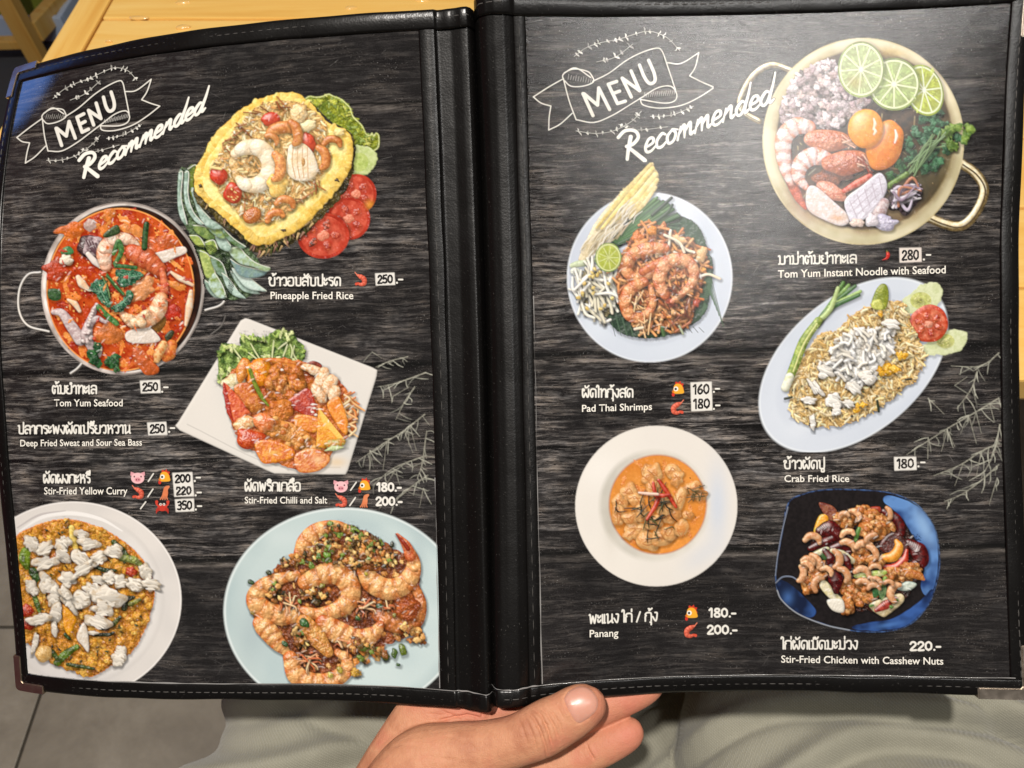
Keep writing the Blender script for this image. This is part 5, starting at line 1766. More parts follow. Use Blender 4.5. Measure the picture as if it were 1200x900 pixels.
def dish_curry():
    A = Art(14, 584, 216, 800, 2, 14); A.frame(0, 580, 3.91)
    A.ell(335, 482, 497, 452, (222, 217, 212), (212, 208, 204), tsc=200)
    A.ell(335, 482, 497, 452, (236, 232, 228), None, ring=0.985)
    A.ell(365, 478, 385, 385, (204, 200, 196), None, ring=0.975, soft=6)
    A.ell(362, 476, 372, 372, (226, 222, 218), (216, 212, 208), tsc=150, soft=8)
    A.tube([(90, 165), (200, 100), (330, 84), (460, 110), (560, 165)], [4, 9, 10, 8, 3], (238, 235, 232), shadow=0, bulge=0)
    A.tube([(80, 150), (180, 92), (300, 72)], [3, 5, 2], (196, 190, 188), shadow=0, bulge=0)
    A.glow(250, 860, 260, 60, (206, 203, 206), 0.6); A.glow(760, 560, 60, 200, (206, 203, 200), 0.5)
    food = [(60, 230), (150, 150), (300, 114), (450, 150), (560, 212), (645, 292), (700, 400), (692, 520), (622, 690), (520, 770), (420, 828), (350, 802), (240, 762), (110, 652), (60, 500)]
    A.poly([(x + (x - 350) * 0.015, y + (y - 450) * 0.015) for x, y in food], (222, 132, 40), (236, 160, 70), rag=4, bulge=0.2, shadow=0.25, det=0.1)
    A.poly(food, (206, 140, 40), (176, 104, 26), rag=8, rsc=16, det=0.6, dsc=10, shadow=0.2)
    for q in A.inside(food, 620):
        A.lump(q[0], q[1], 10 + A.r.rand() * 12, None, 0, [(226, 168, 62), (236, 186, 84), (206, 142, 44), (216, 156, 58)][A.r.randint(4)], (206, 136, 42), irr=0.25, det=0.5, dsc=6, shadow=0.22, spec=0.16, edge=0.1)
    for q in A.inside(food, 60):
        A.lump(q[0], q[1], 10, 5, A.r.rand() * 180, [(60, 74, 28), (96, 70, 24), (44, 52, 24)][A.r.randint(3)], None, irr=0.3, shadow=0.3)
    gr = [([(118, 262), (112, 290), (124, 326)], 24, (122, 150, 40)), ([(150, 350), (166, 372), (160, 396)], 20, (66, 100, 44)), ([(330, 270), (362, 250)], 10, (44, 66, 26)), ([(520, 215), (560, 250), (590, 292), (640, 310)], 12, (70, 92, 34)), ([(560, 290), (610, 296), (640, 318)], 16, (150, 160, 80)), ([(440, 330), (480, 344), (530, 346)], 10, (52, 70, 30)), ([(160, 470), (170, 500), (180, 530)], 12, (110, 140, 50)), ([(262, 768), (305, 726), (352, 696)], 17, (104, 136, 40)), ([(440, 640), (500, 640), (520, 630)], 9, (40, 54, 26)), ([(310, 776), (370, 786), (430, 796)], 9, (74, 90, 36)), ([(470, 610), (520, 590), (550, 560)], 12, (90, 100, 40)), ([(570, 520), (580, 480), (610, 470)], 14, (62, 66, 34)), ([(600, 500), (640, 480)], 12, (150, 150, 60)), ([(300, 640), (320, 660)], 10, (60, 90, 36)), ([(240, 720), (262, 748)], 14, (90, 110, 44))]
    for p, w, c in gr: A.tube(p, [w, w * 1.1, w * 0.7], c, tuple(np.array(c) * 0.6), det=0.3, dsc=8, spec=0.25, shadow=0.5)
    A.tube([(328, 150), (336, 200), (350, 255)], [12, 16, 10], (226, 190, 84), (240, 216, 130))
    A.poly([(296, 505), (350, 558), (340, 600), (316, 644), (290, 590)], (232, 164, 30), (216, 140, 20), spec=0.3)
    for (x, y, rx, ry) in [(602, 352, 26, 24), (124, 530, 26, 34), (132, 590, 30, 34)]: A.lump(x, y, rx, ry, 0, (160, 40, 24), (192, 76, 40), spec=0.3, det=0.3)
    wh = [(145, 222, 42, 34, 20), (205, 246, 48, 28, -30), (290, 220, 30, 36, 0), (286, 272, 38, 36, 20), (206, 312, 58, 32, -15), (375, 182, 36, 24, 10), (408, 224, 48, 30, -10), (366, 288, 48, 34, 30), (452, 290, 42, 32, -20), (524, 258, 42, 34, 10), (310, 388, 40, 42, 0), (380, 340, 56, 28, -35), (214, 402, 36, 52, -20), (250, 462, 34, 46, 10), (146, 424, 28, 42, -30), (456, 390, 40, 20, 10), (506, 378, 36, 32, 0), (554, 396, 36, 32, 0), (622, 412, 48, 30, 20), (668, 352, 30, 40, -40), (694, 410, 44, 30, 10), (430, 440, 50, 34, 30), (492, 470, 74, 58, -10), (470, 520, 44, 42, 0), (320, 492, 28, 60, -35), (372, 480, 46, 46, 20), (256, 540, 34, 44, 20), (180, 570, 52, 28, -8), (450, 580, 52, 36, 20), (250, 615, 16, 36, 0), (425, 632, 24, 10, 0), (548, 740, 36, 50, 10), (160, 680, 16, 44, 15), (300, 450, 20, 40, -30)]
    for (x, y, rx, ry, r) in wh:
        A.flake(x, y, rx * 0.95, ry * 0.92, r)
    A.poly([(382, 586), (402, 630), (406, 718), (378, 690), (352, 650)], (230, 222, 210), (212, 198, 180), shadow=0.55)
    A.lump(200, 728, 36, 40, 30, (206, 160, 90), (222, 184, 120), det=0.2, spec=0.3)
    A.grade(); return A


def dish_prawns():
    A = Art(258, 592, 518, 812, 2, 15); A.frame(240, 560, 3.6)
    A.ell(588, 562, 508, 436, (190, 206, 206), (178, 196, 198), tsc=250)
    A.ell(588, 562, 508, 436, (222, 232, 232), None, ring=0.982, soft=2)
    A.ell(600, 560, 470, 400, (196, 212, 212), (182, 200, 202), tsc=250, soft=14, shade=(0.03, 0.03))
    A.glow(200, 640, 90, 200, (168, 184, 188), 0.6); A.glow(900, 330, 60, 160, (164, 182, 186), 0.5); A.glow(700, 830, 220, 60, (206, 220, 220), 0.5); A.glow(330, 250, 120, 60, (206, 218, 218), 0.5)
    base = [(200, 470), (260, 410), (340, 350), (400, 300), (450, 230), (520, 195), (620, 200), (720, 250), (800, 300), (870, 330), (905, 420), (915, 560), (910, 640), (800, 690), (700, 730), (610, 780), (590, 840), (480, 870), (380, 840), (330, 740), (240, 640), (200, 560)]
    A.poly(base, (150, 80, 34), (104, 50, 22), rag=12, rsc=24, det=0.6, dsc=14, bulge=0.3, shadow=0.5)
    cr = [(206, 140, 72), (184, 112, 48), (224, 170, 104), (150, 84, 36), (120, 66, 30)]
    A.scatter(base, 260, 'lump', 11, cr, irr=0.3, shadow=0.3, det=0.4, dsc=5)
    C = (232, 176, 112); B = (202, 110, 46)
    def sh(p, w, nb=6, tail=False, c=C, b=B):
        A.shrimp(p, w, c, b, nb, tail, (186, 80, 36), det=0.20, spec=0.3)
    sh([(402, 316), (430, 262), (480, 220), (560, 205), (620, 225)], 34, 5)
    sh([(740, 580), (810, 610), (880, 600), (905, 530), (890, 460)], 42, 6, c=(206, 130, 70), b=(160, 80, 34))
    A.lump(850, 540, 60, 60, 20, (190, 104, 46), (150, 70, 30), det=0.6, dsc=10, irr=0.2)
    sh([(676, 392), (706, 440), (770, 470), (835, 452), (876, 400), (880, 345), (858, 295)], 42, 7)
    A.tube([(868, 330), (850, 285), (812, 238)], [24, 20, 6], (190, 84, 40), (220, 130, 80), det=0.2, spec=0.3)
    A.tube([(858, 300), (838, 272), (806, 236)], [9, 8, 3], (140, 44, 22), None)
    sh([(400, 572), (320, 580), (240, 552), (214, 505), (250, 455), (320, 425), (390, 410)], 40, 8)
    sh([(425, 440), (500, 405), (570, 410), (612, 460), (606, 520), (545, 562), (470, 574), (415, 556)], 42, 9)
    sh([(500, 612), (560, 650), (640, 680), (710, 660), (740, 620)], 44, 6, b=(190, 92, 36))
    sh([(232, 612), (270, 650), (310, 700), (350, 740)], 38, 5)
    sh([(360, 760), (385, 830), (450, 862), (530, 858), (592, 816), (600, 764), (560, 736)], 38, 8)
    A.tube([(420, 610), (470, 670), (520, 735)], [34, 40, 22], (222, 160, 84), (194, 112, 44), det=0.5, dsc=10, spec=0.3)
    A.lump(650, 330, 120, 60, 10, (176, 100, 42), (120, 70, 30), det=0.7, dsc=10, irr=0.2, shadow=0.4)
    # legs and feelers
    for (x, y, n, sp) in [(350, 520, 12, 40), (440, 770, 14, 40), (680, 540, 12, 36), (600, 700, 12, 40), (770, 540, 8, 24), (660, 730, 8, 30)]:
        for i in range(n):
            a = A.r.rand() * 6.28
            A.tube([(x + A.r.normal() * sp * 0.5, y + A.r.normal() * sp * 0.4), (x + math.cos(a) * sp, y + math.sin(a) * sp * 0.8), (x + math.cos(a) * sp * 1.3, y + math.sin(a) * sp * 1.1 + 8)], [3.6, 2.6, 1.2], [(226, 150, 100), (206, 110, 64), (240, 196, 150)][i % 3], shadow=0.5)
    # garlic, pepper and spring onion crumbs
    top = [(480, 250), (520, 200), (620, 205), (720, 245), (800, 310), (820, 370), (760, 380), (680, 360), (620, 380), (500, 350), (440, 360), (340, 370), (320, 340), (420, 310)]
    cc = [(222, 164, 92), (196, 128, 60), (236, 190, 120), (164, 100, 44), (96, 72, 34), (140, 84, 36), (120, 140, 56), (70, 62, 34)]
    A.scatter(top, 340, 'lump', 10, cc, irr=0.3, shadow=0.3, det=0.3, dsc=5, spec=0.2)
    A.scatter([(400, 480), (470, 470), (520, 500), (470, 530), (420, 520)], 40, 'lump', 11, cc, irr=0.3, shadow=0.5)
    A.scatter([(380, 620), (440, 700), (430, 740), (380, 700)], 40, 'lump', 11, cc, irr=0.3, shadow=0.5)
    A.scatter([(620, 680), (740, 700), (780, 760), (690, 780), (620, 800)], 46, 'lump', 14, cc, irr=0.3, shadow=0.5)
    A.scatter([(300, 420), (260, 500), (290, 530), (340, 500)], 26, 'lump', 10, cc, irr=0.3, shadow=0.5)
    A.scatter([(820, 620), (920, 650), (930, 690), (860, 690)], 20, 'lump', 14, cc[:4], irr=0.3, shadow=0.5)
    A.scatter([(600, 820), (640, 810), (680, 850), (640, 850)], 5, 'lump', 14, [(226, 180, 90), (206, 160, 60)], irr=0.3, shadow=0.4)
    for (x, y, r, c) in [(420, 612, 24, (64, 112, 52)), (337, 700, 15, (54, 100, 52)), (735, 540, 14, (50, 90, 50)), (645, 592, 12, (70, 110, 50)), (515, 325, 16, (120, 160, 60)), (450, 370, 16, (134, 166, 70)), (480, 330, 14, (110, 150, 60)), (530, 192, 14, (130, 156, 66)), (195, 440, 15, (60, 96, 50)), (835, 725, 24, (120, 140, 50)), (800, 740, 20, (84, 112, 44)), (816, 788, 10, (80, 120, 50)), (790, 282, 14, (62, 70, 44)), (760, 750, 16, (150, 100, 50)), (570, 810, 16, (200, 180, 70)), (530, 832, 14, (206, 190, 90)), (400, 520, 10, (150, 170, 80)), (270, 400, 14, (70, 80, 44)), (200, 570, 10, (200, 170, 70)), (495, 455, 12, (170, 160, 70)), (680, 405, 10, (190, 170, 60)), (800, 580, 10, (150, 140, 60))]:
        A.lump(x, y, r, r * 0.75, A.r.rand() * 90, c, tuple(np.array(c) * 0.7), spec=0.35, shadow=0.5)
    A.wet(base, 130, 9, 0.5); A.grade(food=0.75); return A


def dish_noodle_pot():
    A = Art(862, 40, 1166, 290, 2, 16); A.frame(860, 30, 3.4625)
    for pts, w in (([(925, 560), (985, 605), (1016, 668), (990, 745), (945, 800), (900, 815), (840, 800), (790, 778)], 20), ([(232, 182), (150, 160), (75, 208), (26, 300), (38, 350), (102, 388)], 12)):
        A.tube(pts, w, (150, 128, 84), (96, 80, 50), shadow=0, spec=0.2)
        A.tube([(x - 3, y - 4) for x, y in pts], w * 0.62, (214, 196, 150), (236, 226, 196), shadow=0, spec=0.5)
        A.tube([(x + 4, y + 4) for x, y in pts], w * 0.18, (90, 70, 40), None, shadow=0)
    A.ell(525, 470, 409, 420, (196, 182, 140), (214, 204, 168), tsc=120)
    A.ell(525, 470, 403, 414, (224, 216, 186), (196, 186, 150), tsc=100, shade=(0.06, -0.08))
    A.ell(527, 464, 372, 384, (150, 132, 96), (190, 176, 140), tsc=70, soft=8)
    A.ell(530, 462, 358, 366, (92, 70, 44), (60, 48, 34), tsc=50, soft=3)
    A.ell(524, 462, 350, 356, (80, 62, 46), (52, 44, 36), tsc=22)
    A.glow(740, 600, 160, 160, (88, 84, 60), 0.7); A.glow(300, 720, 120, 120, (130, 76, 44), 0.7); A.glow(860, 500, 70, 160, (128, 118, 84), 0.6)
    A.glow(640, 760, 160, 60, (150, 130, 100), 0.6); A.glow(640, 110, 120, 30, (190, 160, 90), 0.6)
    for i in range(150):
        a = A.r.rand() * 6.28; r = A.r.rand() ** 0.5
        A.tube([(530 + 330 * r * math.cos(a), 470 + 340 * r * math.sin(a)), (530 + 330 * r * math.cos(a) + A.r.normal() * 20, 470 + 340 * r * math.sin(a) + A.r.normal() * 20)], 2.2, [(112, 100, 72), (60, 50, 40), (140, 120, 80)][i % 3], smooth=False, shadow=0.2)
    pork = [(185, 340), (215, 270), (262, 190), (330, 165), (392, 140), (430, 190), (455, 245), (545, 315), (500, 350), (460, 385), (420, 412), (330, 410), (200, 398)]
    A.poly(pork, (110, 92, 92), (70, 58, 58), rag=8, rsc=18, det=0.6, dsc=10)
    A.scatter(pork, 330, 'lump', 15, [(204, 188, 192), (186, 166, 170), (222, 210, 212), (164, 142, 146), (196, 172, 170)], irr=0.32, shadow=0.35, det=0.4, dsc=6, spec=0.2)
    # herbs
    for (x, y, R) in [(790, 400, 50), (830, 480, 70), (800, 530, 70), (880, 470, 60), (760, 430, 44), (690, 520, 40), (850, 370, 40), (800, 560, 40), (740, 480, 46)]:
        A.herb(x, y, R, (78, 132, 92), (34, 70, 46), 6)
    A.herb(905, 448, 66, (132, 160, 66), (84, 120, 50), 8)
    for i in range(14): A.tube([(700 + A.r.rand() * 60, 560 + A.r.rand() * 60), (740 + A.r.rand() * 60, 480 + A.r.rand() * 60), (800 + A.r.rand() * 60, 430 + A.r.rand() * 60)], 2.4, (110, 140, 90), shadow=0.3)
    A.herb(655, 590, 50, (70, 124, 70), (30, 62, 38), 7)
    A.tube([(620, 656), (660, 628), (702, 602)], 10, (120, 150, 70), (84, 112, 50))
    # lime slices
    A.lime(772, 262, 76, 106, -18, (150, 170, 50), (176, 188, 84))
    A.lime(650, 238, 105, 106, 0, (140, 160, 80), (168, 186, 120))
    A.lime(516, 178, 94, 114, 0, (148, 166, 96), (176, 190, 136))
    A.glow(490, 230, 50, 40, (160, 130, 60), 0.45)
    # prawns
    A.tube([(205, 500), (222, 600), (258, 690), (290, 740)], [26, 24, 18, 8], (196, 92, 56), (222, 150, 120), band=7, bandc=(170, 60, 30), det=0.2)
    A.shrimp([(306, 412), (252, 408), (206, 450), (200, 520), (212, 590), (232, 640)], 33, (226, 206, 204), (206, 120, 84), 7, False, spec=0.4)
    A.lump(380, 466, 98, 44, 4, (206, 134, 100), (178, 98, 64), irr=0.08, det=0.3, dsc=10, spec=0.3, shadow=0.6)
    for i in range(8): A.tube([(430 + A.r.rand() * 40, 440 + A.r.rand() * 60), (480 + A.r.rand() * 20, 450 + A.r.rand() * 50)], 2.5, (226, 170, 140), smooth=False)
    A.lump(400, 610, 80, 40, 0, (150, 84, 54), (110, 60, 40), det=0.5, irr=0.2)
    A.shrimp([(376, 540), (322, 530), (274, 560), (262, 615), (292, 655)], 34, (226, 208, 208), (206, 124, 92), 6, False, spec=0.4)
    A.lump(455, 556, 98, 50, -6, (198, 118, 82), (166, 84, 52), irr=0.08, det=0.35, dsc=10, spec=0.3, shadow=0.6)
    for i in range(12): A.tube([(500 + A.r.rand() * 40, 520 + A.r.rand() * 60), (545 + A.r.rand() * 25, 545 + A.r.rand() * 50)], 2.5, [(232, 180, 150), (150, 60, 40)][i % 2], smooth=False)
    A.lump(395, 672, 60, 34, 20, (216, 150, 124), (196, 110, 84), spec=0.4)
    # egg yolks
    A.lump(612, 486, 70, 106, 28, (226, 124, 24), (236, 146, 44), irr=0.05, det=0.0, bulge=0.7, spec=0.3, shadow=0.6)
    A.lump(535, 418, 73, 78, 0, (238, 146, 40), (246, 164, 60), irr=0.02, det=0.0, bulge=0.55, spec=0.3, shadow=0.6)
    for (x, y, L) in [(568, 400, 22), (570, 430, 12), (655, 450, 26)]: A.tube([(x, y - L), (x + 5, y), (x - 2, y + L)], [3, 6, 3], (252, 226, 184), shadow=0)
    # squid pieces
    A.tube([(446, 672), (500, 640), (552, 610)], [9, 14, 10], (190, 66, 44), (220, 130, 110), shadow=0.4)
    A.poly([(296, 668), (330, 652), (400, 710), (470, 778), (440, 812), (370, 790), (300, 745)], (222, 214, 218), (206, 188, 180), bulge=0.5, spec=0.25, shadow=0.6)
    A.glow(420, 780, 40, 20, (206, 150, 90), 0.6)
    A.poly([(452, 706), (520, 650), (590, 598), (620, 640), (610, 690), (560, 760), (490, 806), (462, 770)], (218, 216, 228), (198, 192, 206), bulge=0.5, spec=0.25, shadow=0.6)
    for k in range(5): A.tube([(470 + k * 30, 712 - k * 24), (500 + k * 26, 780 - k * 24)], 1.6, (176, 164, 180), shadow=0, bulge=0)
    for k in range(4): A.tube([(470 + k * 18, 730 + k * 16), (570 + k * 12, 640 + k * 20)], 1.6, (176, 164, 180), shadow=0, bulge=0)
    A.lump(690, 700, 70, 60, -30, (70, 52, 60), (40, 30, 34), irr=0.2, det=0.4)
    for i in range(26):
        t = A.r.rand(); A.tube([(640 + 30 * A.r.rand(), 740 - 80 * A.r.rand()), (690 + A.r.normal() * 20, 690 + A.r.normal() * 24), (730 + 36 * A.r.rand(), 640 + 60 * A.r.rand())], [5, 6, 2], [(196, 186, 204), (150, 130, 150), (222, 214, 224), (180, 120, 90)][i % 4], shadow=0.5)
    A.tube([(610, 720), (590, 760), (560, 790)], [20, 26, 14], (206, 196, 200), (170, 140, 140), shadow=0.5)
    A.lump(610, 800, 52, 30, -10, (206, 202, 222), (170, 164, 190), irr=0.25, spec=0.35)
    A.lump(560, 790, 26, 26, 0, (222, 214, 222), None, irr=0.2); A.lump(500, 800, 30, 16, 0, (222, 200, 190), None)
    A.grade(food=0.5); return A


def dish_padthai():
    A = Art(662, 190, 862, 428, 2, 17); A.frame(640, 180, 3.4615)
    A.ell(420, 502, 335, 344, (206, 214, 226), (198, 206, 220), tsc=200)
    A.ell(420, 502, 335, 344, (226, 232, 240), None, ring=0.985, soft=2)
    A.ell(420, 505, 262, 270, (190, 198, 212), None, ring=0.97, soft=6)
    A.glow(640, 360, 60, 160, (190, 200, 216), 0.5); A.glow(200, 700, 90, 90, (216, 224, 234), 0.5)
    leafp = [(500, 250), (585, 268), (632, 320), (660, 400), (678, 450), (668, 560), (640, 655), (560, 712), (450, 748), (350, 744), (290, 720), (252, 680), (240, 640), (280, 540), (300, 450), (430, 290)]
    A.poly(leafp, (46, 76, 52), (30, 56, 38), bulge=0.1, rag=3, det=0.1, dsc=20, shadow=0.5)
    for i in range(22):
        x = 470 + i * 9; A.tube([(x, 270 + i * 9), (x + 60, 240 + i * 22)], 1.6, (74, 104, 74), smooth=False, shadow=0, bulge=0)
    for i in range(16):
        A.tube([(260 + i * 24, 660 + i * 3), (280 + i * 24, 740 - i)], 1.6, (70, 100, 72), smooth=False, shadow=0, bulge=0)
        A.tube([(610 + i * 3, 560 + i * 4), (670 - i * 3, 540 + i * 8)], 1.6, (70, 100, 72), smooth=False, shadow=0, bulge=0)
    # chives
    for i in range(22):
        t = i / 21
        A.tube([(268 + t * 26, 352 + t * 14), (352 + t * 60, 262 + t * 50), (440 + t * 100, 168 + t * 86 + A.r.normal() * 8)], [7, 8, 6], [(62, 104, 56), (44, 82, 46), (86, 126, 74), (34, 62, 36)][i % 4], None, shadow=0.5, spec=0.12)
    A.tube([(430, 250), (470, 215), (508, 180)], 7, (38, 60, 44)); A.tube([(440, 280), (490, 240), (512, 208)], 6, (44, 70, 48))
    # banana blossom
    bl = [(424, 40), (440, 60), (456, 92), (442, 150), (380, 215), (300, 300), (210, 392), (152, 446), (132, 430), (158, 360), (200, 280), (262, 200), (340, 122)]
    A.poly(bl, (228, 214, 180), (206, 188, 150), bulge=0.3, bev=26, det=0.05, shadow=0.5, rag=2)
    A.poly([(424, 40), (440, 60), (456, 92), (442, 150), (400, 190), (330, 200), (270, 220), (300, 160), (350, 112)], (224, 198, 128), (234, 214, 156), bulge=0.3, bev=20, det=0.05, shadow=0, rag=6)
    for i, (a, m, e, w, c, c2) in enumerate([((424, 44), (330, 150), (205, 300), [8, 12, 5], (226, 206, 140), (206, 182, 110)), ((432, 60), (345, 165), (225, 305), [9, 13, 5], (232, 212, 140), (216, 188, 110)),
                                        ((444, 84), (362, 186), (262, 290), [10, 14, 6], (226, 200, 124), (236, 220, 160)), ((450, 108), (380, 200), (300, 284), [9, 12, 6], (214, 188, 116), (232, 214, 160)), ((444, 138), (396, 205), (340, 262), [7, 9, 5], (226, 208, 156), (206, 186, 130))]):
        A.tube([a, m, e], w, c, c2, bulge=0.45, shadow=0.35, spec=0.08, tsc=30)
    for i in range(90):
        t = A.r.rand(); q = A.r.rand()
        x0 = 148 + t * 190 + (q - 0.5) * 60; y0 = 424 - t * 170 + (q - 0.5) * 44
        L = 20 + A.r.rand() * 34
        if not (130 < x0 < 380): continue
        A.tube([(x0, y0), (x0 + L * 0.4 + A.r.normal() * 4, y0 - L * 0.7), (x0 + L * 0.95, y0 - L * 1.2)], [0.8, 1.7, 0.8], [(246, 242, 230), (186, 166, 132), (236, 228, 206), (224, 212, 184)][i % 4], shadow=0.12, bulge=0.3, spec=0, n=3)
    A.tube([(105, 455), (130, 448), (180, 440), (200, 430)], [10, 14, 12, 8], (206, 214, 186), (176, 190, 150))
    A.lump(120, 480, 20, 18, 0, (222, 226, 214), None)
    # bean sprouts
    sp = [(120, 540), (150, 480), (200, 450), (270, 480), (290, 540), (270, 620), (240, 660), (170, 650), (130, 590)]
    A.poly(sp, (150, 140, 104), (120, 110, 76), rag=10, det=0.5)
    for q in A.inside(sp, 74):
        a = A.r.normal() * 0.6 + 1.1; L = 34 + A.r.rand() * 26
        A.tube([(q[0] - math.cos(a) * L, q[1] - math.sin(a) * L), (q[0] + A.r.normal() * 10, q[1] + A.r.normal() * 10), (q[0] + math.cos(a) * L, q[1] + math.sin(a) * L)], [4, 6, 5], [(236, 234, 222), (222, 216, 194), (244, 242, 234)][A.r.randint(3)], shadow=0.5, spec=0.2)
    for q in A.inside(sp, 18): A.lump(q[0], q[1], 9, 7, A.r.rand() * 180, (206, 176, 92), (230, 210, 140), shadow=0.4)
    # noodles
    nd = [(285, 500), (320, 390), (350, 330), (420, 292), (520, 312), (622, 380), (652, 452), (612, 600), (576, 688), (500, 712), (436, 722), (340, 684), (290, 585)]
    A.poly(nd, (150, 84, 40), (186, 112, 58), rag=10, rsc=18, det=0.6, dsc=10, shadow=0.5)
    for q in A.inside(nd, 190):
        a = A.r.rand() * 6.28; L = 24 + A.r.rand() * 26; k = A.r.normal() * 0.7
        dx, dy = math.cos(a) * L, math.sin(a) * L
        A.tube([(q[0] - dx, q[1] - dy), (q[0] - dy * k, q[1] + dx * k), (q[0] + dx, q[1] + dy)], 4.6, [(214, 146, 86), (196, 120, 62), (226, 166, 106), (172, 96, 46)][A.r.randint(4)], n=4, shadow=0.5, spec=0.2)
    A.scatter(nd, 80, 'lump', 8, [(226, 176, 120), (180, 100, 50), (140, 70, 36), (232, 150, 70)], irr=0.3, shadow=0.5)
    for (x, y, rx, ry, c) in [(430, 312, 18, 20, (226, 140, 50)), (372, 340, 26, 22, (206, 120, 60)), (380, 368, 30, 20, (220, 146, 84)), (630, 410, 20, 34, (222, 176, 124)), (455, 400, 16, 20, (230, 190, 140)), (610, 605, 12, 18, (170, 70, 40)), (540, 350, 30, 18, (226, 180, 130))]:
        A.lump(x, y, rx, ry, A.r.rand() * 60, c, None, irr=0.25, det=0.3)
    for p in [[(505, 312), (500, 360), (490, 430)], [(530, 360), (570, 390), (600, 400)], [(480, 330), (540, 360), (560, 400)], [(520, 400), (560, 420), (610, 436)], [(620, 500), (660, 490), (705, 508)]]:
        A.tube(p, 5, (232, 216, 190), shadow=0.5)
    S = (226, 158, 104); Bc = (190, 92, 46)
    A.shrimp([(482, 384), (420, 384), (350, 410), (322, 460), (352, 500), (420, 490), (470, 448)], 24, S, Bc, 8, False, det=0.25)
    A.tube([(392, 480), (440, 452), (484, 420)], [16, 18, 8], (206, 120, 64), (226, 150, 90), band=4, bandc=(176, 80, 36))
    A.shrimp([(482, 572), (458, 520), (478, 456), (530, 428), (584, 446), (600, 500), (570, 550), (510, 600)], 25, (232, 170, 122), Bc, 9, True, (196, 84, 50), det=0.25, fin=0.7)
    A.shrimp([(396, 520), (344, 548), (322, 600), (340, 655), (392, 664), (432, 610), (424, 540)], 24, S, Bc, 8, False, det=0.25)
    for i in range(30):
        c = [(370, 600), (510, 545), (400, 690), (560, 640)][i % 4]
        A.tube([(c[0] + A.r.normal() * 16, c[1] + A.r.normal() * 20), (c[0] + A.r.normal() * 20, c[1] + A.r.normal() * 26)], 2.4, [(240, 190, 140), (120, 56, 30)][i % 2], smooth=False, shadow=0.4)
    A.tube([(470, 705), (478, 738)], 7, (70, 100, 56)); A.tube([(540, 700), (556, 732)], 4, (170, 180, 150)); A.tube([(360, 712), (392, 706)], 5, (232, 216, 190))
    A.ell(252, 421, 53, 59, (120, 150, 58), None, shadow=0.5); A.ell(252, 421, 49, 55, (206, 210, 150), None); A.ell(253, 422, 44, 50, (178, 188, 84), (160, 172, 70), tsc=14)
    for i in range(9):
        a = i * 0.7; A.tube([(253, 422), (253 + 40 * math.cos(a), 422 + 46 * math.sin(a))], 1.4, (206, 210, 140), smooth=False, shadow=0, bulge=0)
    A.wet(nd, 60, 8, 0.5); A.grade(food=0.7); return A


def cucumber(A, pts, cx, cy, r):
    A.poly(pts, (214, 220, 180), (200, 208, 160), bulge=0.08, rag=7, rsc=16, det=0.04, shadow=0.35)
    A.ell(cx, cy, r, r * 0.8, (206, 208, 140), (190, 196, 116), tsc=10)
    for i in range(14): A.lump(cx + A.r.normal() * r * 0.45, cy + A.r.normal() * r * 0.35, 6, 3, A.r.rand() * 180, (222, 216, 150), (176, 180, 96), shadow=0.15)


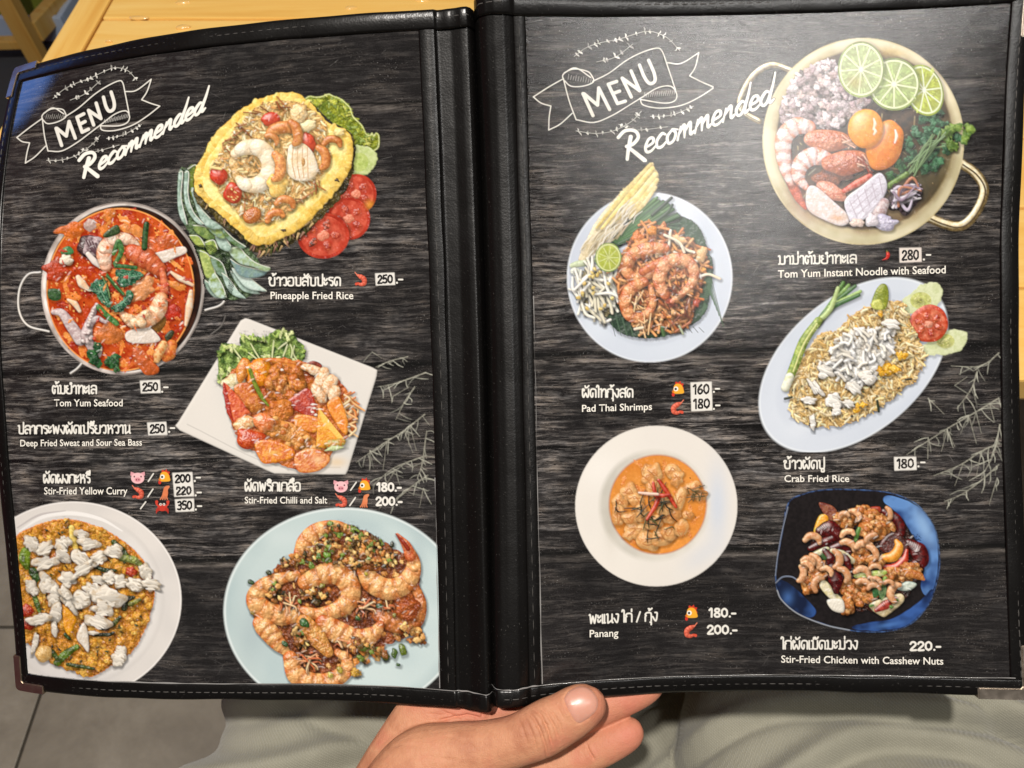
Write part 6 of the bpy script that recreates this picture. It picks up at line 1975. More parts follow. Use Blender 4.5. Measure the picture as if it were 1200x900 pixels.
def dish_crab_rice():
    A = Art(884, 322, 1138, 530, 2, 18); A.frame(870, 280, 3.215)
    A.ell(418, 475, 412, 256, (212, 219, 230), (204, 212, 224), -40, tsc=250)
    A.ell(418, 475, 412, 256, (232, 238, 244), None, -40, ring=0.985, soft=2)
    A.ell(425, 470, 330, 196, (196, 204, 218), None, -40, ring=0.95, soft=10)
    A.glow(230, 700, 120, 60, (224, 230, 238), 0.6, -30); A.glow(640, 620, 140, 60, (192, 202, 218), 0.5, -45)
    cucumber(A, [(600, 240), (650, 190), (690, 168), (735, 165), (752, 200), (742, 240), (690, 265), (620, 280)], 672, 232, 40)
    cucumber(A, [(655, 420), (700, 390), (760, 350), (790, 338), (845, 355), (840, 400), (800, 425), (720, 440)], 765, 385, 34)
    A.lump(700, 320, 77, 70, -20, (206, 90, 56), (190, 64, 36), irr=0.03, bulge=0.15, det=0.03, spec=0.25, shadow=0.5)
    A.ell(702, 322, 64, 56, (196, 84, 58), (214, 122, 92), -20, tsc=16)
    for i in range(6):
        a = i * 1.047 + 0.3
        A.lump(702 + 38 * math.cos(a), 322 + 32 * math.sin(a), 17, 12, math.degrees(a), (176, 52, 34), (216, 110, 70), shadow=0.2, spec=0.4)
    A.lump(702, 322, 16, 14, 0, (226, 150, 124), None, shadow=0.1)
    rice = [(178, 655), (182, 560), (228, 445), (300, 352), (350, 345), (420, 282), (500, 250), (600, 238), (640, 330), (690, 440), (650, 535), (600, 570), (540, 620), (470, 660), (385, 700), (270, 706), (200, 680)]
    A.poly(rice, (206, 168, 104), (222, 188, 128), rag=10, rsc=14, det=0.6, dsc=8, shadow=0.4)
    A.scatter(rice, 1100, 'grain', 11, [(236, 208, 150), (224, 190, 126), (244, 224, 180), (210, 172, 106), (240, 216, 168)], shadow=0.18, spec=0.2)
    A.scatter(rice, 40, 'lump', 5, [(64, 74, 44), (40, 44, 32), (120, 84, 40)], irr=0.3, shadow=0.2)
    for (x, y, r) in [(540, 490, 34), (575, 490, 20), (600, 440, 22), (432, 640, 18), (455, 625, 14), (520, 500, 20), (350, 420, 12), (430, 340, 12), (520, 280, 14)]:
        A.lump(x, y, r, r * 0.7, A.r.rand() * 90, (232, 166, 36), (240, 190, 70), irr=0.3, det=0.4)
    crab = [(360, 380), (420, 340), (500, 345), (570, 345), (560, 420), (510, 470), (490, 540), (400, 560), (350, 500), (300, 480), (340, 430)]
    A.scatter(crab, 150, 'lump', 16, [(242, 239, 232), (232, 226, 214), (246, 244, 240), (222, 214, 202)], irr=0.35, shadow=0.3, det=0.3, dsc=8, amb=0.55)
    A.scatter(crab, 60, 'strand', 18, [(244, 242, 238), (232, 226, 214)], wd=5, shadow=0.45)
    for (x, y, rx, ry, r) in [(312, 500, 30, 24, 20), (275, 560, 34, 16, 50), (250, 608, 26, 14, 0), (345, 610, 34, 26, 30), (265, 690, 12, 26, 0), (400, 620, 22, 14, 20), (560, 320, 34, 18, 10), (470, 520, 30, 26, 0), (355, 640, 20, 22, 0), (420, 560, 30, 20, 40)]:
        A.flake(x, y, rx, ry, r, (240, 237, 230), (222, 214, 202), 6)
    A.tube([(508, 610), (514, 650)], 5, (40, 54, 34)); A.tube([(615, 530), (636, 528)], 4, (44, 52, 36)); A.tube([(160, 602), (185, 596)], 5, (54, 60, 40))
    # spring onion
    for i, e in enumerate([(380, 165), (400, 175), (425, 178), (444, 198), (438, 212), (360, 185)]):
        A.tube([(278, 318), (330, 250 + i * 3), e], [9, 10, 7], [(84, 128, 52), (120, 160, 74), (60, 104, 46), (150, 180, 100), (70, 112, 60), (176, 196, 130)][i], None, shadow=0.4, spec=0.2)
    A.tube([(164, 556), (195, 480), (232, 385), (286, 308)], [15, 18, 19, 15], (168, 182, 92), (120, 146, 56), shadow=0.5, spec=0.2)
    A.tube([(162, 560), (178, 520)], [16, 16], (238, 236, 222), (214, 218, 180), shadow=0.2)
    A.tube([(192, 500), (230, 400), (280, 320)], [3, 4, 3], (206, 210, 140), shadow=0)
    A.poly([(488, 258), (486, 236), (504, 190), (526, 168), (546, 178), (552, 220), (540, 262), (512, 268)], (158, 166, 62), (126, 140, 46), bulge=0.6, bev=20, spec=0.2)
    A.poly([(488, 258), (490, 236), (520, 228), (530, 262), (512, 268)], (190, 194, 100), None, shadow=0)
    A.grade(); return A


def dish_panang():
    A = Art(671, 496, 867, 692, 2, 19); A.frame(650, 430, 3.46)
    A.ell(412, 564, 329, 326, (230, 225, 217), (226, 221, 214), tsc=250)
    A.glow(660, 560, 60, 220, (196, 208, 226), 0.7); A.glow(600, 760, 140, 60, (206, 212, 222), 0.5, -40); A.glow(180, 420, 120, 120, (238, 234, 228), 0.6)
    A.ell(404, 562, 222, 224, (204, 200, 190), (214, 210, 200), soft=6, tsc=80, shade=(0.08, 0.02))
    A.glow(230, 620, 40, 140, (186, 180, 166), 0.5)
    A.ell(418, 558, 198, 202, (190, 110, 40), None, soft=3)
    A.ell(418, 558, 194, 198, (218, 134, 54), (226, 148, 68), tsc=60, shade=(0.03, 0.05))
    so = [(418 + 180 * math.cos(t), 558 + 184 * math.sin(t)) for t in np.linspace(0, 6.1, 20)]
    for q in A.inside(so, 70): A.lump(q[0], q[1], 1.5 + A.r.rand() * 2.5, None, 0, (110, 50, 20), None, shadow=0, bulge=0, spec=0)
    for q in A.inside(so, 30): A.lump(q[0], q[1], 14 + A.r.rand() * 20, 8, A.r.rand() * 180, (226, 150, 76), (212, 122, 46), shadow=0.05, bulge=0.1, edge=0, irr=0.3)
    ck = [(372, 420, 20, 28, 0), (400, 430, 34, 40, 10), (380, 452, 30, 22, 0), (480, 425, 34, 32, 0), (496, 452, 28, 30, 20), (300, 510, 34, 42, 20), (330, 540, 34, 28, 0), (262, 550, 34, 30, 30), (256, 600, 26, 44, -10), (555, 492, 42, 26, -20), (590, 520, 28, 26, 0), (505, 540, 24, 56, 20), (330, 660, 44, 34, 10), (312, 680, 30, 26, 0), (376, 706, 44, 40, 0), (440, 690, 52, 36, -20), (462, 676, 30, 30, 0), (306, 612, 34, 26, 0), (350, 590, 26, 36, 20), (470, 600, 40, 34, 0), (514, 652, 30, 34, 0), (400, 490, 30, 36, 0), (440, 560, 36, 40, 20), (400, 630, 40, 30, 0), (540, 600, 22, 18, 0)]
    for (x, y, rx, ry, r) in ck:
        A.lump(x, y, rx, ry, r, (226, 176, 116), (208, 144, 82), irr=0.16, det=0.16, dsc=10, shadow=0.4, spec=0.22, amb=0.55)
        for k in range(2):
            A.tube([(x - rx * 0.5 + A.r.normal() * 5, y + A.r.normal() * ry * 0.4), (x + A.r.normal() * 5, y + A.r.normal() * ry * 0.4), (x + rx * 0.5, y + A.r.normal() * ry * 0.4)], 2, (190, 120, 64), shadow=0, bulge=0)
    for (x, y) in [(510, 650), (590, 560), (300, 580), (560, 640)]: A.glow(x, y, 30, 20, (222, 142, 62), 0.7)
    for i in range(34):
        x, y = 405 + A.r.normal() * 52, 590 + A.r.normal() * 48; a = A.r.rand() * 6.28; L = 16 + A.r.rand() * 24; k = A.r.normal() * 0.3
        A.tube([(x - math.cos(a) * L, y - math.sin(a) * L), (x + k * 20, y - k * 20), (x + math.cos(a) * L, y + math.sin(a) * L)], [2.2, 3.4, 1.6], [(52, 56, 34), (40, 44, 30), (84, 84, 44)][i % 3], shadow=0.3)
    for i in range(10):
        x, y = 540 + A.r.rand() * 50, 490 + A.r.rand() * 40
        A.tube([(x, y), (x + A.r.normal() * 12, y + A.r.normal() * 12), (x + A.r.normal() * 22, y + A.r.normal() * 22)], 2.2, (96, 80, 40), shadow=0.2)
    for p, w in [([(422, 460), (452, 502), (492, 568)], [7, 10, 6]), ([(424, 528), (404, 572), (374, 618)], [10, 9, 5]), ([(400, 470), (404, 500), (416, 530)], [6, 8, 6]), ([(410, 520), (440, 522), (462, 518)], [8, 9, 5])]:
        A.tube(p, w, (172, 44, 24), (206, 80, 50), spec=0.4, shadow=0.5)
    A.tube([(342, 510), (380, 514), (418, 516)], [4, 6, 5], (238, 200, 180), None, shadow=0.4)
    A.grade(food=0.35); return A


def dish_cashew():
    A = Art(906, 570, 1106, 746, 2, 20); A.frame(880, 530, 3.4625)
    pl = [(150, 205), (210, 168), (300, 150), (430, 150), (560, 162), (650, 195), (700, 235), (750, 315), (768, 440), (752, 540), (720, 622), (660, 690), (590, 722), (500, 731), (400, 724), (300, 700), (190, 655), (120, 595), (98, 510), (108, 420), (125, 320)]
    A.poly(pl, (70, 100, 150), (34, 44, 70), bulge=0, det=0, spec=0, shadow=0, edge=0)
    ins = [(x + (430 - x) * 0.012, y + (440 - y) * 0.012) for x, y in pl]
    A.poly(ins, (27, 24, 25), (34, 30, 31), bulge=0, det=0, spec=0, shadow=0, edge=0)
    for (pts, c, c2) in [([(560, 175), (640, 200), (700, 245), (748, 325), (760, 440), (745, 540), (712, 580), (690, 540), (706, 470), (690, 390), (640, 310), (600, 250), (540, 200)], (96, 138, 196), (40, 66, 120)),
                         ([(410, 712), (480, 690), (580, 672), (680, 610), (726, 560), (738, 570), (710, 630), (650, 690), (580, 716), (500, 724)], (56, 92, 158), (26, 40, 76)),
                         ([(104, 520), (150, 528), (210, 580), (262, 640), (240, 668), (180, 645), (122, 590)], (48, 80, 138), (24, 34, 60))]:
        A.poly(pts, c, c2, bulge=0, det=0, spec=0, shadow=0, edge=0, rag=3, rsc=40, tsc=70)
    A.glow(700, 300, 40, 110, (150, 186, 226), 0.7, -25); A.glow(560, 700, 80, 14, (84, 130, 200), 0.6, -10); A.glow(150, 590, 30, 40, (76, 116, 180), 0.6)
    A.tube([(100, 530), (128, 506), (165, 505), (190, 520)], 1.8, (120, 130, 150), shadow=0, bulge=0)
    A.tube([(106, 560), (125, 600), (190, 655), (300, 700), (400, 722)], 2.0, (150, 156, 166), shadow=0, bulge=0)
    A.tube([(99, 500), (108, 420), (126, 322), (150, 222)], 1.6, (120, 130, 150), shadow=0, bulge=0)
    for i in range(60): A.lump(640 + A.r.rand() * 50, 330 + A.r.rand() * 60, 2.2, None, 0, (26, 30, 44), None, shadow=0, spec=0)
    base = [(200, 500), (240, 400), (250, 330), (300, 260), (420, 230), (560, 240), (640, 320), (690, 420), (690, 500), (650, 560), (600, 620), (530, 650), (400, 630), (320, 580), (230, 550)]
    A.poly(base, (70, 34, 20), (40, 22, 18), rag=14, rsc=24, det=0.6, dsc=14, shadow=0.3)
    CH = (210, 142, 76); C2 = (178, 104, 46)
    def ck(x, y, rx, ry, r):
        A.lump(x, y, rx, ry, r, CH, C2, irr=0.2, det=0.4, dsc=9, shadow=0.6)
        for k in range(int(rx * ry / 90)):
            a = A.r.rand() * 6.28; q = A.r.rand() ** 0.5 * 0.85
            A.lump(x + rx * q * math.cos(a), y + ry * q * math.sin(a), 8 + A.r.rand() * 6, None, 0, [(222, 160, 92), (198, 124, 60), (232, 178, 116)][k % 3], (184, 106, 48), irr=0.2, shadow=0.32, spec=0.22)
    def chili(pts, w):
        A.tube(pts, w, (104, 24, 22), (64, 14, 16), spec=0.5, shadow=0.5)
    A.poly([(276, 206), (330, 218), (352, 250), (344, 286), (310, 270)], (150, 92, 66), (110, 50, 40), shadow=0.5)
    A.poly([(255, 320), (275, 262), (300, 252), (314, 272), (290, 320), (265, 345)], (232, 152, 30), (240, 176, 60), spec=0.4)
    ck(370, 272, 36, 26, 10)
    chili([(280, 320), (320, 310), (365, 345)], [20, 34, 24]); chili([(240, 390), (290, 370), (330, 350)], [10, 22, 14]); chili([(330, 390), (370, 380), (400, 400)], [14, 20, 10])
    A.poly([(480, 225), (524, 222), (520, 252), (490, 245)], (160, 60, 40), None)
    ck(405, 275, 42, 32, -20); ck(455, 250, 46, 34, 0); ck(500, 270, 50, 36, 20); ck(545, 295, 40, 34, 0); ck(490, 320, 56, 40, 10)
    chili([(540, 240), (590, 270), (610, 320), (590, 350)], [12, 20, 18, 12]); chili([(640, 370), (680, 400), (690, 440), (660, 460)], [18, 34, 32, 18])
    A.poly([(560, 330), (600, 330), (640, 380), (620, 420), (560, 420), (520, 380)], (60, 24, 20), (100, 40, 30), spec=0.4)
    A.tube([(540, 430), (580, 420), (600, 385), (590, 360)], [16, 22, 18, 8], (228, 142, 40), (240, 170, 70), spec=0.4)
    A.tube([(530, 462), (580, 470), (620, 440), (632, 398)], [8, 18, 16, 6], (178, 44, 26), (206, 80, 50), spec=0.5)
    ck(450, 415, 40, 30, 0); ck(440, 445, 30, 24, 0); ck(505, 440, 34, 26, 0); ck(250, 470, 40, 34, 20); ck(240, 540, 36, 34, 30); ck(300, 470, 36, 32, 0); ck(270, 500, 30, 30, 0)
    ck(395, 545, 36, 30, 0); ck(420, 590, 50, 38, -30); ck(390, 625, 26, 40, 20); ck(485, 580, 32, 30, 0); ck(470, 535, 40, 26, 0); ck(600, 495, 60, 26, 8); ck(650, 470, 40, 22, 20); ck(560, 500, 30, 22, 0)
    A.tube([(640, 490), (680, 500), (700, 515)], [18, 16, 6], CH, C2, det=0.3)
    WH = (222, 214, 188)
    A.poly([(250, 410), (300, 385), (318, 392), (280, 418)], WH, (200, 196, 150), spec=0.3); A.tube([(330, 400), (370, 415), (410, 440)], [10, 16, 12], WH, (206, 190, 150), spec=0.3)
    A.poly([(280, 545), (300, 520), (350, 575), (372, 600), (330, 600)], (212, 200, 150), WH, spec=0.3)
    A.poly([(310, 600), (370, 598), (376, 648), (330, 640)], (226, 220, 206), None, spec=0.3)
    A.poly([(480, 620), (560, 585), (610, 575), (618, 605), (560, 655), (530, 665)], (222, 206, 170), (206, 186, 140), spec=0.3)
    A.poly([(595, 555), (630, 525), (672, 535), (640, 560)], (206, 214, 200), (170, 186, 176), spec=0.3)
    A.poly([(425, 495), (540, 478), (538, 500), (440, 512)], (210, 206, 150), (170, 190, 90), spec=0.3)
    chili([(330, 470), (345, 520), (345, 565)], [24, 30, 12]); chili([(380, 420), (390, 440), (400, 470)], [10, 16, 8]); chili([(300, 400), (320, 430), (310, 450)], [12, 20, 10])
    A.tube([(510, 640), (545, 620), (588, 590)], [10, 20, 6], (130, 34, 26), (180, 70, 56), spec=0.5)
    A.tube([(440, 310), (430, 335), (425, 358)], [8, 10, 6], (92, 132, 60), None); A.tube([(290, 418), (300, 430)], 8, (60, 90, 50))
    A.leaf(500, 590, 70, 18, -70, (52, 100, 56), (100, 140, 80)); A.leaf(530, 600, 80, 16, -85, (40, 80, 46), (150, 176, 120)); A.tube([(535, 540), (545, 510)], 8, (130, 156, 70))
    for p in [(490, 622), (570, 628), (590, 600)]: A.lump(p[0], p[1], 9, 7, 0, (90, 130, 60), None)
    for (x, y, L, r) in [(252, 350, 56, 10), (392, 328, 60, -10), (398, 375, 64, 30), (460, 378, 66, 5), (485, 345, 56, -30), (560, 248, 50, 80), (265, 440, 66, 60), (235, 440, 50, 20), (205, 495, 60, 100), (232, 460, 44, 40), (268, 530, 60, -60), (350, 435, 66, 90), (380, 495, 60, 60), (455, 485, 62, 20), (496, 405, 52, 60), (460, 530, 54, 20), (490, 525, 50, 80), (500, 545, 44, 0), (580, 565, 64, -70), (560, 530, 44, 10), (515, 520, 40, 40), (505, 465, 44, 0), (425, 250, 50, 40), (375, 255, 44, -20), (310, 480, 50, 30)]:
        A.cashew(x, y, L, r, (226, 178, 136), (204, 140, 92))
    A.wet(base, 70, 8, 0.55); A.grade(food=0.6); return A


DISHES = [('L', dish_pineapple, 'printed picture of fried rice in a pineapple half with tomato and lettuce'),
          ('L', dish_tomyum, 'printed picture of red tom yum soup in a round steel pot'),
          ('L', dish_sweet_sour, 'printed picture of sweet and sour fish on a square white plate'),
          ('L', dish_curry, 'printed picture of yellow crab curry on a white plate'),
          ('L', dish_prawns, 'printed picture of fried chilli prawns on a pale blue plate'),
          ('R', dish_noodle_pot, 'printed picture of a brass pot with lime, egg yolks and seafood'),
          ('R', dish_padthai, 'printed picture of pad thai with prawns on a pale plate'),
          ('R', dish_crab_rice, 'printed picture of crab fried rice on a long oval plate'),
          ('R', dish_panang, 'printed picture of orange panang curry in a wide white bowl'),
          ('R', dish_cashew, 'printed picture of chicken with cashew nuts on a dark blue plate')]
for side, fn, lab in DISHES:
    ink_object('dish_picture', fn(), side, 1.0, 0.15, lab)
# ================================================================ lettering, prices, icons, banner, twigs
CREAM = (238, 235, 226)
TH = {  # loopless Thai letters as pen strokes: (advance, strokes); y up, 1 = letter height
    'ก': (.86, [[(0, 0), (0, .55), (.1, .66), (0, .8), (.16, 1), (.54, 1), (.68, .8), (.68, 0)]]),
    'ข': (.88, [[(-.02, .86), (.04, 1.0), (.2, .98), (.22, .8), (.06, .6), (.12, .14), (.26, 0), (.5, 0), (.64, .14), (.64, 1)]]),
    'ง': (.66, [[(.26, 1), (.46, .98), (.5, .78), (.42, .14), (.28, 0), (0, .5)]]),
    'ด': (.84, [[(.3, .5), (.3, .12), (.17, 0), (.02, .3), (.02, .7), (.16, 1), (.52, 1), (.66, .8), (.66, 0)]]),
    'ต': (.86, [[(.3, .5), (.3, .12), (.17, 0), (.02, .3), (.02, .78), (.14, 1), (.34, .84), (.54, 1), (.68, .8), (.68, 0)]]),
    'ท': (.84, [[(0, 1), (.14, .97), (.14, 0)], [(.14, .6), (.38, .98), (.56, .98), (.66, .8), (.66, 0)]]),
    'น': (.84, [[(0, 1), (.13, .97), (.13, .04), (.26, .02), (.62, .32)], [(.62, 1), (.62, .1), (.72, 0)]]),
    'บ': (.82, [[(0, 1), (.13, .97), (.13, .15), (.27, 0), (.5, 0), (.63, .15), (.63, 1)]]),
    'ป': (.82, [[(0, 1), (.13, .97), (.13, .15), (.27, 0), (.5, 0), (.63, .15), (.63, 1.42)]]),
    'ผ': (.94, [[(.2, .8), (.2, .97), (.02, .97), (.04, .18), (.18, 0), (.38, .5), (.58, 0), (.72, .18), (.74, 1)]]),
    'พ': (.98, [[(0, 1), (.1, 1), (.2, 0), (.4, .85), (.6, 0), (.78, 1)]]),
    'ม': (.84, [[(0, 1), (.14, .97), (.14, .1), (.02, 0)], [(.14, .1), (.3, .0), (.52, .0), (.65, .15), (.65, 1)]]),
    'ย': (.82, [[(.16, .98), (.02, .94), (.02, .72), (.2, .58), (.02, .42), (.04, .14), (.2, 0), (.48, 0), (.63, .15), (.63, 1)]]),
    'ร': (.64, [[(.46, 1), (.12, 1), (.02, .84), (.12, .68), (.36, .6), (.46, .45), (.46, .12), (.33, 0), (.24, .08)]]),
    'ล': (.82, [[(.28, .06), (.12, 0), (.02, .2), (.06, .45), (.26, .55), (.63, .45)], [(.02, .8), (.14, 1), (.5, 1), (.63, .8), (.63, 0)]]),
    'ส': (.84, [[(.28, .06), (.12, 0), (.02, .2), (.06, .45), (.26, .55), (.63, .45)], [(.02, .8), (.14, 1), (.5, 1), (.63, .8), (.63, 0)], [(.5, .95), (.78, 1.22)]]),
    'ว': (.7, [[(0, .8), (.13, 1), (.4, 1), (.52, .8), (.52, .15), (.4, 0), (.26, .08)]]),
    'ห': (.84, [[(0, 1), (.13, .97), (.13, 0)], [(.13, .42), (.44, .74), (.56, .98), (.4, .98)], [(.42, .7), (.63, .46), (.63, 0)]]),
    'อ': (.82, [[(.2, .56), (.02, .5), (.02, .16), (.15, 0), (.48, 0), (.62, .16), (.62, .8), (.48, 1), (.15, 1), (.02, .86)]]),
    'า': (.56, [[(0, .84), (.1, 1), (.28, 1), (.38, .84), (.38, 0)]]),
    'ะ': (.5, [[(0, .92), (.04, .66), (.2, .66), (.32, .86)], [(0, .42), (.04, .14), (.2, .14), (.32, .36)]]),
    'เ': (.3, [[(.03, 1), (.03, .06), (.12, 0)]]),
    'แ': (.52, [[(.03, 1), (.03, .06), (.12, 0)], [(.26, 1), (.26, .06), (.35, 0)]]),
    'ไ': (.36, [[(-.08, 1.28), (-.02, 1.46), (.12, 1.42), (.16, 1.2), (.16, 0)]]),
    'ำ': (.56, [[(-.34, 1.2), (-.2, 1.22), (-.2, 1.36), (-.34, 1.36), (-.34, 1.2)], [(0, .84), (.1, 1), (.28, 1), (.38, .84), (.38, 0)]]),
    'ั': (0, [[(-.62, 1.42), (-.56, 1.22), (-.38, 1.22), (-.18, 1.44)]]),
    'ิ': (0, [[(-.64, 1.2), (-.5, 1.4), (-.3, 1.4), (-.16, 1.2), (-.64, 1.2)]]),
    'ี': (0, [[(-.64, 1.2), (-.5, 1.4), (-.3, 1.4), (-.16, 1.2), (-.64, 1.2)], [(-.16, 1.2), (-.16, 1.52)]]),
    'ื': (0, [[(-.64, 1.2), (-.5, 1.4), (-.3, 1.4), (-.16, 1.2), (-.64, 1.2)], [(-.16, 1.2), (-.16, 1.52)], [(-.32, 1.34), (-.32, 1.54)]]),
    'ุ': (0, [[(-.3, -.16), (-.18, -.18), (-.18, -.46)]]),
    'ู': (0, [[(-.48, -.16), (-.48, -.38), (-.22, -.38), (-.2, -.16)]]),
    '่': (0, [[(-.2, 1.24), (-.2, 1.52)]]),
    '้': (0, [[(-.5, 1.5), (-.38, 1.46), (-.42, 1.26), (-.1, 1.52)]]),
    '็': (0, [[(-.62, 1.2), (-.62, 1.38), (-.42, 1.42), (-.44, 1.26), (-.28, 1.24), (-.12, 1.46)]]),
    '/': (.7, [[(.05, -.05), (.45, 1.15)]]), ' ': (.34, []),
}
NUM = {  # price figures
    '0': (.74, [[(.28, 0), (.06, .2), (.02, .5), (.06, .8), (.28, 1), (.5, .8), (.54, .5), (.5, .2), (.28, 0)]]),
    '1': (.5, [[(.02, .82), (.24, 1), (.24, 0)]]),
    '2': (.7, [[(.03, .76), (.14, .96), (.34, 1), (.5, .82), (.46, .58), (.04, 0), (.54, 0)]]),
    '3': (.7, [[(.04, .92), (.28, 1), (.48, .8), (.4, .58), (.2, .54)], [(.2, .54), (.44, .48), (.52, .24), (.3, 0), (.02, .08)]]),
    '5': (.7, [[(.5, 1), (.1, 1), (.06, .56), (.3, .62), (.52, .4), (.44, .1), (.22, 0), (.02, .1)]]),
    '6': (.7, [[(.44, .98), (.16, .7), (.04, .3), (.2, 0), (.44, .06), (.52, .32), (.36, .52), (.1, .4)]]),
    '8': (.72, [[(.28, .54), (.08, .74), (.14, .96), (.3, 1), (.46, .94), (.48, .74), (.28, .54), (.04, .3), (.1, .06), (.28, 0), (.48, .06), (.52, .3), (.28, .54)]]),
    '.': (.24, [[(.06, .03), (.08, .03)]]), '-': (.5, [[(.04, .4), (.38, .4)]]), '/': (.6, [[(.0, -.05), (.4, 1.1)]]),
}


def width_of(txt, G):
    return sum(G[c][0] for c in txt)


def pen(A, txt, G, x, y, wid, hgt, c, w, slope=0.0, smooth=True, jit=0.0):
    """write with a round pen; x, y baseline start, wid total width, slope = rise per unit x"""
    k = wid / max(width_of(txt, G) - 0.14, 0.1)
    px = 0.0
    for ch in txt:
        adv, strokes = G[ch]
        for st in strokes:
            q = [(x + (px + a) * k + A.r.normal() * jit, y - b * hgt - (px + a) * k * slope + A.r.normal() * jit) for a, b in st]
            A.tube(q, w, c, None, smooth=smooth and len(q) > 2, bulge=0, spec=0, shadow=0, edge=0, n=3)
        px += adv


def thai(side, txt, x0, x1, y, h, y1=None):
    y1 = y if y1 is None else y1
    A = Art(x0 - 4, min(y, y1) - h * 1.75 - 3, x1 + 4, max(y, y1) + h * 0.6 + 3, 4, 3)
    pen(A, txt, TH, x0 + 0.8, y, x1 - x0 - 1.6, h, CREAM, 0.92, slope=(y - y1) / (x1 - x0))
    o = ink_object('thai_lettering', A, side, 0.5, 0.30, 'white Thai dish name ' + txt)


def figures(side, txt, x0, x1, y, h):
    A = Art(x0 - 4, y - h - 4, x1 + 4, y + 4, 4, 3)
    pen(A, txt, NUM, x0 + 1, y - 0.6, x1 - x0 - 1.4, h - 1.2, CREAM, 1.15)
    ink_object('price_figures', A, side, 0.5, 0.30, 'white printed price ' + txt)


def latin(side, txt, x0, x1, y, cap, y1=None):
    """dish name in English, printed letters as flat shapes"""
    y1 = y if y1 is None else y1
    cu = bpy.data.curves.new('english_lettering', 'FONT')
    cu.body = txt
    cu.resolution_u = 3
    cu.offset = 0.012
    ob = bpy.data.objects.new('english_lettering', cu)
    col.objects.link(ob)
    dg = bpy.context.evaluated_depsgraph_get()
    me = bpy.data.meshes.new_from_object(ob.evaluated_get(dg))
    bpy.data.objects.remove(ob)
    n = len(me.vertices)
    co = np.empty(n * 3, np.float32); me.vertices.foreach_get('co', co); co = co.reshape(-1, 3)
    xmin, xmax = co[:, 0].min(), co[:, 0].max()
    t = (co[:, 0] - xmin) / (xmax - xmin)
    k = cap / 0.70
    X = x0 + t * (x1 - x0)
    Y = y + (y1 - y) * t - co[:, 1] * k
    U, V = pixel_to_sheet(side, X, Y)
    P = to_local(sheet(side, U, V, 0.1 - 0.30))
    me.vertices.foreach_set('co', P.astype(np.float32).ravel())
    for u in list(me.uv_layers): me.uv_layers.remove(u)
    add_uv(me, np.stack([U, V], 1))
    me.materials.clear()
    bm = bmesh.new(); bm.from_mesh(me)
    nn = Vector(-AX_A)
    for f in bm.faces:
        f.normal_update()
        if f.normal.dot(nn) < 0: f.normal_flip()
    bm.to_mesh(me); bm.free()
    o = link('english_lettering', me, MP[side, 'white'], PAGE[side], False)
    o['label'] = 'white English dish name ' + txt


def sticker(side, quad, lines, tint=(232, 229, 222)):
    """hand-written price on a slip of white paper"""
    q = np.array(quad, float)
    A = Art(q[:, 0].min() - 3, q[:, 1].min() - 3, q[:, 0].max() + 3, q[:, 1].max() + 3, 4, 5)
    A.poly(q, tint, tuple(np.array(tint) * 0.97), smooth=False, bulge=0, spec=0, det=0, shadow=0, edge=0.06)
    ink_object('price_slip', A, side, 1.0, 0.24)
    B = Art(q[:, 0].min() - 3, q[:, 1].min() - 3, q[:, 0].max() + 3, q[:, 1].max() + 3, 4, 5)
    n = len(lines)
    for i, tx in enumerate(lines):
        L0 = q[0] + (q[3] - q[0]) * (i + 0.80) / n if n > 1 else q[0] + (q[3] - q[0]) * 0.80
        R0 = q[1] + (q[2] - q[1]) * (i + 0.80) / n if n > 1 else q[1] + (q[2] - q[1]) * 0.80
        w = np.linalg.norm(R0 - L0)
        hh = np.linalg.norm(q[3] - q[0]) / n * 0.60
        a = L0 + (R0 - L0) * 0.12
        pen(B, tx, NUM, a[0], a[1], w * 0.74, hh, (34, 33, 34), 0.38, slope=-(R0 - L0)[1] / w, jit=0.12)
    ink_object('price_figures', B, side, 0.5, 0.34, 'handwritten price ' + ' '.join(lines))


def dots(side, pts):
    """the printed '.-' after each price"""
    p = np.array(pts, float)
    A = Art(p[:, 0].min() - 3, p[:, 1].min() - 3, p[:, 0].max() + 9, p[:, 1].max() + 3, 4, 5)
    for i in range(0, len(pts), 2):
        (x, y), (x2, y2) = pts[i], pts[i + 1]
        A.tube([(x, y), (x + 0.1, y)], 1.15, CREAM, smooth=False, bulge=0, spec=0, shadow=0, edge=0)
        A.tube([(x2, y2), (x2 + 4.4, y2)], 0.95, CREAM, smooth=False, bulge=0, spec=0, shadow=0, edge=0)
    ink_object('price_dash', A, side, 0.5, 0.30)


FL = dict(bulge=0, spec=0, shadow=0, edge=0, det=0)


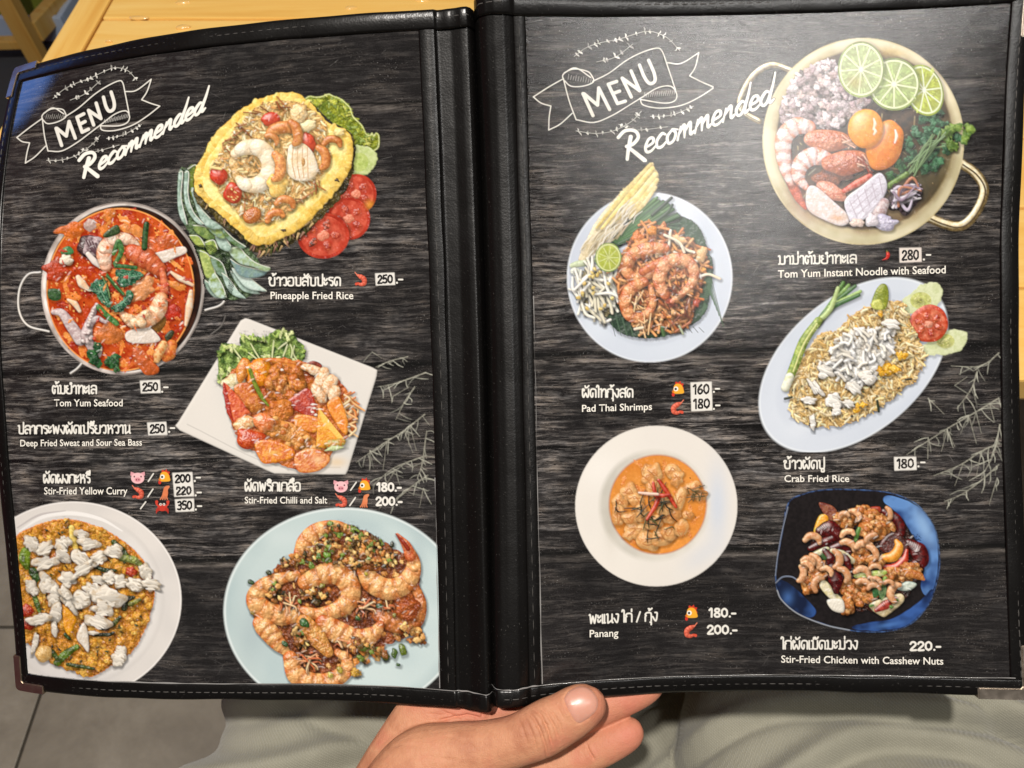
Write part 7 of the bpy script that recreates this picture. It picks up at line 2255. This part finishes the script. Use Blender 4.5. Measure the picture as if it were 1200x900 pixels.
def icon(side, kind, x, y, s=8.5):
    A = Art(x - s * 1.4, y - s * 1.5, x + s * 1.4, y + s * 1.5, 4, 7)
    A.frame(x, y, 10.0 / s)
    if kind == 'pig':
        for k in (-1, 1): A.poly([(k * 4, -6), (k * 9.4, -8), (k * 10, -3), (k * 7.5, -1.5)], (222, 160, 168), smooth=False, **FL)
        A.ell(0, 1, 9, 7.4, (240, 190, 194), None); A.ell(0, 3, 4.2, 3, (222, 150, 160), None)
        for k in (-1, 1):
            A.ell(k * 1.6, 3, 0.9, 1.2, (120, 56, 64), None); A.ell(k * 4.6, -1.2, 1.0, 1.2, (52, 34, 36), None)
    elif kind == 'rooster':
        A.poly([(-3, -7), (-2.5, -11), (1, -9.6), (4, -12), (5, -8.6), (8.6, -8), (7.6, -4), (9, -1), (5, 2)], (206, 62, 44), **FL)
        A.poly([(-6, -1), (-4.5, -6), (0, -8), (5, -6.4), (8, -1), (8.4, 6), (-6.5, 6)], (240, 172, 52), **FL)
        A.poly([(-5, 1), (-9, 4), (-5, 5.4)], (226, 120, 40), smooth=False, **FL); A.ell(-6.4, 8, 2.2, 2.8, (206, 56, 44), None)
        A.ell(-2.4, -0.4, 3.4, 3.4, (250, 246, 236), None); A.ell(-2.8, -0.2, 1.8, 1.8, (36, 28, 28), None)
    elif kind in ('shrimp', 'shrimp_up'):
        m = -1 if kind == 'shrimp_up' else 1
        P = lambda p: [(a, b * m) for a, b in p] if m == 1 else [(-a, b) for a, b in p]
        A.tube(P([(-6, -7), (0, -4), (5, 0), (5, 6), (0, 8), (-4, 6)]), [1.2, 3.6, 4.0, 3.6, 2.6, 1.6], (226, 110, 84), (214, 88, 66), shadow=0, spec=0.1, band=7, bandc=(196, 74, 56))
        A.tube(P([(-9, -11), (-5, -6)]), 0.7, (226, 130, 104), smooth=False, **FL)
        A.tube(P([(-4, 6), (-7, 7)]), [1.6, 2.2], (214, 84, 62), smooth=False, **FL)
    elif kind == 'squid':
        A.poly([(0, -8), (6, -10), (7.5, -8), (5, -4), (5, 2), (2, 5), (-3, 4), (-2, -2)], (226, 140, 96), (214, 120, 78), **FL)
        for k in range(4): A.tube([(-2 + k * 2, 3), (-4 + k * 2.4, 7), (-6 + k * 3.4, 10)], 0.9, (222, 128, 84), **FL)
    elif kind == 'crab':
        A.ell(0, 1, 7.4, 5.4, (196, 62, 48), None)
        for k in (-1, 1):
            A.tube([(k * 5, -1), (k * 8.4, -4), (k * 8.6, -8)], [1.4, 1.4, 2.4], (206, 70, 54), **FL)
            for j in range(3): A.tube([(k * 5, 2 + j * 1.5), (k * 8.4, 3 + j * 2), (k * 9, 6 + j * 1.6)], 0.8, (180, 52, 40), **FL)
            A.ell(k * 2.6, -4, 1.9, 1.9, (246, 238, 228), None); A.ell(k * 2.4, -3.8, 0.9, 0.9, (40, 26, 26), None)
    elif kind == 'chilli':
        A.tube([(4, -7), (5.5, -2), (3, 4), (-5, 7.5)], [2.0, 3.6, 2.6, 0.5], (206, 48, 38), (176, 34, 28), shadow=0, spec=0.2)
        A.tube([(4, -7), (3, -10)], 1, (110, 130, 60), smooth=False, **FL)
    ink_object('icon', A, side, 0.5, 0.30, {'pig': 'pink pig face icon', 'rooster': 'yellow rooster head icon', 'shrimp': 'small orange shrimp icon', 'shrimp_up': 'small orange shrimp icon', 'squid': 'small orange squid icon', 'crab': 'small red crab icon', 'chilli': 'small red chilli icon'}[kind])


def slash(side, x0, y0, x1, y1):
    A = Art(min(x0, x1) - 3, min(y0, y1) - 3, max(x0, x1) + 3, max(y0, y1) + 3, 4, 7)
    A.tube([(x0, y0), (x1, y1)], 0.75, CREAM, smooth=False, **FL)
    ink_object('slash', A, side, 0.5, 0.30)


# ---- left sheet
thai('L', 'ข้าวอบสับปะรด', 314.6, 400, 334.6, 9.2)
latin('L', 'Pineapple Fried Rice', 317.2, 414.2, 350.4, 8.6)
icon('L', 'shrimp', 423, 327.5, 7.6)
sticker('L', [(439.5, 320.2), (462.4, 319.3), (463.3, 333.9), (440.4, 334.8)], ['250'])
dots('L', [(465.2, 331.4), (467.4, 327.6)])
thai('L', 'ต้มยำทะเล', 61, 114.4, 461, 9)
latin('L', 'Tom Yum Seafood', 63.6, 144, 476, 8.2)
sticker('L', [(164, 446), (187.6, 445), (188.6, 460.4), (165.2, 461)], ['250'])
dots('L', [(190.2, 459), (192.4, 453.8)])
thai('L', 'ปลากระพงผัดเปรี้ยวหวาน', 21, 153.6, 508, 9, 507.4)
latin('L', 'Deep Fried Sweat and Sour Sea Bass', 24, 166.6, 523, 7.8, 522)
sticker('L', [(172.4, 495), (195, 494), (196.4, 509.4), (174, 510.4)], ['250'])
dots('L', [(198.4, 506), (200.2, 501.6)])
thai('L', 'ผัดผงกะหรี่', 50.6, 106.6, 565.6, 9.2)
latin('L', 'Stir-Fried Yellow Curry', 52, 149.6, 579.2, 8.4)
icon('L', 'pig', 161.6, 559.5, 8.6); slash('L', 174, 564, 180, 555); icon('L', 'rooster', 192.4, 559, 7.8)
icon('L', 'shrimp', 162, 577, 7.4); slash('L', 173.5, 582, 179.5, 573); icon('L', 'squid', 193, 577, 8); icon('L', 'crab', 190.4, 594, 7.6)
slash('L', 165, 596, 171, 588)
sticker('L', [(202, 554), (225.6, 553), (227.6, 581.4), (204.4, 582.4)], ['200', '220'])
sticker('L', [(205, 585), (227.4, 584), (228, 599), (206, 600)], ['350'])
dots('L', [(228.4, 563.6), (230.4, 559.6), (229.4, 580.4), (231.4, 577), (229.6, 597), (231.8, 593)])
thai('L', 'ผัดพริกเกลือ', 286.6, 353, 575, 9.4)
latin('L', 'Stir-Fried Chilli and Salt', 287, 383.6, 589.8, 7.8)
icon('L', 'pig', 399.6, 569.6, 8.8); slash('L', 411, 574.4, 417.6, 565); icon('L', 'rooster', 426.6, 569, 7.8)
icon('L', 'shrimp', 400, 586.5, 7.4); slash('L', 410, 592.4, 416.6, 583); icon('L', 'squid', 427, 586.4, 7.6)
figures('L', '180.-', 441, 470, 575.8, 10.2)
figures('L', '200.-', 440, 471, 592.4, 10.2)
# ---- right sheet
thai('R', 'มาม่าต้มยำทะเล', 911.4, 1004.4, 309.6, 9.2, 308)
latin('R', 'Tom Yum Instant Noodle with Seafood', 911.4, 1108, 325.6, 9.0, 320.2)
icon('R', 'chilli', 1037, 300, 6.4)
sticker('R', [(1053.6, 290.6), (1079.6, 290), (1080, 307), (1054, 308)], ['280'], (230, 220, 212))
dots('R', [(1082.4, 304.2), (1085.6, 298.8)])
thai('R', 'ผัดไทกุ้งสด', 681.7, 742.5, 465.3, 9.2)
latin('R', 'Pad Thai Shrimps', 682, 764, 482.6, 8.2, 480.2)
icon('R', 'rooster', 794, 456, 8); icon('R', 'shrimp_up', 793.7, 477.5, 8)
sticker('R', [(809, 448), (834, 447), (835, 481), (810, 482)], ['160', '180'])
dots('R', [(836.4, 459.2), (838.4, 455.6), (836.4, 479.2), (838.8, 475)])
thai('R', 'ข้าวผัดปู', 918, 967, 549, 9.2)
latin('R', 'Crab Fried Rice', 919, 995, 564.6, 8)
sticker('R', [(1047.4, 535.4), (1073.6, 535), (1074, 550.6), (1048, 551.6)], ['180'])
dots('R', [(1076, 546.4), (1079, 541.8)])
thai('R', 'พะแนง ไก่ / กุ้ง', 689.8, 771, 730.4, 9.6, 727)
latin('R', 'Panang', 691, 724.6, 746.6, 8.6, 745.6)
icon('R', 'rooster', 809.7, 718.4, 8.2); icon('R', 'shrimp_up', 809.3, 738.8, 8.2)
figures('R', '180.-', 830, 861.8, 723.2, 10.6)
figures('R', '200.-', 828, 863.2, 743, 10.6)
thai('R', 'ไก่ผัดเม็ดมะม่วง', 915.3, 1005.4, 760.2, 9.4)
latin('R', 'Stir-Fried Chicken with Casshew Nuts', 915.3, 1105.2, 776.2, 8.4, 778.6)
figures('R', '220.-', 1065.4, 1101.8, 762.2, 10.6)


# ---- banner "MENU Recommended", the same on both sheets
def affine(src, dst):
    S = np.array([[x, y, 1] for x, y in src], float)
    return np.linalg.solve(S, np.array(dst, float)).T


AFF = {'L': np.array([[0.25, 0, 0], [0, 0.25, 0]]),
       'R': affine([(80, 645), (710, 372), (120, 765)], [(625, 113.75), (818.75, 62), (643, 152.5)])}
LET = {'e': (.62, [[(0, .42), (.42, .58), (.4, .94), (.16, .98), (0, .5), (.1, .06), (.36, 0), (.62, .26)]]),
       'c': (.6, [[(.5, .84), (.3, 1), (.04, .6), (.1, .08), (.36, 0), (.6, .26)]]),
       'o': (.66, [[(.3, 1), (.04, .6), (.14, .04), (.42, .1), (.52, .62), (.3, 1), (.62, .84)]]),
       'm': (1.0, [[(.0, 0), (.12, .96)], [(.08, .5), (.34, 1), (.4, .0)], [(.4, .5), (.68, 1), (.74, .1), (.96, .24)]]),
       'n': (.74, [[(.0, 0), (.12, .96)], [(.08, .5), (.4, 1), (.46, .1), (.7, .24)]]),
       'd': (.8, [[(.5, .82), (.26, 1), (0, .5), (.14, .02), (.4, .2), (.62, 1.2), (.72, 2.2)], [(.6, 1.2), (.5, .3), (.56, .04), (.78, .2)]])}


def banner(side):
    T = AFF[side]
    f = lambda pts: [(T[0, 0] * x + T[0, 1] * y + T[0, 2], T[1, 0] * x + T[1, 1] * y + T[1, 2]) for x, y in pts]
    ox, oy = f([(60, 280)])[0]
    ex, ey = f([(800, 860)])[0]
    if side == 'L': bb = (18, 66, 196, 214)
    else: bb = (618, 30, 836, 190)
    A = Art(*bb, 4, 9)
    def ln(pts, w=0.66, c=(226, 223, 214), sm=True):
        A.tube(f(pts), w, c, smooth=sm and len(pts) > 2, n=5, **{k: v for k, v in FL.items()})
    ln([(200, 555), (140, 598), (80, 645)]); ln([(80, 645), (105, 664), (140, 670)]); ln([(140, 670), (128, 715), (120, 765)]); ln([(120, 765), (165, 735), (215, 685)])
    ln([(588, 430), (640, 424), (710, 372)]); ln([(710, 372), (690, 430), (665, 468)]); ln([(665, 468), (705, 484), (750, 498)]); ln([(750, 498), (690, 545), (620, 588), (540, 612), (480, 610), (472, 585)])
    ln([(200, 560), (210, 640), (226, 708)]); ln([(226, 708), (290, 708), (360, 670), (430, 618), (480, 580), (540, 535), (590, 520), (608, 545), (598, 574), (556, 590), (474, 590)])
    ln([(202, 568), (200, 540), (240, 512), (290, 512), (306, 528), (308, 550), (270, 572), (224, 580), (202, 562)]); ln([(206, 532), (250, 506), (300, 534)])
    ln([(306, 548), (370, 506), (440, 446), (500, 406), (556, 380), (576, 388), (588, 440), (606, 532)])
    for k in range(15): ln([(486 + k * 8, 580 - k * 2), (492 + k * 8, 560 - k * 2 + (3 if k % 2 else 0))], 0.28, (190, 188, 182), False)
    for k in range(10): ln([(216 + k * 9, 556), (222 + k * 9, 534 + (k % 3) * 3)], 0.25, (170, 168, 162), False)
    W = 1.95
    for st in ([(264, 602), (290, 682)], [(268, 602), (312, 638)], [(312, 638), (325, 570)], [(325, 570), (354, 648)],
               [(362, 550), (386, 620)], [(362, 550), (394, 534)], [(373, 584), (400, 570)], [(386, 620), (416, 606)],
               [(416, 518), (440, 586)], [(416, 518), (474, 556)], [(452, 484), (474, 556)]):
        ln(st, W, sm=False)
    ln([(486, 456), (498, 500), (514, 522), (534, 510), (536, 480), (522, 432)], W)
    # sprigs
    def sprig(pts, n, L):
        q = smooth_pts(np.array(pts, float), False, 12)
        ln(pts, 0.3, (200, 198, 190))
        for i in range(n):
            i = i + A.r.normal() * 0.16
            p = q[int(np.clip((i + 0.5) / n, 0, 0.99) * (len(q) - 1))]
            j = min(int(np.clip((i + 0.5) / n, 0, 0.99) * (len(q) - 1)) + 1, len(q) - 1)
            t = q[j] - q[j - 1]; t = t / (np.linalg.norm(t) + 1e-6)
            for sgn in (-1, 1):
                a = np.array([-t[1], t[0]]) * sgn * (0.8 + 0.4 * A.r.rand()) + t * (0.55 + A.r.normal() * 0.35)
                e = p + a * L * (0.45 + 0.75 * A.r.rand())
                ln([tuple(p), tuple((p + e) / 2 + t * 3), tuple(e)], np.array([0.2, 0.95, 0.25]) * (0.6 + 0.7 * A.r.rand()), [(206, 204, 196), (150, 148, 142), (226, 224, 216)][A.r.randint(3)])
    sprig([(250, 462), (300, 420), (360, 390), (430, 366)], 7, 13); sprig([(330, 470), (400, 440), (470, 380)], 5, 13)
    sprig([(400, 380), (480, 340), (540, 318), (600, 332), (642, 376)], 9, 13)
    sprig([(220, 752), (290, 750), (360, 728), (430, 680), (470, 635)], 10, 12); sprig([(380, 700), (440, 712), (560, 680)], 6, 9); sprig([(500, 650), (580, 632), (664, 584)], 8, 10)
    ink_object('menu_banner', A, side, 0.5, 0.30, 'chalk drawn ribbon banner reading MENU with leafy sprigs')
    # brush script
    bb = (88, 98, 264, 214) if side == 'L' else (722, 78, 924, 190)
    A = Art(*bb, 4, 9)
    R = lambda pts, w: A.tube(f(pts), w, CREAM, n=5, **FL)
    R([(372, 752), (400, 722), (436, 716), (446, 738), (424, 768), (398, 782)], 2.0); R([(418, 742), (404, 790), (394, 832)], [2.4, 2.2, 1.9]); R([(402, 782), (430, 804), (458, 826)], [1.8, 2.3, 2.5])
    x = 0.0; O = np.array([462.0, 798.0]); d = np.array([0.872, -0.490]) * 77; up = np.array([4.0, -49.0])
    for ch in 'ecommended':
        adv, sts = LET[ch]
        for st in sts:
            q = [tuple(O + d * (x + a) + up * b + d * 0.10 * b) for a, b in st]
            R(q, [1.25, 1.8, 1.55, 1.8, 1.0])
        x += adv
    ink_object('script_lettering', A, side, 0.5, 0.32, 'white brush script word Recommended')


banner('L'); banner('R')


# ---- pale rosemary twigs in the artwork
def twigs(side, ox, oy, sc, branches, seed):
    P = np.array([(ox + x / sc, oy + y / sc) for b in branches for x, y in b])
    A = Art(P[:, 0].min() - 14, P[:, 1].min() - 14, P[:, 0].max() + 14, P[:, 1].max() + 16, 2, seed)
    A.frame(ox, oy, sc)
    for b in branches:
        q = smooth_pts(np.array(b, float), False, 10)
        L = np.linalg.norm(np.diff(q, axis=0), axis=1).sum()
        n = int(L / 20)
        main = len(b) > 2
        A.tube(b, [2.6, 2.2, 1.2] if main else [1.6, 0.9], (168, 166, 152), (130, 128, 116), smooth=len(b) > 2, bulge=0.4, spec=0, shadow=0, edge=0)
        for i in range(n if main else n // 2):
            p = q[int((i + A.r.rand()) / n * (len(q) - 1))]
            a = A.r.choice([1.3, 1.75, 0.4, 2.6]) + A.r.normal() * 0.22
            l = 24 + A.r.rand() * 52
            e = p + l * np.array([math.cos(a), math.sin(a)])
            m = (p + e) / 2 + A.r.normal(size=2) * 4
            g = 120 + A.r.rand() * 84
            A.tube([tuple(p), tuple(m), tuple(e)], [1.0, 1.7, 0.7], (g, g, g * 0.92), bulge=0, spec=0, shadow=0, edge=0, n=4)
    A.a *= 0.92
    ink_object('twig_print', A, side, 0.7, 0.12)


BR = [[(1072, 488), (980, 560), (880, 622), (784, 690)], [(1076, 312), (1000, 340), (930, 362), (874, 372)], [(1030, 372), (985, 440), (950, 510)], [(938, 412), (1006, 372)],
      [(1078, 662), (1000, 690), (930, 722), (850, 790)], [(1010, 535), (1036, 640)], [(912, 606), (896, 722)], [(840, 640), (838, 724)], [(985, 556), (1022, 650)], [(1080, 560), (1060, 700), (1040, 760)],
      [(1085, 745), (1020, 790), (960, 840), (900, 870)], [(1066, 800), (1050, 880)], [(950, 720), (900, 800)], [(850, 225), (890, 250)], [(1000, 245), (930, 262), (866, 288)]]
twigs('L', 200, 350, 3.6, BR, 31)
BR2 = [[(966, 600), (880, 652), (770, 716), (620, 812)], [(966, 430), (920, 468), (870, 482), (786, 478)], [(884, 500), (862, 566), (808, 640)], [(800, 552), (846, 520)],
       [(968, 770), (900, 800), (820, 852), (722, 892)], [(852, 664), (882, 772)], [(880, 652), (900, 732)], [(932, 622), (950, 690)], [(772, 716), (750, 800)], [(700, 748), (698, 830)], [(772, 720), (800, 782)],
       [(970, 700), (950, 800), (900, 900)], [(966, 850), (900, 910), (830, 960), (760, 990)], [(900, 800), (880, 900)], [(960, 900), (930, 1000)], [(830, 850), (800, 930)], [(700, 600), (760, 660)]]
twigs('R', 870, 280, 3.215, BR2, 32)
